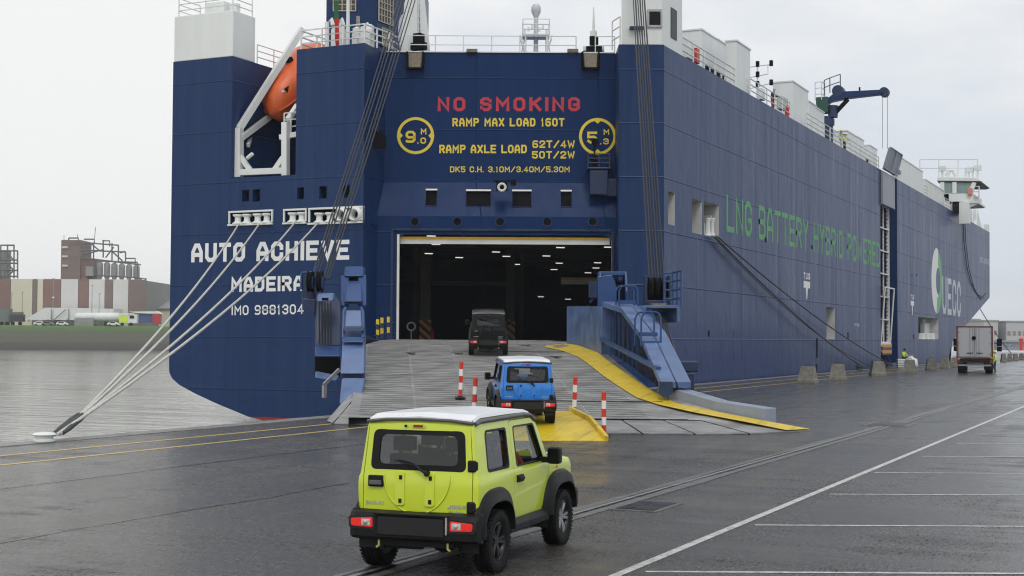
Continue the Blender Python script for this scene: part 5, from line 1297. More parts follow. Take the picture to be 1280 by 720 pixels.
MB().tube([(gx + .3, (ym0 + ym1) / 2, zy - .4), (gx + .5, (ym0 + ym1) / 2 + .6, zy - 1.2), (gx + .7, (ym0 + ym1) / 2 + .8, .02)], .07, 5).build('rope_end', M['rope_dark'], go)
M['panel_grey'] = hull_paint('leaf_grey_blue', (.26, .28, .34), (.32, .34, .38), seams=False)
zl0, zl1, zl2 = side(1107, 258).z, side(1107, 217).z, side(1107, 189).z
lf = MB().box((XS + .12, (ym0 + ym1) / 2, (zl0 + zl1) / 2), (.25, ym1 - ym0 + 1.4, zl1 - zl0)).build('gangway_leaf', M['panel_grey'], ship, bevel=.03)
yl0, yl1 = ym0 - .7, ym1 + .7
MB().prism([(XS + .15, yl0, zl1 + .15), (XS + .15, yl1, zl1 + .15), (XS + .75, yl1, zl2), (XS + .75, yl0, zl2)], (.2, 0, .05)).build('gangway_leaf', M['panel_grey'], ship, bevel=.03)
for a, b in (((yl0, zl1 + .2), (yl0, zl2)), ((yl1, zl1 + .2), (yl1, zl2)), ((yl0, zl2), (yl1, zl2)), ((yl0, zl1 + .2), (yl1, zl1 + .2)), (((yl0 + yl1) / 2, zl1 + .2), ((yl0 + yl1) / 2, zl2))):
    fx = lambda z: XS + .38 + .6 * (z - zl1) / (zl2 - zl1); MB().bar((fx(a[1]), a[0], a[1]), (fx(b[1]), b[0], b[1]), .10, .08).build('leaf_frame', M['panel_grey'], lf)
# provision crane
cy_ = side(1033, 150, 2.5).y; Q = lambda px, py: onp(px, py, (0, cy_, 0), (0, 1, 0))
crm = MB().lathe([(.85, 0), (.8, .2), (.62, .4), (.6, 6)], (Q(1032.5, 165).x, cy_, ZD), n=16)
top = Q(1033, 146)
crm = MB().tube([Vector((Q(1033.5, 165).x, cy_, ZD)), Q(1033.5, 146)], .55, 14)
crane = crm.build('provision_crane', M['blue_dark'], ship, smooth=40)
MB().box(Q(1029, 132), (1.05, 1.1, 1.4)).build('crane_cab', plain('crane_green', (.012, .075, .055), .5), crane, bevel=.06)
MB().tube([Q(1036, 157), Q(1036, 149)], .5, 10).build('crane_drum', M['blue_dark'], crane)
hd = Q(1107, 116)
bm_ = [Q(1032, 127), Q(1044, 117), Q(1058, 115), Q(1105, 112.8), Q(1105, 118), Q(1059, 123.5), Q(1040, 127.5), Q(1032, 131)]
MB().prism([p - Vector((0, .45, 0)) for p in bm_], (0, .9, 0)).build('crane_boom', M['hull'], crane, bevel=.05)
MB().lathe([(.05, -.3), (.42, -.3), (.42, .3), (.05, .3)], Q(1105.5, 115.5), (0, 1, 0), n=24).build('boom_sheave', M['blue_dark'], crane)
MB().lathe([(.05, -.5), (.5, -.5), (.5, .5), (.05, .5)], Q(1048.5, 114.5), (0, 1, 0), n=20).build('boom_sheave', M['blue_dark'], crane)
MB().tube([Q(1037, 149), Q(1060, 124)], .2, 8).build('luffing_ram', M['black'], crane)
MB().tube([Q(1041, 147), Q(1042, 132)], .42, 10).build('crane_drum', M['blue_dark'], crane)
rails([Q(1021, 127) - Vector((0, .6, 0)), Q(1029, 126) - Vector((0, .6, 0)), Q(1029, 126) + Vector((0, .6, 0))], 1.6, M['white_rail'], crane, 'crane_rail', 3, 1.0, .04)
rails([Q(1032, 120) - Vector((0, .5, 0)), Q(1039, 117) - Vector((0, .5, 0)), Q(1052, 112.5) - Vector((0, .5, 0))], 1.3, M['blue_dark'], crane, 'crane_rail', 2, 1.0, .04)
MB().tube([Q(1074.5, 115), Q(1074.5, 109)], .08, 6).build('boom_lamp', M['black'], crane)
for px, yb_ in ((1103, 187), (1109.5, 188)):
    MB().tube([Q(px, 118), Q(px, yb_ - 2)], .018, 4).build('crane_wire', M['wire'], crane)
# bridge wing
yB = side(1192, 245, 0).y
B_ = lambda px, py, dy=0: onp(px, py, (0, yB + dy, 0), (0, 1, 0))
brm = MB()
brm.prism([B_(1171, 226), B_(1226.5, 226.5), B_(1222, 222), B_(1172, 221)], (0, 9, 0))           # roof
bridge = brm.build('bridge_wing', M['white'], ship, bevel=.05)
MB().prism([B_(1172, 226.5, .1), B_(1226.5, 227, -.2), B_(1222, 228.5, .3), B_(1173, 228.5, .3)], (0, 8.6, 0)).build('roof_soffit', plain('soffit_grey', (.14, .14, .14), .7), bridge)
MB().prism([B_(1182, 252), B_(1216, 252), B_(1217, 242), B_(1178, 242)], (0, 8, 0)).build('wing_bulwark', M['white'], bridge, bevel=.04)
M['bridge_glass'] = plain('bridge_glass', (.20, .30, .29), .08, var=.25, scale=.6, rvar=.03)
for a, b in ((1179, 1191.5), (1195, 1213)):
    po = MB().prism([B_(a, 242, .25), B_(b + (1 if b > 1200 else 0), 242, .25), B_(b + (4 if b > 1200 else 0), 228.5, .25), B_(a, 228.5, .25)], (0, .08, 0)).build('window', M['bridge_glass'], bridge)
for px in (1178, 1193.3, 1213): MB().bar(B_(px, 242, .15), B_(px + (5 if px > 1200 else 0), 228, .15), .5, .4, up=(0, 1, 0)).build('window_post', M['white'], bridge)
MB().prism([B_(1186, 252.3), B_(1222, 251), B_(1222, 253.5), B_(1186, 255.5)], (0, 7.6, 0)).build('wing_floor', M['cream'], bridge)
MB().bar(B_(1206, 280), B_(1206, 253), 1.2, 1.2, up=(0, 1, 0)).prism([B_(1204, 262, .2), B_(1204, 254, .2), B_(1222, 253, .2), B_(1221, 255.5, .2)], (0, .5, 0)).build('wing_support', M['white'], bridge)
MB().prism([B_(1180, 272), B_(1186, 274), B_(1186, 242), B_(1180, 243)], (0, 6, 0)).prism([B_(1186, 262), B_(1204, 268), B_(1204, 252), B_(1186, 252)], (0, 5, 0)).build('side_house', M['white'], bridge)
MB().box(B_(1197, 261, -.1), (1.5, .1, 1.3)).build('slot_window', M['win'], bridge)
rails([B_(1213, 253, .1), B_(1224, 253, .1), B_(1224, 253, 7)], 2.0, M['white_rail'], bridge, 'wing_rail', 3, 1.3, .07)
MB().box(B_(1212.5, 239.5, -.3), (.55, .3, .95)).build('lifebuoy_box', plain('faded_red', (.6, .22, .16), .6), bridge, bevel=.1)
rm_ = MB()
for px, h_ in ((1178, 10), (1207, 12), (1211, 14), (1216, 10), (1222, 12)): rm_.tube([B_(px, 222, 2), B_(px, 222 - h_, 2)], .14, 6)
for px, py in ((1178, 211), (1222, 210), (1212, 212)): rm_.box(B_(px, py, 2), (.9, .6, .6))
rm_.tube([B_(1183, 220, 3), B_(1187, 213, 3), B_(1192, 213, 3), B_(1195, 220, 3)], .3, 6)
rm_.build('roof_antenna', M['white'], bridge)
rails([B_(1150, 221, 1), B_(1222, 221, 1)], 2.2, M['white_rail'], bridge, 'roof_rail', 2, 2.5, .05)
fr_ = MB()
for k in range(6):
    px = 1209 + k * 2.6; fr_.bar(side(px, 282, .5), Vector((side(px, 282, .5).x, side(px, 282, .5).y, side(px, 262, .5).z)), .2, .25, up=(0, 1, 0))
fr_.build('deck_frame', M['white'], ship)
MB().prism([side(1220, 292, .3), side(1229, 292, .3), side(1222, 262, .3)], (-.6, 0, 0)).box(side(1233, 286, .6), (.6, 1.5, 1.2)).build('bow_fitting', M['white'], ship)
pts = [side(1206, 265, -.05), side(1207, 300, -.1), side(1211, 335, -.12), side(1218, 362, -.1), side(1226, 374, -.05), side(1233, 366, -.02)]
MB().tube(pts, .05, 5).build('hanging_line', M['rope_dark'], ship)
pts = [side(1204, 262, -.05), side(1204.5, 300, -.1), side(1208, 330, -.12), side(1213, 352, -.1), side(1222, 368, -.05), side(1230, 372, -.02)]
MB().tube(pts, .05, 5).build('hanging_line', M['rope_dark'], ship)
# ---------------------------------------------------------------- lifeboat davit (part of the ship) and the lifeboat hanging in it
D_ = lambda px, py, dy=0.0: onp(px, py, (0, YT + dy, 0), (0, 1, 0))
dv = MB()
dv.bar(D_(298.5, 222, .5), D_(298.5, 160, .5), .42, .42, up=(0, 1, 0))
dv.bar(D_(299, 161, .5), D_(378, 36, 4.5), .3, .38)
dv.bar(D_(296, 216, .5), D_(357, 213.5, .5), .34, .36)
dv.bar(D_(357, 221, .5), D_(357, 153, .5), .36, .36, up=(0, 1, 0))
dv.bar(D_(301, 196, .5), D_(313, 213, .5), .2, .3); dv.bar(D_(354, 197, .5), D_(343, 213, .5), .2, .3)
dv.bar(D_(302, 172, .6), D_(345, 140, 4), .26, .34); dv.bar(D_(310, 182, 1.2), D_(322, 152, 4), .2, .25); dv.bar(D_(318, 150, 3), D_(336, 118, 5), .18, .2)
dv.bar(D_(360, 150, .8), D_(372, 132, 2), .26, .3); dv.bar(D_(350, 172, .7), D_(372, 168, .9), .3, .3)
dv.tube([D_(309, 198, .3), D_(316, 192, .3)], .12, 6)
dvo = dv.build('davit', M['white'], ship, bevel=.02)
rails([D_(355, 168, .8), D_(372, 166, .8), D_(372, 166, 2)], 1.2, M['white_rail'], dvo, 'davit_rail', 3, .5, .04)
lbt = empty('lifeboat', D_(352, 118, 4.2))
tag(lbt, 'orange enclosed lifeboat nosing out of the stern bay in a white davit', 'lifeboat')
# hull axis: stern-launched boat, bow down and outwards
bow_p = D_(338, 143, 2.6); axis = (D_(388, 92, 6.0) - bow_p).normalized()
sx_ = axis.cross(Vector((0, 0, 1))).normalized(); uz_ = sx_.cross(axis)
sta = [(0, .06, .06, .0), (.25, .5, .55, .0), (.6, .85, 1.0, .02), (1.2, 1.1, 1.3, .04), (2.0, 1.3, 1.5, .06), (3.0, 1.4, 1.6, .08), (5.0, 1.4, 1.6, .1), (5.8, 1.2, 1.4, .1), (6.2, .9, 1.0, .1)]
lm_ = MB(); n = 20; Lst = []
for (d_, hw, hv, zo) in sta:
    row = []
    for k in range(n):
        g = 2 * math.pi * k / n; cg, sg = math.cos(g), math.sin(g)
        x = hw * math.copysign(abs(cg) ** .8, cg); z = hv * math.copysign(abs(sg) ** (.9 if sg > 0 else 1.15), sg)
        if sg < 0: x *= 1 - .25 * abs(sg)
        row.append(bow_p + axis * d_ + sx_ * x + uz_ * (z + zo))
    Lst.append(row)
b0 = len(lm_.v)
for row in Lst: lm_.v += row
for i in range(len(Lst) - 1):
    for k in range(n): lm_.f.append([i * n + k, i * n + (k + 1) % n, (i + 1) * n + (k + 1) % n, (i + 1) * n + k]); lm_.m.append(0)
lm_.f.append(list(range(n - 1, -1, -1))); lm_.f.append([(len(Lst) - 1) * n + k for k in range(n)]); lm_.m += [0, 0]
lm_.build('boat_hull', M['orange'], lbt, smooth=50)
ring = [bow_p + axis * d_ + sx_ * (hw + .05) * s_ + uz_ * (zo + .02) for s_, rng in ((1, sta[1:]), (-1, sta[1:][::-1])) for (d_, hw, hv, zo) in rng]
MB().tube(ring, .07, 6).build('gunwale', plain('orange_dark', (.5, .09, .02), .5), lbt)
for (d_, a, b) in ((1.3, .75, .8), (1.2, -.3, 1.05), (3.2, .2, 1.72)):
    c = bow_p + axis * d_ + sx_ * a + uz_ * b; MB().box(c, (.45, .35, .3), M=Matrix((sx_, axis, uz_)).transposed()).build('boat_hatch', M['black'], lbt, bevel=.03)
for a in (.0, .5): 
    c = bow_p + axis * 1.0 + sx_ * a + uz_ * .85; MB().tube([c, c + sx_ * .4], .07, 6).build('boat_handle', M['white'], lbt)
# ---------------------------------------------------------------- mooring lines
def rope_line(a, b, r, mat, lab, sag=.4, grp='mooring lines', n=14, cat='mooring line'):
    a, b = Vector(a), Vector(b); pts = [a.lerp(b, k / n) - Vector((0, 0, sag * 4 * (k / n) * (1 - k / n))) for k in range(n + 1)]
    o = MB().tube(pts, r, 8).build('mooring_line', mat, smooth=60); tag(o, lab, cat, grp); return o
bol = gr(46, 552); bol = Vector((EDGE + .32, bol.y, .02))
for (px, py), (ex, ey), lab in (((298.5, 280), (-.1, .25), 'white mooring rope from the leftmost stern fairlead roller down to the bollard'), ((324, 280), (.0, .1), 'white mooring rope passing between the letters U and T of the ship name'), ((369.5, 277), (.1, -.05), 'white mooring rope from the small middle stern fairlead to the quay bollard'), ((397.5, 278.5), (.16, -.2), 'white mooring rope from the fairlead with the round white chock to the bollard')):
    rope_line(D_(px, py, -.2), bol + Vector((ex + .12, ey + .32, .16)), .045, M['rope'], lab, .5, 'white stern mooring ropes')
# dark chafing sleeve on the gathered rope ends
sl0_ = bol + Vector((.15, .32, .18))
tgt = D_(345, 280, -.2)
sv = MB()
for k in range(3):
    o_ = Vector((.06 * (k - 1), .08 * (k - 1), 0)); pts = [sl0_.lerp(tgt, f_) + o_ + Vector((0, 0, -.5 * 4 * f_ * (1 - f_))) for f_ in (0, .012, .024, .036, .05)]
    sv.tube(pts, [.05, .07, .065, .07, .045], 8)
tag(sv.build('chafing_sleeve', M['rope_dark'], smooth=60), 'dark canvas sleeve wrapped round the gathered white rope ends', 'rope sleeve')
bo_ = empty('quay_bollard', bol); tag(bo_, 'white topped mooring bollard at the quay edge holding the stern ropes', 'bollard')
MB().lathe([(.26, 0), (.26, .04), (.20, .06), (.20, .10), (.27, .13), (.29, .16), (.24, .20), (.1, .215), (0, .217)], bol, n=24).build('bollard_post', M['white'], bo_, smooth=40)
for (a, e, lab, sag) in (((894, 296, -.3), (1037, 462), 'dark mooring line running to the second concrete block', .5), ((896, 295, -.3), (1088, 459), 'dark mooring line running to the third concrete block', .6), ((892, 296, -.3), (1040, 461), 'thin dark mooring line beside the thicker one at the second block', .9)):
    pe = gr(*e); pe.x = EDGE + .5
    rope_line(side(*a), pe + Vector((0, 0, .25)), .05 if 'thin' not in lab else .03, M['rope_dark'], lab, sag, 'dark mooring lines from the side opening')
for e in ((1038, 462.5), (1088.5, 459.5)):
    pe = gr(*e); pe.x = EDGE + .5
    o = empty('quay_bollard', pe); tag(o, 'low dark mooring bollard behind the %s concrete block' % ('second' if e[0] < 1050 else 'third'), 'bollard', 'low bollards behind the blocks')
    MB().lathe([(.32, 0), (.32, .05), (.2, .1), (.2, .25), (.3, .34), (.2, .42), (0, .43)], pe, n=16).build('bollard_post', M['rope_dark'], o, smooth=40)
rope_line(Vector((XS - 3, bow[0].y + 6, 9)), Vector((EDGE + 1, 235, .3)), .06, M['rope_dark'], 'dark bow mooring line dropping past the white box truck', .5, 'bow mooring lines')

# ---------------------------------------------------------------- small boxy off-road cars
def tmp_obj(me):
    o = bpy.data.objects.new('tmp', me); COL.objects.link(o); return o
def boolean(me, cutters):
    o = tmp_obj(me); ts = []
    for op, c in cutters:
        t_ = tmp_obj(c); ts.append(t_); md = o.modifiers.new('b', 'BOOLEAN'); md.operation = op; md.object = t_; md.solver = 'EXACT'
    out = evaluated(o, 'out')
    for t_ in ts + [o]: bpy.data.objects.remove(t_)
    return out
WZ = [(.40, .712), (.62, .735), (.93, .748), (1.03, .744), (1.075, .724), (1.62, .652), (1.70, .612), (1.80, .59)]
def wz(z):
    if z <= WZ[0][0]: return WZ[0][1]
    for (a, x), (b, y) in zip(WZ, WZ[1:]):
        if z <= b: return x + (y - x) * (z - a) / (b - a)
    return WZ[-1][1]
def rpoly(pts, r, n=4):
    out = []; K = len(pts)
    for i in range(K):
        p, a, b = Vector(pts[i]), Vector(pts[i - 1]), Vector(pts[(i + 1) % K])
        u, v = (a - p).normalized(), (b - p).normalized(); q0, q1 = p + u * r, p + v * r
        for k in range(n + 1):
            t_ = k / n; out.append(q0 * (1 - t_) ** 2 + p * 2 * t_ * (1 - t_) + q1 * t_ ** 2)
    return out
def profile_solid(outline, inset=0.0, bev=0.0, crown=0.0, zl=(.62, .93, 1.03, 1.075, 1.35, 1.62)):
    mb = MB().prism([(-1, y, z) for y, z in outline], (2, 0, 0)); me = mb.mesh('s')
    bm = bmesh.new(); bm.from_mesh(me)
    bmesh.ops.recalc_face_normals(bm, faces=bm.faces)
    if bev:
        es = [e for e in bm.edges if len(e.link_faces) == 2 and e.calc_face_angle(0) > R(20)]
        bmesh.ops.bevel(bm, geom=es, offset=bev, segments=3, affect='EDGES', profile=.5, clamp_overlap=True)
    for z in zl:
        bmesh.ops.bisect_plane(bm, geom=bm.verts[:] + bm.edges[:] + bm.faces[:], plane_co=(0, 0, z), plane_no=(0, 0, 1))
    for x in (-.5, 0, .5):
        bmesh.ops.bisect_plane(bm, geom=bm.verts[:] + bm.edges[:] + bm.faces[:], plane_co=(x, 0, 0), plane_no=(1, 0, 0))
    for v in bm.verts:
        fr = abs(v.co.x)
        tap = 1 - max(0, v.co.y - .7) * .045
        v.co.x = math.copysign((wz(v.co.z) - inset) * tap * fr, v.co.x) if fr > 1e-6 else 0
        if crown and v.co.z > 1.6: v.co.z += crown * (1 - fr)
        if crown and v.co.y < -1.4: v.co.y -= .03 * (1 - fr)
        if crown and v.co.z < 1.2 and v.co.y > .8 and v.co.z > 1.0: v.co.z += .025 * (1 - fr)
    bmesh.ops.remove_doubles(bm, verts=bm.verts, dist=1e-4)
    bmesh.ops.triangulate(bm, faces=[f for f in bm.faces if len(f.verts) > 4])
    bmesh.ops.recalc_face_normals(bm, faces=bm.faces)
    bm.to_mesh(me); bm.free(); return me
def through_x(pts, x0=-1.2, x1=1.2): return MB().prism([(x0, y, z) for y, z in pts], (x1 - x0, 0, 0)).mesh('c')
def through_y(pts, y0, y1): return MB().prism([(x, y0, z) for x, z in pts], (0, y1 - y0, 0)).mesh('c')
OUT = [(-1.60, .47), (-1.622, .70), (-1.62, 1.0), (-1.605, 1.10), (-1.565, 1.60), (-1.52, 1.675), (-1.40, 1.70), (0, 1.71), (.24, 1.695), (.37, 1.62), (.74, 1.115), (1.15, 1.105), (1.56, 1.055), (1.65, .97), (1.67, .47)]
CAV = [(-1.53, 1.0), (-1.50, 1.58), (-1.44, 1.64), (.18, 1.645), (.30, 1.585), (.66, 1.07), (.66, 1.0)]
QW = rpoly([(-1.30, 1.10), (-.62, 1.10), (-.62, 1.55), (-1.27, 1.55)], .06)
DW = rpoly([(-.40, 1.09), (.56, 1.09), (.30, 1.55), (-.40, 1.55)], .05)
RW = rpoly([(-.585, 1.125), (.585, 1.125), (.555, 1.555), (-.555, 1.555)], .075)
DOOR = rpoly([(-.50, .47), (.44, .47), (.70, .66), (.70, 1.09), (.37, 1.615), (-.50, 1.615)], .05)
GATE = rpoly([(-.665, .655), (.665, .655), (.665, 1.08), (.615, 1.635), (-.615, 1.635), (-.665, 1.08)], .04)
def grow(pts, d):
    c = sum((Vector(p) for p in pts), Vector((0, 0))) / len(pts)
    return [Vector(p) + (Vector(p) - c).normalized() * d for p in pts]
def car_shell():
    s = profile_solid(OUT, 0, .032, .022)
    cav = profile_solid(CAV, .055, 0, 0, (1.075, 1.3, 1.55))
    cuts = [('DIFFERENCE', cav), ('DIFFERENCE', through_x(QW)), ('DIFFERENCE', through_x(DW)), ('DIFFERENCE', through_y(RW, -2, -1.3))]
    ws = MB().box((0, .50, 1.36), (1.10, .5, .43), M=Matrix.Rotation(R(-36), 3, 'X')).mesh('c')
    cuts.append(('DIFFERENCE', ws))
    for y in (-1.125, 1.125):
        pts = [(y + .47 * math.copysign(abs(math.cos(g)) ** .8, math.cos(g)), .36 + .45 * math.copysign(abs(math.sin(g)) ** .8, math.sin(g))) for g in [2 * math.pi * k / 28 for k in range(28)]]
        for x0, x1 in ((-1, -.42), (.42, 1)): cuts.append(('DIFFERENCE', through_x(pts, x0, x1)))
    sh_ = boolean(s, cuts)
    def cp(): return sh_.copy()
    dR = boolean(cp(), [('INTERSECT', through_x(DOOR, .5, 1.2))]); dL = boolean(cp(), [('INTERSECT', through_x(DOOR, -1.2, -.5))])
    tg = boolean(cp(), [('INTERSECT', through_y(GATE, -2, -1.50))])
    body = boolean(cp(), [('DIFFERENCE', through_x(grow(DOOR, .011), .62, 1.2)), ('DIFFERENCE', through_x(grow(DOOR, .011), -1.2, -.62)), ('DIFFERENCE', through_y(grow(GATE, .010), -2, -1.56))])
    for m_ in (body, dR, dL, tg):
        m_.materials.clear(); shade(m_, 32)
    return body, dR, dL, tg
def car_paint(name, col, coat=.8):
    m = plain(name, col, .30, var=.03, scale=.8, coat=coat, rvar=.02, spec=.5 if coat > .5 else .2)
    t = m.node_tree; b = t.nodes['Principled BSDF']
    g = N(t, 'ShaderNodeTexCoord')      # rain beads
    v = N(t, 'ShaderNodeTexVoronoi', {'Vector': g.outputs['Object'], 'Scale': 60.0}); 
    h = maprange(t, v.outputs['Distance'], .0, .28, 1, 0); bump(t, h, .05, .004, b); b.inputs['Coat Roughness'].default_value = .03
    return m
M['car_lime'] = car_paint('paint_lime', (.60, .72, .03)); M['car_blue'] = car_paint('paint_blue', (.012, .20, .68)); M['car_black'] = car_paint('paint_black', (.006, .007, .006), .25)
M['plastic'] = plain('car_black_plastic', (.010, .0105, .011), .5, var=.2, scale=4, bmp=.15, bscale=150, spec=.22)
M['rubber'] = plain('tyre_rubber', (.011, .011, .011), .72, var=.3, scale=6, bmp=.25, bscale=40, spec=.2)
M['rim_dark'] = plain('rim_black', (.02, .02, .022), .38, metal=.4)
M['rim_silver'] = plain('rim_silver', (.36, .37, .38), .35, metal=.8)
M['film'] = plain('roof_film_white', (.76, .78, .81), .35, var=.05, scale=1.5, bmp=.35, bscale=3.5)
M['film_grey'] = plain('film_edge_grey', (.10, .105, .11), .45)
M['cglass'] = glass('car_glass', (.80, .84, .82), .02)
M['cglass_dark'] = glass('privacy_glass', (.74, .77, .76), .02)
M['cabin'] = plain('cabin_fabric', (.016, .0165, .018), .85, var=.3, scale=8)
M['lens_red'] = plain('lamp_red', (.50, .012, .012), .15, var=.15, scale=18, coat=.6, emit=((1, .03, .015), .32))
M['lens_red_off'] = plain('lamp_red_unlit', (.28, .015, .015), .2, coat=.5)
M['lens_clear'] = plain('lamp_clear', (.55, .53, .52), .15, var=.35, scale=30, coat=.6)
M['chrome'] = plain('bright_trim', (.6, .6, .6), .2, metal=.9)
M['khaki'] = plain('tow_eye', (.45, .40, .12), .6)
SHELL = car_shell()
def sub_empty(name, par, p, rz=0):
    o = bpy.data.objects.new(name, None); COL.objects.link(o); o.parent = par; o.location = p; o.rotation_euler.z = rz; o.empty_display_size = .2; return o
def smap(pts, inset, sgn):      # (y,z) outline laid on the side of the body
    return [(sgn * (wz(z) - inset), y, z) for y, z in pts]
def ring(mb, outer, inner, m=0):
    n = len(outer)
    for i in range(n): mb.poly([outer[i], outer[(i + 1) % n], inner[(i + 1) % n], inner[i]], m)
def rear_y(z): return -1.622 if z < 1.05 else -1.605 + (z - 1.10) * .08
def make_car(paint):
    c = empty('off_road_car')
    body, dR, dL, tg = SHELL
    bo = link('body', body.copy(), paint, c)
    for nm, me, sgn in (('door', dR, 1), ('door', dL, -1)):
        d = link(nm, me.copy(), paint, c)
        MB().poly(smap(DW, .035, sgn)).build('pane', M['cglass'], d, local=True, fix=False)
        sb = MB(); ring(sb, smap(grow(DW, .004), -.002, sgn), smap(grow(DW, -.028), -.002, sgn)); ring(sb, smap(grow(DW, -.028), -.002, sgn), smap(grow(DW, -.028), .04, sgn)); sb.build('window_seal', M['plastic'], d, local=True, fix=False)
        MB().box((sgn * .752, -.33, .955), (.05, .17, .045)).box((sgn * .742, -.33, .955), (.03, .2, .085)).build('handle', M['plastic'], d, local=True, bevel=.012)
        mr_ = MB().box((sgn * .885, .50, 1.155), (.17, .13, .20)).build('mirror', M['plastic'], d, local=True, bevel=.035, seg=3)
        MB().bar((sgn * .70, .53, 1.10), (sgn * .83, .51, 1.10), .06, .07).build('mirror_arm', M['plastic'], mr_, local=True, bevel=.01)
        MB().box((sgn * .885, .433, 1.155), (.13, .006, .16)).build('mirror_glass', M['win'], mr_, local=True)
        MB().poly(smap(QW, .035, sgn)).build('quarter_pane', M['cglass_dark'], c, local=True, fix=False)
        sb = MB(); ring(sb, smap(grow(QW, .004), -.002, sgn), smap(grow(QW, -.035), -.002, sgn)); ring(sb, smap(grow(QW, -.035), -.002, sgn), smap(grow(QW, -.035), .04, sgn)); sb.build('window_seal', M['plastic'], c, local=True, fix=False)
        # flares, sill
        for y in (-1.125, 1.125):
            mb = MB(); n = 22; secs = []
            for k in range(n + 1):
                g = R(4) + R(172) * k / n; cg, sg = math.cos(g), math.sin(g)
                e = lambda a, b: (y + a * math.copysign(abs(cg) ** .72, cg), .36 + b * math.copysign(abs(sg) ** .72, sg))
                o1, o2, i1, i2 = e(.585, .575), e(.565, .545), e(.475, .435), e(.455, .42)
                bx = wz(max(.5, min(1.0, o1[1]))) - .02
                secs.append([(sgn * bx, *o1), (sgn * (bx + .045), *o2), (sgn * .815, *i1), (sgn * .818, *i2), (sgn * .64, *i2)])
            for a, b in zip(secs, secs[1:]):
                for q in range(4): mb.poly([a[q], b[q], b[q + 1], a[q + 1]])
            mb.poly(secs[0]); mb.poly(secs[-1])
            mb.build('wheel_flare', M['plastic'], c, local=True, smooth=28)
            lm = MB(); pp = []
            for k in range(19):
                g = R(-8) + R(196) * k / 18; cg, sg = math.cos(g), math.sin(g)
                pp.append((y + .462 * math.copysign(abs(cg) ** .8, cg), .36 + .442 * math.copysign(abs(sg) ** .8, sg)))
            for a, b in zip(pp, pp[1:]): lm.poly([(sgn * .43, *a), (sgn * .43, *b), (sgn * .735, *b), (sgn * .735, *a)])
            lm.poly([(sgn * .43, *q) for q in pp]); lm.build('wheel_liner', M['cabin'], c, local=True, fix=False)
        MB().prism([(sgn * .70, -.66, .36), (sgn * .76, -.66, .37), (sgn * .765, -.66, .45), (sgn * .72, -.66, .52)], (0, 1.32, 0)).build('sill', M['plastic'], c, local=True, bevel=.012)
        MB().lathe([(.02, 0), (.02, .012)], (sgn * .74, .98, .98), (sgn, 0, 0), n=10).build('indicator', plain('indicator_amber', (.6, .2, .02), .3), c, local=True)
    # tailgate
    t = link('tailgate', tg.copy(), paint, c)
    ry = lambda z, l=0: rear_y(z) - .028 - l
    pq = lambda pts, l: [(x, ry(z, l) + .03 * min(1, abs(x) / .7), z) for x, z in pts]
    inn = rpoly([(-.49, 1.185), (.49, 1.185), (.47, 1.505), (-.47, 1.505)], .075)
    gb = MB(); ring(gb, pq(grow(RW, .004), .004), pq(inn, .004)); ring(gb, pq(inn, .004), pq(inn, -.02)); gb.build('window_seal', M['plastic'], t, local=True, fix=False)
    MB().poly(pq(inn, -.012)).build('rear_pane', M['cglass_dark'], t, local=True, fix=False)
    em = MB(); pts = [(math.cos(g) * .405, 1.07 + math.sin(g) * .405) for g in [R(178) + R(184) * k / 26 for k in range(27)]]
    pts = [p for p in pts if p[1] > .668]
    em.tube([(x, ry(z, -.002) + .012 * abs(x), z) for x, z in pts], [.002] + [.009] * (len(pts) - 2) + [.002], 8)
    for x0 in (-.20, .165):
        rp_ = rpoly([(x0 - .06, .74), (x0 + .06, .74), (x0 + .06, 1.115), (x0 - .06, 1.115)], .03); b_in = [(x, ry(z, .016), z) for x, z in grow(rp_, -.012)]; b_out = [(x, ry(z, -.012), z) for x, z in rp_]
        ring(em, b_out, b_in); em.poly(b_in)
    em.build('spare_mount_pressing', paint, t, local=True, smooth=50)
    for x0 in (-.20, .165):
        for z in (.80, 1.05): MB().box((x0 + .01, ry(z, .017), z), (.035, .012, .045)).build('mount_plug', M['plastic'], t, local=True)
    MB().box((-.50, ry(1.0, .0), 1.0), (.19, .035, .125)).build('handle', M['plastic'], t, local=True, bevel=.015)
    MB().box((-.50, ry(1.0, .02), .985), (.15, .02, .05)).build('handle_grip', M['film_grey'], t, local=True, bevel=.008)
    for z in (1.19, .755): MB().box((.655, ry(z, .004) + .03, z), (.10, .05, .125)).box((.69, ry(z) + .045, z), (.05, .06, .10)).build('hinge', M['plastic'], t, local=True, bevel=.018)
    MB().prism([(x, ry(1.60, .012), z) for x, z in rpoly([(-.085, 1.58), (.085, 1.58), (.085, 1.622), (-.085, 1.622)], .02)], (0, .03, 0)).build('brake_lamp_frame', paint, t, local=True)
    MB().prism([(x, ry(1.60, .018), z) for x, z in rpoly([(-.06, 1.588), (.06, 1.588), (.06, 1.614), (-.06, 1.614)], .012)], (0, .02, 0)).build('brake_lamp', M['lens_red_off'], t, local=True)
    MB().lathe([(.015, 0), (.015, .02)], (-.15, ry(1.60) - .01, 1.60), (0, -1, 0), n=10).build('washer_jet', M['plastic'], t, local=True)
    MB().lathe([(.032, 0), (.03, .05), (.018, .06)], (.135, ry(1.10) + .0, 1.10), (0, -1, 0), n=14).tube([(.135, ry(1.1, .04), 1.10), (.02, ry(1.16, .045), 1.165), (-.03, ry(1.19, .035), 1.195)], [.018, .014, .01], 6).tube([(.06, ry(1.14, .03), 1.165), (-.27, ry(1.22, .012), 1.232)], [.013, .007], 6).build('wiper', M['plastic'], t, local=True)
    for txt, xa, xb, z, hh in (('SUZUKI', -.625, -.405, .745, .038), ('JIMNY', .385, .60, .735, .045), ('ALLGRIP', .40, .56, .69, .026)):
        mb_o = car_text(txt, xa, xb, z, hh, ry(z, .004) + .02 * min(1, abs(xa) / .7), t)
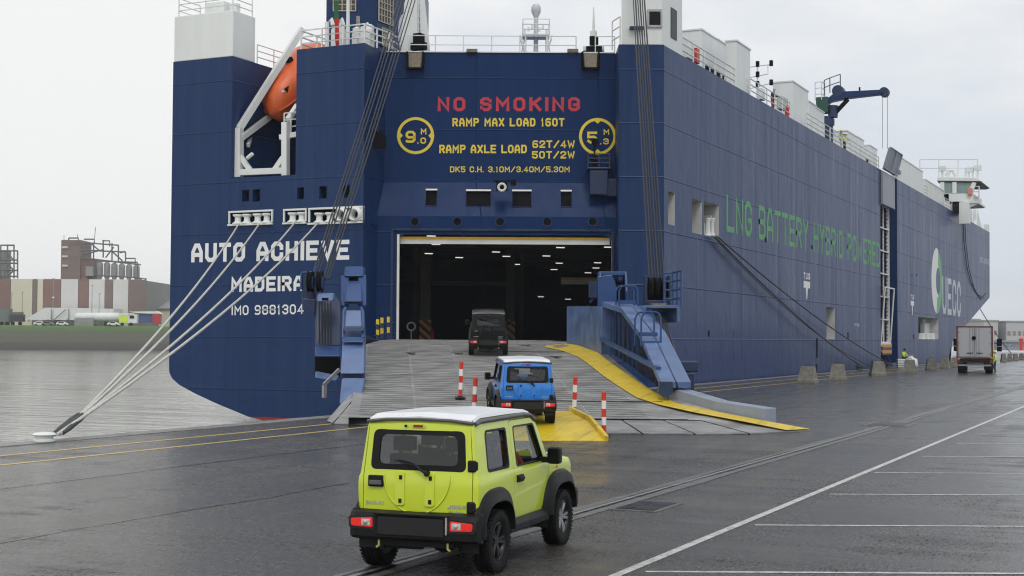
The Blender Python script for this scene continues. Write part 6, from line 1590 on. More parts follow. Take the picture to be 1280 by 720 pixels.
    # rear bumper with lamps
    bp = MB()
    cs = [(-1.60, .38), (-1.72, .385), (-1.775, .42), (-1.78, .62), (-1.745, .672), (-1.60, .70)]
    stx = [(-.79, .42), (-.775, .78), (-.71, .97), (-.40, 1.0), (0, 1.02), (.40, 1.0), (.71, .97), (.775, .78), (.79, .42)]
    rows = [[(x, -1.58 + (y + 1.58) * k, z) for y, z in cs] for x, k in stx]
    for a, b in zip(rows, rows[1:]):
        for q in range(len(cs) - 1): bp.poly([a[q], b[q], b[q + 1], a[q + 1]])
        bp.poly([a[0], a[-1], b[-1], b[0]])
    bp.poly(rows[0]); bp.poly(rows[-1])
    bpo = bp.build('rear_bumper', M['plastic'], c, local=True, smooth=35)
    for s_ in (-1, 1): MB().box((s_ * .745, -1.57, .56), (.10, .22, .30)).build('bumper_corner', M['plastic'], bpo, local=True, bevel=.04, seg=3)
    MB().box((0, -1.79, .545), (.80, .02, .19)).build('plate_recess', M['cabin'], bpo, local=True, bevel=.006)
    MB().box((0, -1.79, .672), (.92, .05, .02)).build('bumper_step', M['plastic'], bpo, local=True, bevel=.006)
    MB().box((.435, -1.795, .575), (.022, .03, .20)).build('bright_strip', M['chrome'], bpo, local=True, bevel=.006)
    for s_ in (-1, 1):
        lp = MB().prism([(x, -1.79, z) for x, z in rpoly([(s_ * .47, .515), (s_ * .735, .525), (s_ * .745, .605), (s_ * .47, .625)], .025)], (0, .08, 0)).build('tail_lamp', M['lens_red'], bpo, local=True, bevel=.006)
        MB().box((s_ * .55, -1.792, .57), (.11, .014, .07)).build('reversing_lens', M['lens_clear'], lp, local=True, bevel=.006)
        MB().lathe([(.001, .012), (.026, .008), (.028, 0)], (s_ * .55, -1.798, .57), (0, -1, 0), n=12).build('lamp_bulb', M['chrome'], lp, local=True, smooth=40)
        MB().prism([(x, -1.782, z) for x, z in rpoly([(s_ * .44, .49), (s_ * .765, .50), (s_ * .772, .63), (s_ * .44, .65)], .03)], (0, .05, 0)).build('lamp_surround', M['cabin'], bpo, local=True)
        MB().tube([(s_ * .42, -1.72, .38), (s_ * .42, -1.72, .32), (s_ * .45, -1.72, .30)], .014, 6).build('tow_eye', M['khaki'], c, local=True)
    # roof film and drip rail
    rf = MB(); ny, nx = 10, 8
    ys = [-1.545 + (1.78) * k / ny for k in range(ny + 1)]
    def rz_(x, y):
        base = 1.70 + .008 * (1 - ((y + .6) / 1.0) ** 2)
        if y < -1.42: base = 1.70 - (-1.42 - y) * .30
        if y > .12: base -= (y - .12) * .28
        return base + .026 * (1 - abs(x)) + .014
    def rx_(x): return x * .628
    rnd = random.Random(2)
    for i in range(ny):
        for k in range(nx):
            xs = [-1 + 2 * (k + d) / nx for d in (0, 1)]
            rf.poly([(rx_(xs[0]), ys[i], rz_(xs[0], ys[i])), (rx_(xs[1]), ys[i], rz_(xs[1], ys[i])), (rx_(xs[1]), ys[i + 1], rz_(xs[1], ys[i + 1])), (rx_(xs[0]), ys[i + 1], rz_(xs[0], ys[i + 1]))])
    for s_ in (-1, 1):
        for i in range(ny):
            a, b = (rx_(s_), ys[i], rz_(1, ys[i])), (rx_(s_), ys[i + 1], rz_(1, ys[i + 1]))
            rf.poly([a, b, (b[0] + s_ * .018, b[1], b[2] - .03), (a[0] + s_ * .018, a[1], a[2] - .03)])
    rf.poly([(rx_(-1 + 2 * k / nx), ys[0], rz_(-1 + 2 * k / nx, ys[0])) for k in range(nx + 1)] + [(rx_(1 - 2 * k / nx), ys[0] - .012, rz_(1 - 2 * k / nx, ys[0]) - .022) for k in range(nx + 1)])
    rf.build('roof_film', M['film'], c, local=True, smooth=50)
    dr_ = MB()
    for s_ in (-1, 1): dr_.tube([(s_ * .66, -1.53, 1.628), (s_ * .655, -1.40, 1.652), (s_ * .652, 0, 1.662), (s_ * .65, .22, 1.648), (s_ * .66, .38, 1.58)], .026, 8)
    dr_.tube([(-.655, -1.565, 1.640), (-.4, -1.583, 1.665), (0, -1.59, 1.675), (.4, -1.583, 1.665), (.655, -1.565, 1.640)], .018, 8)
    dr_.build('drip_rail', M['film_grey'], c, local=True, smooth=60)
    hf = MB(); 
    for i in range(5):
        for k in range(6):
            P = lambda a, b: ((-.60 + 1.2 * a / 6), .80 + .74 * b / 5, 1.128 - .052 * max(0, (b / 5 - .42)) + .022 * (1 - abs(-1 + a / 3)))
            hf.poly([P(k, i), P(k + 1, i), P(k + 1, i + 1), P(k, i + 1)])
    hf.build('bonnet_film', M['film'], c, local=True, smooth=60)
    # windscreen, grille, front lamps and bumper
    MB().poly([(-.55, .70, 1.17), (.55, .70, 1.17), (.53, .40, 1.585), (-.53, .40, 1.585)]).build('windscreen', M['cglass'], c, local=True, fix=False)
    fg = MB().box((0, 1.665, .80), (1.30, .05, .30)).build('grille', M['plastic'], c, local=True, bevel=.02)
    for k in range(5): MB().box((-.3 + .15 * k, 1.695, .80), (.07, .012, .22)).build('grille_slot', M['black'], fg, local=True)
    for s_ in (-1, 1): MB().lathe([(.13, -.03), (.13, .02), (.09, .05), (0, .06)], (s_ * .52, 1.69, .82), (0, 1, 0), n=24).build('headlight', M['lens_clear'], c, local=True, smooth=40)
    MB().prism([(x, 1.60, z) for x, z in ((-.78, .40), (.78, .40), (.78, .66), (-.78, .66))], (0, .18, 0)).build('front_bumper', M['plastic'], c, local=True, bevel=.05, seg=3)
    # underside
    ub = MB().box((0, -.05, .44), (1.15, 3.1, .10)).tube([(-.62, -1.125, .345), (.62, -1.125, .345)], .045, 8).tube([(-.62, 1.125, .345), (.62, 1.125, .345)], .045, 8)
    ub.lathe([(.02, -.16), (.12, -.10), (.15, 0), (.12, .10), (.02, .16)], (.12, -1.13, .335), (1, 0, 0), n=14).box((0, -1.52, .37), (.9, .18, .12)).tube([(.40, -1.0, .36), (.50, -1.45, .33), (.50, -1.66, .31)], .03, 8).lathe([(.09, -.22), (.10, -.18), (.10, .18), (.09, .22)], (-.2, -1.48, .36), (1, 0, 0), n=12)
    for s_ in (-1, 1):
        ub.tube([(s_ * .46, -1.12, .34), (s_ * .44, -1.16, .62)], .055, 8).bar((s_ * .45, -1.10, .30), (s_ * .40, -.35, .38), .05, .06).tube([(s_ * .52, -1.2, .30), (s_ * .50, -1.35, .58)], .025, 6)
    ub.tube([(-.5, -1.24, .37), (.5, -1.26, .39)], .018, 6)
    ub.build('underbody', M['cabin'], c, local=True)
    # cabin fittings
    MB().box((0, .45, 1.06), (1.26, .36, .14)).box((-.36, .32, 1.10), (.34, .12, .08)).build('dashboard', M['cabin'], c, local=True, bevel=.03)
    MB().lathe([(.165, 0), (.18, .014), (.165, .028), (.15, .014)], (-.36, .16, 1.06), Vector((0, -.85, .5)), n=20, closed=True).build('steering_wheel', M['cabin'], c, local=True)
    for (sx, sy, wid) in ((-.35, -.28, .46), (.35, -.28, .46), (-.33, -1.08, .48), (.33, -1.08, .48)):
        st = MB().prism([(sx - wid / 2, sy, .98), (sx + wid / 2, sy, .98), (sx + wid / 2 - .05, sy - .10, 1.27), (sx - wid / 2 + .05, sy - .10, 1.27)], (0, -.11, 0)).build('seat', M['cabin'], c, local=True, bevel=.03)
        MB().box((sx, sy - .17, 1.385), (.26, .09, .15)).tube([(sx - .07, sy - .16, 1.24), (sx - .07, sy - .17, 1.36)], .008, 5).tube([(sx + .07, sy - .16, 1.24), (sx + .07, sy - .17, 1.36)], .008, 5).build('headrest', M['cabin'], st, local=True, bevel=.03)
    # wheels
    for (x, y, mt) in ((-.70, -1.125, 'rim_dark'), (.70, -1.125, 'rim_dark'), (-.70, 1.125, 'rim_silver'), (.70, 1.125, 'rim_silver')):
        s_ = 1 if x > 0 else -1
        wE = sub_empty('wheel', c, (x, y, .345))
        pr = [(.205, -.085), (.225, -.10), (.29, -.108), (.322, -.10), (.338, -.08)]
        for g in (-.05, 0, .05): pr += [(.343, g - .016), (.334, g - .009), (.334, g + .009), (.343, g + .016)]
        pr += [(.338, .08), (.322, .10), (.29, .108), (.225, .10), (.205, .085)]
        ty = MB().lathe(pr, (0, 0, 0), (1, 0, 0), n=40, closed=True)
        for k in range(44):
            g = 2 * math.pi * k / 44
            for sx in (-1, 1): ty.box((sx * .082, math.cos(g) * .337, math.sin(g) * .337), (.045, .022, .012), M=Matrix.Rotation(g - math.pi / 2, 3, 'X'))
        ty.build('tyre', M['rubber'], wE, local=True, smooth=35)
        rm = MB().lathe([(.207, -.09), (.207, .085), (.196, .092), (.186, .08), (.176, .03), (.17, -.05), (.03, -.05)], (0, 0, 0), (s_, 0, 0), n=32)
        ro = rm.build('rim', M['rim_dark'], wE, local=True, smooth=35)
        sp = MB()
        for k in range(5):
            g = 2 * math.pi * k / 5
            for dg in (-.16, .16):
                a = Vector((s_ * .045, math.cos(g + dg * 1.3) * .045, math.sin(g + dg * 1.3) * .045)); b = Vector((s_ * .062, math.cos(g + dg) * .188, math.sin(g + dg) * .188)); sp.bar(a, b, .034, .045, up=(1, 0, 0))
        sp.lathe([(.075, 0), (.075, .05), (.06, .065), (0, .068)], (0, 0, 0), (s_, 0, 0), n=20)
        sp.build('rim', M[mt], wE, local=True, bevel=.005)
    return c
def car_text(txt, xa, xb, z, hh, y, par):
    tot = sum(WID.get(ch, 1) for ch in txt) + .3 * (len(txt) - 1); k = (xb - xa) / tot; mb = MB(); x = 0; t = hh * .24
    for ch in txt:
        wd = WID.get(ch, 1) * k
        for si, st in enumerate(GL[ch]):
            pts = [(x + t / 2 + a * max(wd - t, .001), t / 2 + b * (hh - t)) for a, b in st]
            stroke(mb, pts, t, lambda q, l: Vector((xa + q.x, y - l, z + q.y)), .002 + .001 * si)
        x += wd + .3 * k
    return mb.build('lettering', M['chrome'], par, local=True, fix=False)
car = make_car(M['car_lime'])
tag(car, 'lime yellow boxy off-road car with white film on its roof driving towards the ramp', 'car', 'off-road cars driving aboard')
blue = copy_tree(car, None, {M['car_lime']: M['car_blue']})
blk = copy_tree(car, None, {M['car_lime']: M['car_black'], M['film']: M['car_black'], M['lens_red']: M['lens_red']})
tag(blue, 'bright blue boxy off-road car with white film on its roof on the ramp foot', 'car')
tag(blk, 'black boxy off-road car entering the dark stern door', 'car')
def put(c, p, rz, pitch=0):
    c.matrix_basis = Matrix.Translation(p) @ Matrix.Rotation(rz, 4, 'Z') @ Matrix.Rotation(pitch, 4, 'X') @ Matrix.Diagonal((.955, 1, 1, 1))
    WM[c.name] = c.matrix_basis.copy()
lr, rr_ = gr(467, 706), gr(623, 716.5); rear_mid = (lr + rr_) / 2; hd_ = YAW - R(20.3)
YROT = hd_
fwd = Vector((-math.sin(YROT), math.cos(YROT), 0))
put(car, rear_mid + fwd * 1.125, YROT)
bh = YAW + R(6.5); bf = Vector((-math.sin(bh), math.cos(bh), 0))
put(blue, loc(.36, 37.2, .335) + bf * 1.125, bh, R(2.5))
kh = YAW + R(1.5); kf = Vector((-math.sin(kh), math.cos(kh), 0))
put(blk, loc(-.93, 55.6, zdk(55.8)) + kf * 1.125 + Vector((0, 0, .10)), kh, R(5.5))
# lit tail lamps of the black car stay red; its bonnet and roof carry no film

# ---------------------------------------------------------------- people
SKIN = plain('skin', (.50, .30, .22), .55); HAIR = plain('dark_hair', (.03, .022, .018), .7)
def person(pos, face, J, mats, label, group=None, helmet=None, scale=1.0, kit=None):
    """one continuous body grown over a jointed chain; J overrides joints of a relaxed standing pose (x right, y forward, z up)"""
    j = {'pel': (0, 0, .95), 'sp': (0, .01, 1.12), 'ch': (0, .0, 1.32), 'nk': (0, .01, 1.48), 'hd0': (0, .03, 1.56), 'hd1': (0, .03, 1.66), 'hd2': (0, .02, 1.73),
         'hL': (-.10, 0, .92), 'hR': (.10, 0, .92), 'kL': (-.11, .03, .50), 'kR': (.11, .03, .50), 'aL': (-.12, -.02, .09), 'aR': (.12, -.02, .09), 'tL': (-.14, .15, .035), 'tR': (.14, .15, .035),
         'sL': (-.19, 0, 1.41), 'sR': (.19, 0, 1.41), 'eL': (-.26, -.03, 1.14), 'eR': (.26, -.03, 1.14), 'wL': (-.27, .08, .90), 'wR': (.27, .08, .90)}
    j.update(J)
    j = {k: Vector(v) for k, v in j.items()}
    rad = {'pel': .135, 'sp': .125, 'ch': .145, 'nk': .055, 'hd0': .075, 'hd1': .10, 'hd2': .075, 'hL': .10, 'hR': .10, 'kL': .065, 'kR': .065, 'aL': .045, 'aR': .045, 'tL': .035, 'tR': .035, 'sL': .07, 'sR': .07, 'eL': .05, 'eR': .05, 'wL': .033, 'wR': .033}
    ed = [('pel', 'sp'), ('sp', 'ch'), ('ch', 'nk'), ('nk', 'hd0'), ('hd0', 'hd1'), ('hd1', 'hd2'), ('pel', 'hL'), ('pel', 'hR'), ('hL', 'kL'), ('hR', 'kR'), ('kL', 'aL'), ('kR', 'aR'), ('aL', 'tL'), ('aR', 'tR'), ('ch', 'sL'), ('ch', 'sR'), ('sL', 'eL'), ('sR', 'eR'), ('eL', 'wL'), ('eR', 'wR')]
    zone = {}
    for s_ in 'LR':
        dv_ = (j['w' + s_] - j['e' + s_]).normalized(); sx = -1 if s_ == 'L' else 1
        sd_ = dv_.cross(Vector((0, 1, 0)) if abs(dv_.y) < .9 else Vector((0, 0, 1))).normalized()
        pm_ = 'p' + s_; j[pm_] = j['w' + s_] + dv_ * .07; rad[pm_] = .03; ed.append(('w' + s_, pm_))
        fw = sd_.cross(dv_)
        for q, (of, ln) in enumerate(((-.028, .075), (-.01, .09), (.01, .085), (.027, .065))):
            a, b = f'f{s_}{q}', f'g{s_}{q}'
            j[a] = j[pm_] + fw * of + dv_ * .04; j[b] = j[a] + dv_ * ln * .55 + sd_ * .02 * sx; rad[a] = .011; rad[b] = .008; ed += [(pm_, a), (a, b)]
        a = 't_' + s_; j[a] = j['w' + s_] + dv_ * .06 + fw * .055; rad[a] = .011; ed.append(('w' + s_, a))
    names = list(j); idx = {n: i for i, n in enumerate(names)}
    bm = bmesh.new(); lay = bm.verts.layers.skin.verify(); vs_ = [bm.verts.new(j[n] * scale) for n in names]
    for a, b in ed: bm.edges.new((vs_[idx[a]], vs_[idx[b]]))
    for n, v in zip(names, vs_): v[lay].radius = (rad[n] * scale, rad[n] * scale); v[lay].use_root = (n == 'pel')
    me = bpy.data.meshes.new('p'); bm.to_mesh(me); bm.free()
    o = tmp_obj(me); o.modifiers.new('s', 'SKIN'); sb = o.modifiers.new('u', 'SUBSURF'); sb.levels = 1; sb.render_levels = 1
    out = evaluated(o, 'person'); bpy.data.objects.remove(o)
    out.materials.clear()
    top, legs, shoe = mats
    for m_ in (top, legs, shoe, SKIN, HAIR): out.materials.append(m_)
    zn = lambda a, b: (1 if {a, b} & {'hL', 'hR', 'kL', 'kR'} else 2 if {a, b} & {'tL', 'tR'} else 3 if {a, b} & {'hd0', 'hd1', 'hd2'} or a[0] in 'pfgt' and a != 'pel' or b[0] in 'pfgt' and b != 'pel' else 0)
    segs = [(j[a] * scale, j[b] * scale, zn(a, b)) for a, b in ed]
    for f in out.polygons:
        c = f.center; best = min(segs, key=lambda s_: ((c - (s_[0] + (s_[1] - s_[0]) * max(0, min(1, (c - s_[0]).dot(s_[1] - s_[0]) / max(1e-6, (s_[1] - s_[0]).length_squared))))).length))
        f.material_index = best[2]; f.use_smooth = True
        if best[2] == 3 and (c - j['hd1'] * scale).length < .16 * scale and (c.z > (j['hd1'].z + .03) * scale or c.y < (j['hd1'].y - .04) * scale) : f.material_index = 4
    o = bpy.data.objects.new('person', out); COL.objects.link(o)
    Mx = Matrix.Translation(pos) @ Matrix.Rotation(face, 4, 'Z'); o.matrix_basis = Mx; WM[o.name] = Mx
    tag(o, label, 'person', group)
    hc = j['hd1'] * scale
    fm = MB()
    for s_ in (-1, 1): fm.lathe([(0, -.012), (.012, 0), (0, .012)], hc + Vector((s_ * .035, .098, .0)) * scale, n=8)
    fm.build('eyes', M['black'], o, local=True)
    MB().prism([hc + Vector(p) * scale for p in ((-.012, .09, -.04), (.012, .09, -.04), (.006, .095, .01), (-.006, .095, .01))], (0, .025, 0)).build('nose', SKIN, o, local=True)
    MB().bar(hc + Vector((-.025, .093, -.062)) * scale, hc + Vector((.025, .093, -.062)) * scale, .006, .008).build('mouth', plain('lips', (.35, .12, .10), .5), o, local=True)
    if helmet:
        MB().lathe([(.125, 0), (.128, .03), (.12, .08), (.08, .125), (0, .14)], hc + Vector((0, -.005, .02)), n=18).box(hc + Vector((0, .12, .025)), (.18, .09, .015)).build('helmet', helmet, o, local=True, smooth=50)
    if kit:      # waistcoat: a shell round the chest with a bright band
        mb = MB(); c0, c1 = j['sp'] * scale, j['ch'] * scale
        ax = (c1 - c0); prof = [(.17, -.14), (.185, .0), (.2, .2), (.185, .3), (.12, .34)]
        mb.lathe(prof, c0, ax, n=16); mb.build('waistcoat', kit, o, local=True, smooth=50)
        MB().lathe([(.196, .04), (.199, .07), (.199, .1), (.2, .13)], c0, ax, n=16).build('reflective_band', M['txt_pale'], o, local=True)
    return o
dkp = lambda px, py, off: (lambda p: Vector((p.x, p.y, ZD - .02)))(side(px, py, off))
B_LEAN = {'eL': (-.27, .10, 1.17), 'wL': (-.2, .36, 1.15), 'eR': (.27, .10, 1.17), 'wR': (.2, .36, 1.15), 'ch': (0, .06, 1.31), 'nk': (0, .1, 1.46), 'hd0': (0, .13, 1.54), 'hd1': (0, .14, 1.63), 'hd2': (0, .13, 1.7), 'sL': (-.19, .06, 1.40), 'sR': (.19, .06, 1.40)}
B_POINT = {'eR': (.30, .22, 1.32), 'wR': (.32, .46, 1.30), 'eL': (-.27, .02, 1.14), 'wL': (-.2, .2, 1.0)}
navy = (M['navy'], M['navy'], M['black'])
person(dkp(965.5, 137, .55), R(-100), B_LEAN, (M['navy'], plain('work_red', (.4, .03, .04), .8), M['black']), 'person in dark jacket leaning at the ship rail beside the tall white house', 'people on the ship deck', scale=1.0)
person(dkp(1051, 187, .5), R(-80), B_POINT, navy, 'person in dark overalls and yellow waistcoat at the rail below the crane', 'people on the ship deck', M['vest'], kit=M['vest'])
person(dkp(1055.5, 190, .6), R(-110), B_LEAN, (M['vest'], M['navy'], M['black']), 'person in yellow jacket bending over the rail next to the crane', 'people on the ship deck', M['txt_white'])
pw = gr(1244, 467.0)
person(pw, YAW + R(70), {'eR': (.27, .10, 1.17), 'wR': (.2, .34, 1.22), 'kL': (-.12, .08, .5)}, (M['vest'], M['navy'], M['black']), 'person in yellow jacket and dark trousers standing behind the white box truck', None, M['vest'])
# seated worker on the mooring block
bs = gr(1129, 459.5); bs.x = max(bs.x, EDGE + 1.2)
SIT = {'pel': (0, 0, .52), 'sp': (0, .03, .70), 'ch': (0, .08, .90), 'nk': (0, .13, 1.06), 'hd0': (0, .16, 1.13), 'hd1': (0, .18, 1.22), 'hd2': (0, .17, 1.29), 'hL': (-.1, .05, .50), 'hR': (.1, .05, .50), 'kL': (-.13, .45, .50), 'kR': (.13, .45, .50), 'aL': (-.13, .42, .09), 'aR': (.13, .42, .09), 'tL': (-.14, .58, .035), 'tR': (.14, .58, .035), 'sL': (-.19, .09, 1.0), 'sR': (.19, .09, 1.0), 'eL': (-.26, .2, .78), 'eR': (.26, .2, .78), 'wL': (-.16, .42, .66), 'wR': (.16, .42, .66)}
person(bs + Vector((0, 0, .42)), R(-120), SIT, (M['vest'], M['navy'], M['black']), 'person in yellow jacket seated on a pale crate by the hull', None, M['navy'])
cr_ = empty('crate', bs, .3); tag(cr_, 'pale low crate under the seated worker by the ship side', 'crate')
MB().box(bs + Vector((0, 0, .41)), (1.1, .9, .8), rz=.3).build('crate_body', M['white'], cr_, bevel=.04)
for k in range(3): MB().box(bs + Vector((0, 0, .2 + .22 * k)), (1.13, .93, .05), rz=.3).build('crate_batten', M['concrete'], cr_)
sk = empty('sack', bs + Vector((1.0, -1.6, 0)), 0); tag(sk, 'white bulging sack standing beside the seated worker', 'sack')
mb = MB().lathe([(.001, 0), (.5, .02), (.62, .2), (.6, .6), (.5, .85), (.2, .98), (.1, 1.1), (.001, 1.1)], bs + Vector((1.0, -1.6, 0)), n=18)
rnd = random.Random(9)
mb.v = [v + Vector((rnd.uniform(-.05, .05), rnd.uniform(-.05, .05), 0)) for v in mb.v]
mb.build('sack_body', M['white'], sk, smooth=60)
MB().tube([bs + Vector((.75, -1.6, .85)), bs + Vector((.85, -1.6, 1.15)), bs + Vector((1.15, -1.6, 1.15)), bs + Vector((1.25, -1.6, .85))], .03, 6).build('sack_strap', M['rope'], sk)
# driver of the lime car
dp_ = {k: Vector(v) for k, v in SIT.items()}
cm = car.matrix_basis
wheel_l = {'wL': (-.16, .42, .76), 'wR': (.16, .42, .76), 'eL': (-.25, .22, .74), 'eR': (.25, .22, .74)}
D_SIT = dict(SIT); D_SIT.update(wheel_l); D_SIT.update({'pel': (0, 0, .40), 'ch': (0, 0.02, .86), 'sp': (0, .0, .62), 'nk': (0, .04, 1.02), 'hd0': (0, .06, 1.09), 'hd1': (0, .07, 1.18), 'hd2': (0, .06, 1.25), 'sL': (-.19, .02, .94), 'sR': (.19, .02, .94), 'aL': (-.12, .5, .30), 'aR': (.12, .5, .30), 'tL': (-.12, .6, .34), 'tR': (.12, .6, .34)})
person(cm @ Vector((.36, -.16, .30)), YROT, D_SIT, (plain('orange_jacket', (.65, .12, .04), .7), M['navy'], M['black']), 'person in an orange jacket sitting inside the lime yellow car', None)
# ---------------------------------------------------------------- red and white delineator posts
posts = [((576, 507.5), .42, 44.2, 'red and white marker post left of the blue car, farthest up the ramp'), ((606, 514), .10, 37.6, 'red and white marker post half hidden beside the left flank of the blue car'), ((713, 514.5), .46, 40.9, 'red and white marker post at the top of the yellow wedge'), ((755.5, 540.5), .06, 36.9, 'red and white marker post at the foot of the yellow wedge')]
Z0post = None
for (px, py), z, Zp, lab in posts:
    u = (px - 640) / FPX * Zp; b0 = loc(u, Zp, z + .012 if Zp != 36.9 else .0)
    if Zp == 44.2: b0 = loc(u, Zp, zdk(Zp) + .03)
    if Zp == 37.6: b0 = loc(u - .28, Zp, .34)
    if Zp == 40.9: b0 = loc(u + .12, Zp, zh(40.9) + .01)
    if Z0post is None:
        e = empty('marker_post', b0)
        MB().lathe([(.17, 0), (.17, .03), (.10, .06), (.07, .08)], b0, n=20).build('post_base', M['plastic'], e, smooth=30)
        for k in range(5):
            z0, z1 = .07 + k * .215, .07 + (k + 1) * .215
            MB().lathe([(.062, z0), (.062, z1)], b0, n=16).build('post_band', M['red_plastic'] if k % 2 == 0 else M['txt_white'], e, smooth=40)
        MB().lathe([(.062, 0), (.045, .025), (0, .03)], b0 + Vector((0, 0, .07 + 5 * .215)), n=16).build('post_cap', M['red_plastic'], e, smooth=40)
        Z0post = e
    else:
        e = copy_tree(Z0post); e.location = b0
    e.rotation_euler = (R({44.2: 2, 37.6: 3, 40.9: 2.5, 36.9: .5}[Zp]), R({44.2: 3, 37.6: 4, 40.9: 3, 36.9: 0}[Zp]), 0)
    tag(e, lab, 'marker post', 'red and white posts on the ramp')
# ---------------------------------------------------------------- concrete blocks along the quay
blocks = [((1010, 478.7), 22, 20.5, 'pale concrete block nearest the ramp, first in the row'), ((1047.5, 475), 22, 20, 'dark weathered concrete block, second in the row from the ramp'), ((1097, 469.5), 19, 18, 'mossy concrete block, third in the row from the ramp'), ((1137.5, 466), 15, 16.5, 'concrete block standing in front of the seated worker'), ((1164, 462.8), 13.5, 14.5, 'concrete block below the lit side door of the ship'), ((1181, 460.2), 12.5, 13, 'concrete block just left of the white box truck'), ((1193.5, 458.8), 11, 12, 'concrete block half hidden by the white box truck'),
          ((1254.5, 452.6), 7, 10, 'first concrete block right of the box truck'), ((1262, 451.6), 7, 9, 'second concrete block right of the box truck'), ((1269.5, 450.8), 7, 8.5, 'third concrete block right of the box truck'), ((1277, 450), 7, 8, 'far concrete block at the right edge of the picture')]
for k, ((px, py), wp, hp, lab) in enumerate(blocks):
    p = gr(px, py); dist = (p - CAMP).dot(_f); ww, hh = min(1.15, wp / FPX * dist), min(1.15, hp / FPX * dist)
    rz_k = YAW * .4 + .12 * ((k * 7) % 5 - 2)
    o = empty('concrete_block', p); rnd = random.Random(k)
    mb = MB(); a = ww / 2; hs = [(0, 1.0), (.18, 1.0), (.24, .92), (.75, .76), (1.0, .70)]
    Q3 = Matrix.Rotation(rz_k, 3, 'Z'); rows = []
    for f_, s_ in hs: rows.append([p + Q3 @ Vector((x * a * s_ * rnd.uniform(.96, 1.0), y_ * a * s_ * .9 * rnd.uniform(.96, 1.0), hh * f_ + .002)) for x, y_ in ((-1, -1), (1, -1), (1, 1), (-1, 1))])
    for r1, r2 in zip(rows, rows[1:]):
        for q in range(4): mb.poly([r1[q], r1[(q + 1) % 4], r2[(q + 1) % 4], r2[q]])
    mb.poly(rows[-1]); mb.poly(rows[0][::-1])
    mb.build('block_body', M['concrete'], o, bevel=.035)
    MB().tube([p + Vector((-.16, 0, hh - .02)), p + Vector((-.14, 0, hh + .09)), p + Vector((.14, 0, hh + .09)), p + Vector((.16, 0, hh - .02))], .02, 6).build('lifting_eye', M['rope_dark'], o)
    tag(o, lab, 'concrete block', 'concrete blocks along the quay')
# ---------------------------------------------------------------- white box truck seen from behind
tp_ = gr(1218.5, 466.5); th_ = YAW * .12; tr_ = empty('box_truck', tp_)
W_, H0, H1, LN = 2.78, 1.18, 3.72, 9.5
tr_M = []
def tb(c, d, name, mat, par=tr_, bev=.01): return MB().box(tp_ + Vector(c), d).build(name, mat, par, bevel=bev)
M['truck_white'] = plain('truck_white', (.42, .43, .45), .35, var=.08, scale=.9, stretch=(1, 1, .3)); M['truck_red'] = plain('truck_red', (.12, .014, .018), .4)
tb((0, LN / 2 + .1, (H0 + H1) / 2), (W_ - .04, LN, H1 - H0 - .04), 'cargo_box', M['truck_white'])
fr_ = MB()
for s_ in (-1, 1): fr_.box(tp_ + Vector((s_ * (W_ / 2 - .06), .02, (H0 + H1) / 2)), (.09, .14, H1 - H0))
fr_.box(tp_ + Vector((0, .025, H1 - .05)), (W_ - .18, .14, .08)).box(tp_ + Vector((0, .02, H0)), (W_ - .18, .14, .07)).build('rear_frame', M['truck_red'], tr_, bevel=.015)
for s_ in (-1, 1):
    d = tb((s_ * .62, .03, (H0 + H1) / 2), (1.20, .08, H1 - H0 - .24), 'rear_door', M['truck_white'])
    for q in (.12, .34):
        MB().tube([tp_ + Vector((s_ * q, -.03, H0 + .1)), tp_ + Vector((s_ * q, -.03, H1 - .14))], .022, 6).build('locking_bar', M['steel'], d)
        MB().bar(tp_ + Vector((s_ * q, -.05, H0 + .42)), tp_ + Vector((s_ * (q + .26), -.05, H0 + .40)), .04, .05).build('door_handle', M['plastic'], d)
    for z in (.35, 1.2, 2.1): MB().box(tp_ + Vector((s_ * 1.17, -.02, H0 + z)), (.16, .06, .08)).build('hinge', M['steel'], d)
MB().lathe([(.16, 0), (.16, .02)], tp_ + Vector((-.05, -.06, H1 - .95)), (0, -1, 0), n=14).build('door_sign', M['black'], tr_)
lettering('TRANSPORT', tp_ + Vector((-1.05, -.012, H1 - .55)), tp_ + Vector((-.3, -.012, H1 - .55)), tp_ + Vector((-1.05, -.012, H1 - .42)), .2, M['steel'], tr_) if False else None
tb((0, 1.0, .98), (W_ - .5, 2.4, .26), 'chassis', M['plastic']); tb((0, .05, .62), (W_ - .3, .12, .14), 'underrun_bar', M['steel']); tb((0, .05, .92), (.95, .05, .17), 'number_plate', plain('plate_pale', (.5, .45, .25), .5))
tb((0, .08, .93), (1.25, .04, .36), 'plate_panel', M['truck_white'])
for s_ in (-1, 1):
    l = tb((s_ * 1.1, .04, .93), (.5, .1, .3), 'tail_lamp', M['lens_red_off']); tb((s_ * 1.0, -.012, .93), (.16, .02, .2), 'lamp_lens', M['lens_clear'], l)
    tb((s_ * .98, 1.0, .55), (.62, .03, .6), 'mudflap', M['plastic'])
    for y_ in (1.55, 2.75, 7.8):
        w2 = MB().lathe([(.28, -.26), (.5, -.28), (.52, -.2), (.52, .2), (.5, .28), (.28, .26), (.1, .1), (.1, -.1)], tp_ + Vector((s_ * (W_ / 2 - .36), y_, .522)), (1, 0, 0), n=26, closed=True).build('wheel', M['rubber'], tr_, smooth=35)
cb = MB().box(tp_ + Vector((0, LN + 1.3, 1.75)), (2.4, 2.0, 2.5)).build('cab', M['truck_white'], tr_, bevel=.12)
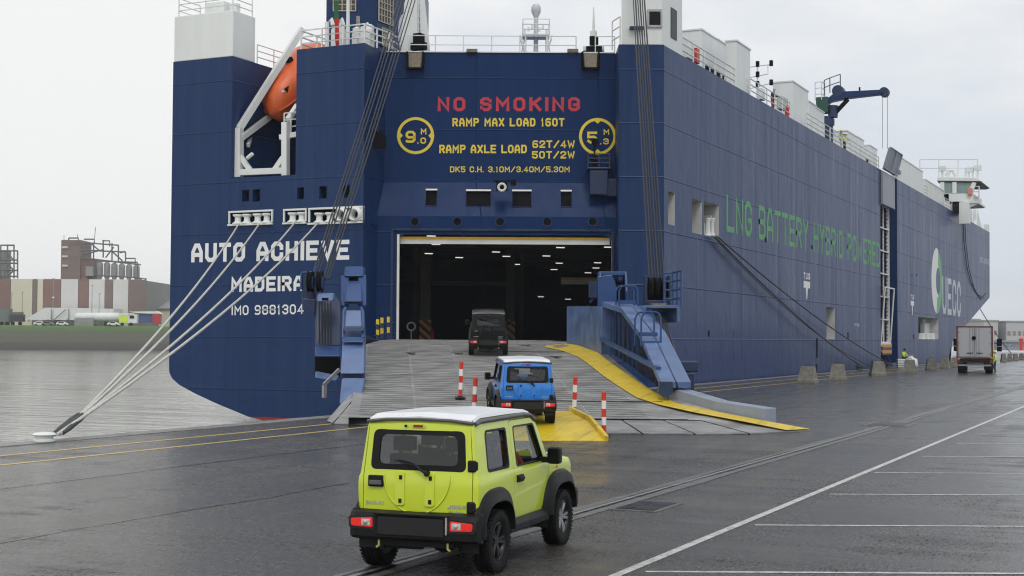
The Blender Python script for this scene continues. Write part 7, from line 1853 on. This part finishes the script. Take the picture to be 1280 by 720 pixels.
for s_ in (-1, 1):
    mb = MB().bar(tp_ + Vector((s_ * 1.2, LN + 2.0, 2.35)), tp_ + Vector((s_ * 1.75, LN + 1.9, 2.35)), .06, .06).box(tp_ + Vector((s_ * 1.78, LN + 1.9, 2.42)), (.42, .2, .62)).box(tp_ + Vector((s_ * 1.78, LN + 1.9, 1.85)), (.4, .2, .42)); mb.build('wing_mirror', M['black'], tr_, bevel=.05)
    MB().box(tp_ + Vector((s_ * .75, LN + 2.31, 1.0)), (.4, .06, .2)).build('headlight', M['lens_clear'], tr_)
MB().box(tp_ + Vector((0, LN + 2.31, 2.2)), (2.1, .04, .9)).build('windscreen', M['win'], tr_)
tr_.matrix_basis = Matrix.Translation(tp_) @ Matrix.Rotation(R(6), 4, 'Z')
tag(tr_, 'white box truck with red rear frame parked at the bow, seen from behind', 'truck')
# ---------------------------------------------------------------- across the water: factory, tanks, lorries
ZF = 540.0; GF = 6.3
F_ = lambda px, py, Z=ZF: dep(px, py, Z)
M['f_brown'] = plain('cladding_brown_hazed', (.19, .145, .125), .7, var=.12, scale=.2); M['f_cream'] = plain('cladding_cream', (.62, .58, .46), .7, var=.05, scale=.2); M['f_white'] = plain('cladding_white', (.62, .62, .60), .7, var=.05, scale=.2)  # brown paled, so its colour carries part of the distance haze
M['f_red'] = plain('cladding_red', (.22, .13, .11), .7, var=.15, scale=.2); M['f_grey'] = plain('factory_grey', (.22, .21, .20), .6, var=.15, scale=.2); M['f_silo'] = plain('silo_grey', (.30, .30, .29), .5, var=.1, scale=.2)
M['f_steel'] = plain('frame_steel', (.14, .14, .14), .6)
fac = empty('factory', F_(95, 400)); tag(fac, 'factory across the water with brown and cream striped walls and a silo tower', 'factory')
edges = [-8, 12.7, 40, 46, 53.3, 75.6, 97.1, 110.4, 130.4, 140.7, 160, 182]
cols = ['f_red', 'f_cream', 'f_brown', 'f_cream', 'f_red', 'f_white', 'f_red', 'f_white', 'f_brown', 'f_white', 'f_brown']
wb = MB(); a, b = F_(-8, 400), F_(182, 400); bk_ = FH * 60
ztop = F_(90, 349).z
wb.prism([Vector((a.x, a.y, GF)), Vector((b.x, b.y, GF)), Vector((b.x, b.y, GF)) + bk_, Vector((a.x, a.y, GF)) + bk_], (0, 0, ztop - GF - .4)); wb.build('main_hall', M['f_grey'], fac)
for (ea, eb), cl in zip(zip(edges, edges[1:]), cols):
    a, b = F_(ea, 400, ZF - .3), F_(eb, 400, ZF - .3); d = (b - a).normalized() * .08
    MB().prism([Vector((a.x, a.y, GF)) + d, Vector((b.x, b.y, GF)) - d, Vector((b.x, b.y, ztop)) - d, Vector((a.x, a.y, ztop)) + d], FH * .25).build('cladding_panel', M[cl], fac)
def fbox(pl, pr_, yt, yb, dp2, mat, name, Z=ZF, par=None):
    a, b = F_(pl, yb, Z), F_(pr_, yt, Z); z0 = max(a.z, GF - .2)
    return MB().prism([Vector((a.x, a.y, z0)), Vector((b.x, b.y, z0)), Vector((b.x, b.y, z0)) + FH * dp2, Vector((a.x, a.y, z0)) + FH * dp2], (0, 0, b.z - z0)).build(name, mat, par or fac)
tw_ = fbox(75.8, 101, 300, 348.9, 14, M['f_brown'], 'stair_tower', ZF + 4)
for k, yy in enumerate((309, 320.5, 332)): fbox(77.5, 84.5, yy - 1.2, yy + 1.2, .5, M['f_cream'], 'wall_band', ZF + 3.4, tw_)
fbox(96, 111, 322, 349, 12, M['f_red'], 'annex_block', ZF + 5); fbox(107, 118, 333, 345, 8, M['f_silo'], 'plant_room', ZF + 4)
for k in range(6):
    px = 124.5 + k * 9.2; c = F_(px, 345, ZF + 6); rr2 = 4.1 / FPX * ZF; zt_ = F_(px, 327.5 + k * .9, ZF + 6).z
    MB().lathe([(rr2 * .3, ztop - .5), (rr2, ztop + 1.6), (rr2, zt_ - .5), (rr2 * .4, zt_ + .4)], (c.x, c.y, 0), n=14).build('silo', M['f_silo'], fac, smooth=40)
def frame(lines, Z, r, mat, name, par=None):
    mb = MB()
    for l in lines: mb.tube([F_(x, y, Z) for x, y in l], r, 4)
    return mb.build(name, mat, par or fac)
frame([[(101, 303), (148, 306.5)], [(101, 312.5), (157, 315)], [(101, 322), (176, 331)], [(118, 344), (175, 347)], [(120, 326), (172, 328)], [(104.5, 303), (104.5, 322)], [(117, 303), (117, 345)], [(129, 300), (129, 322)], [(140, 304), (140, 326)], [(148, 306), (148, 327)], [(157, 315), (157, 329)], [(172, 329), (172, 347)], [(86, 297.5), (86, 300)], [(86, 297.5), (98, 297.5), (98, 300)], [(105, 299), (118, 299), (118, 304)], [(128, 301), (137, 301), (137, 308)], [(150, 316), (156, 314)], [(158, 323), (169, 323), (169, 330)], [(105, 318), (129, 312)], [(112, 303), (124, 313)], [(141, 315), (153, 326)], [(132, 322), (142, 309)]], ZF + 2, .28, M['f_steel'], 'pipe_frame')
frame([[(172, 348), (182, 348), (182, 390)], [(176, 349), (176, 376)], [(173, 365), (182, 365)], [(173, 376), (182, 376)], [(176, 352), (182, 352)]], ZF + 1, .4, M['f_steel'], 'pipe_frame')
frame([[(119.5, 284), (118, 300)], [(97, 293), (97, 297)], [(80, 294), (80, 300)]], ZF + 4, .12, M['f_steel'], 'roof_mast')
lettering('MEDEL', F_(92, 344, ZF - .6), F_(110, 344, ZF - .6), F_(92, 340, ZF - .6), .2, M['f_silo'], fac) if False else None
st_ = empty('steel_tower', F_(10, 400)); tag(st_, 'open steel process tower on the far bank left of the striped factory', 'tower')
frame([[(1, 306), (1, 348)], [(9.5, 306), (9.5, 348)], [(17.5, 306), (17.5, 348)], [(22, 313.5), (22, 348)], [(1, 306.5), (18, 306.5)], [(0, 313.5), (22, 313.5)], [(0, 325), (22, 325)], [(0, 329), (22, 329)], [(0, 338), (22, 338)], [(0, 345.5), (22, 345.5)], [(9.5, 316), (17, 325)], [(9.5, 330), (17.5, 338)], [(9.5, 345), (17.5, 338)]], ZF + 8, .3, M['f_steel'], 'tower_frame', st_)
fbox(-8, 5, 313, 348, 8, M['f_grey'], 'tower_core', ZF + 12, st_)
wh = empty('warehouse', F_(205, 390)); tag(wh, 'low grey roofed warehouse at the far bank beside the ship stern', 'warehouse')
a = [F_(182, 389, 560), F_(225, 389, 560)]; MB().prism([Vector((a[0].x, a[0].y, GF)), Vector((a[1].x, a[1].y, GF)), F_(225, 384, 560), F_(182, 384.5, 560)], FH * 30).build('wall', M['f_cream'], wh)
MB().prism([F_(181, 385, 559), F_(226, 384.5, 559), F_(226, 373, 559) + FH * 15, F_(190, 375, 559) + FH * 15], (0, 0, -.5)).build('roof', M['f_silo'], wh)
tn = empty('storage_tent', F_(90, 400, 525)); tag(tn, 'long white storage tent with sloping roof on the far bank', 'tent')
MB().prism([F_(30, 400, 525), F_(142, 400, 525), F_(142, 386, 525), F_(100, 385, 525), F_(56, 384.5, 525)], FH * 12).build('tent_roof', plain('tent_white', (.75, .76, .76), .6), tn)
frame([[(36, 399), (36, 402.5)], [(60, 399), (60, 402.5)], [(84, 398), (84, 402.5)], [(64, 386), (64, 401)], [(86, 386), (86, 401)], [(66, 401), (82, 387)]], 524, .16, M['f_steel'], 'tent_post', tn)
ZT = 508.0
tk = empty('tanker_truck', F_(130, 405, ZT)); tag(tk, 'white tanker lorry with a yellow green cab skirt on the far bank road', 'lorry')
ta, tb_ = F_(92, 396.2, ZT), F_(148, 396.2, ZT); rT = 5.6 / FPX * ZT
MB().lathe([(.1, -.3), (rT * .7, -.1), (rT, .5), (rT, (tb_ - ta).length - .5), (rT * .7, (tb_ - ta).length + .1), (.1, (tb_ - ta).length + .3)], ta + FH * 3, (tb_ - ta), n=18).build('tank', M['white'], tk, smooth=40)
fbox(148.5, 160, 394, 403.5, 2.4, M['vest'], 'skirt', ZT, tk); fbox(160, 171, 393, 404, 2.4, M['white'], 'cab', ZT, tk); fbox(148, 166, 391.5, 394.2, 2.2, M['white'], 'cab_roof', ZT, tk)
fbox(162, 167.5, 394.5, 398, .2, M['win'], 'window', ZT - .2, tk)
for px in (104, 109, 114, 153, 164):
    c = F_(px, 404, ZT - .1); MB().lathe([(.1, -.2), (.62, -.2), (.62, .2), (.1, .2)], Vector((c.x, c.y, GF + .65)), FH, n=14).build('wheel', M['rubber'], tk)
tl_ = empty('trailer', F_(182, 405, ZT)); tag(tl_, 'blue and red curtain trailer parked on the far bank behind the ropes', 'trailer')
fbox(171.5, 190.5, 391, 403.5, 2.5, plain('curtain_blue', (.07, .11, .26), .6), 'curtain', ZT + 6, tl_); fbox(190.5, 200, 392, 405, 2.5, plain('curtain_red', (.45, .03, .035), .5), 'front_wall', ZT + 5, tl_); 
MB().prism([F_(160, 389.5, ZT + 5), F_(196, 389, ZT + 5), F_(202, 392.5, ZT + 5), F_(172, 391.5, ZT + 5)], FH * 3).build('roof', M['white'], tl_)
t2 = empty('black_lorry', F_(20, 405, ZT)); tag(t2, 'black lorry cab with open frame at the far left bank', 'lorry')
fbox(13, 28, 393, 402, 3, plain('lorry_black', (.03, .035, .035), .5), 'cab', ZT, t2); fbox(-4, 11, 386, 403, 4, plain('machine_green', (.14, .18, .16), .6), 'body', ZT + 2, t2); fbox(15, 27, 390, 393, 2, M['f_steel'], 'roof_rack', ZT, t2)
for px in (2, 9, 16, 25):
    c = F_(px, 404, ZT - .1); MB().lathe([(.1, -.2), (.7, -.2), (.7, .2), (.1, .2)], Vector((c.x, c.y, GF + .7)), FH, n=14).build('wheel', M['rubber'], t2)
fe = empty('metal_fence', F_(105, 405, 506)); tag(fe, 'grey slatted metal fence on the far bank in front of the white tank', 'fence')
for k in range(12):
    px = 94 + k * 2.0; a = F_(px, 405, 506); MB().box(Vector((a.x, a.y, GF + 1.4)), (.5, .12, 2.9), rz=YAW).build('slat', M['f_silo'], fe)
for z in (.6, 2.3): MB().bar(Vector((F_(93, 405, 506.2).x, F_(93, 405, 506.2).y, GF + z)), Vector((F_(117.5, 405, 506.2).x, F_(117.5, 405, 506.2).y, GF + z)), .1, .15).build('rail', M['f_steel'], fe)
def far_car(px, Z, mat, lab, l=4.3, rz=None):
    p = F_(px, 405, Z); p.z = GF; c = empty('parked_car', p, YAW if rz is None else rz)
    lo_ = lambda pts: [p + _r0 * x + FH * -.85 + Vector((0, 0, z)) for x, z in pts]
    MB().prism(lo_([(-l / 2, .3), (l / 2, .3), (l / 2, .8), (l * .3, .95), (l * .15, 1.45), (-l * .3, 1.45), (-l * .48, .95)]), FH * 1.7).build('body', mat, c, bevel=.08)
    MB().prism([q - FH * .02 for q in lo_([(-l * .28, .98), (l * .24, .98), (l * .13, 1.36), (-l * .25, 1.36)])], FH * 1.74).build('window', M['win'], c)
    for x in (-l * .3, l * .3): MB().lathe([(.1, -.9), (.32, -.9), (.32, .9), (.1, .9)], p + _r0 * x + Vector((0, 0, .33)), FH, n=12).build('wheel', M['rubber'], c)
    tag(c, lab, 'car', 'cars parked on the far bank')
for px, mt, lab in ((50, 'white', 'small white car parked left of the tent on the far bank'), (60, 'f_grey', 'grey car parked before the white tent on the far bank'), (78, 'white', 'white car parked close left of the grey fence on the far bank'), (142, 'white', 'low white car under the tanker cab on the far bank')):
    far_car(px, 506.5 if px < 140 else 503, M[mt], lab)
for (px, yt, lab) in ((14, 367, 'lamp post by the black lorry on the far bank'), (27.5, 365, 'lamp post between black lorry and tent on the far bank'), (66, 348, 'tall pole with three lamps above the tent on the far bank'), (114.5, 357, 'lamp post in front of the middle white cladding on the far bank'), (123.5, 367, 'lamp post rising behind the tank of the tanker on the far bank')):
    p = F_(px, 405, 515); p.z = GF; zt_ = F_(px, yt, 515).z; o = empty('lamp_post', p); tag(o, lab, 'lamp post', 'lamp posts on the far bank')
    MB().tube([p, Vector((p.x, p.y, zt_))], [.16, .1], 6).build('pole', M['f_silo'], o); MB().box(Vector((p.x, p.y, zt_)), (.9, .35, .2), rz=YAW).build('lamp_head', M['f_silo'], o)
    if yt == 348:
        for zz2 in (.35, .6): MB().box(Vector((p.x, p.y, GF + (zt_ - GF) * zz2)), (.7, .3, .5), rz=YAW).build('lamp_head', M['white'], o)
# far-off trees behind the warehouse
rnd = random.Random(21)
M['leaf_far'] = plain('bare_twigs', (.12, .11, .10), .9)
for k, px in enumerate((187, 193, 199.5, 206, 212)):
    Zt = 640 + 8 * k; b = F_(px, 400, Zt); b.z = GF; hh = 15 + rnd.uniform(-1.5, 2); o = empty('bare_tree', b); tag(o, 'bare winter tree behind the far grey warehouse roof, number %s of the row from the left'.replace('number %s', ('first', 'second', 'third', 'fourth', 'fifth')[k]), 'tree', 'bare trees behind the warehouse')
    MB().tube([b, b + Vector((.2, 0, hh * .5)), b + Vector((0, 0, hh * .8))], [.35, .22, .06], 6).build('trunk', M['leaf_far'], o)
    tw2 = MB()
    for q in range(46):
        z0 = hh * rnd.uniform(.3, .75); g = rnd.uniform(0, 6.28); l = rnd.uniform(1.6, 3.6); s0 = b + Vector((0, 0, z0)); e = s0 + Vector((math.cos(g) * l, math.sin(g) * l, rnd.uniform(1, 3.2))); tw2.tube([s0, e], [.1, .03], 4)
        for r4 in range(3):
            f2 = rnd.uniform(.4, 1); s1 = s0.lerp(e, f2); tw2.tube([s1, s1 + Vector((rnd.uniform(-1, 1), rnd.uniform(-1, 1), rnd.uniform(.4, 1.4)))], [.05, .02], 3)
    tw2.build('crown', M['leaf_far'], o)
# ---------------------------------------------------------------- far end of the quay, right of the bow
M['far_conc'] = plain('far_concrete_hazed', (.42, .43, .44), .8, var=.08, scale=.1)  # pale grey: the distance haze is put into the colour
def farblock(pl, pr_, yt, yb, Z, lab, mat='far_conc', deep=30, cat='building', name='block_building', win=0):
    a, b = dep(pl, yb, Z), dep(pr_, yt, Z); p0 = Vector((a.x, a.y, 0)); o = empty(name, p0, 0); tag(o, lab, cat)
    w_ = MB().prism([p0, Vector((b.x, b.y, 0)), Vector((b.x, b.y, 0)) + FH * deep, p0 + FH * deep], (0, 0, b.z)).build('wall', M[mat], o)
    ln = (Vector((b.x, b.y, 0)) - p0)
    MB().box((p0 + Vector((b.x, b.y, 0))) / 2 + FH * deep / 2 + Vector((0, 0, b.z + .25)), (ln.length + .8, deep + .8, .5), rz=YAW).build('roof', M['f_silo'], o)
    for k in range(win): MB().box(p0 + ln * (k + .5) / win + Vector((0, 0, b.z * .55)) - FH * .02, (ln.length / win * .6, .1, b.z * .18), rz=YAW).build('window', M['f_grey'], o)
    return o
farblock(1229.5, 1247.5, 401.5, 424, 560, 'pale square warehouse block far behind the box truck', win=3)
farblock(1258, 1284, 402.5, 424, 560, 'pale square warehouse block at the far right edge', win=4)
farblock(1216, 1224.5, 400, 424, 580, 'narrow pale block just right of the ship bow', win=1)
farblock(1246, 1300, 417.5, 424, 600, 'long low pale shed joining the two far blocks', win=8)
farblock(1252, 1300, 428, 433, 380, 'low grey blue shed on the far quay behind the red post', mat='panel_grey', deep=8, win=5)
rp_ = gr(1276.5, 442); o = empty('quay_beacon', rp_); tag(o, 'red quay beacon post far right above the concrete blocks', 'beacon')
MB().lathe([(.5, 0), (.5, .3), (.28, .4), (.28, 2.6), (.45, 2.7), (.45, 3.0), (.2, 3.2)], rp_, n=14).build('beacon_post', M['red_plastic'], o, smooth=35)
MB().lathe([(.55, 0), (.62, .1), (.62, .5), (.5, .6)], rp_, n=14).build('beacon_foot', M['white'], o)
# ---------------------------------------------------------------- damp air over the harbour
lo, hi = Vector((-1900, -140, -7.2)), Vector((1500, 1700, 60))
hz_ = MB().box((lo + hi) / 2, hi - lo).mesh('haze')
mh = bpy.data.materials.new('damp_air'); mh.use_nodes = True; tt = mh.node_tree; tt.nodes.remove(tt.nodes['Principled BSDF'])
vv = tt.nodes.new('ShaderNodeVolumePrincipled'); vv.inputs['Color'].default_value = (.92, .95, 1, 1); vv.inputs['Density'].default_value = .00022; vv.inputs['Anisotropy'].default_value = .2
tt.links.new(vv.outputs[0], tt.nodes['Material Output'].inputs['Volume'])
if HAZE:
    ho = link('haze', hz_, mh); ho['kind'] = 'stuff'
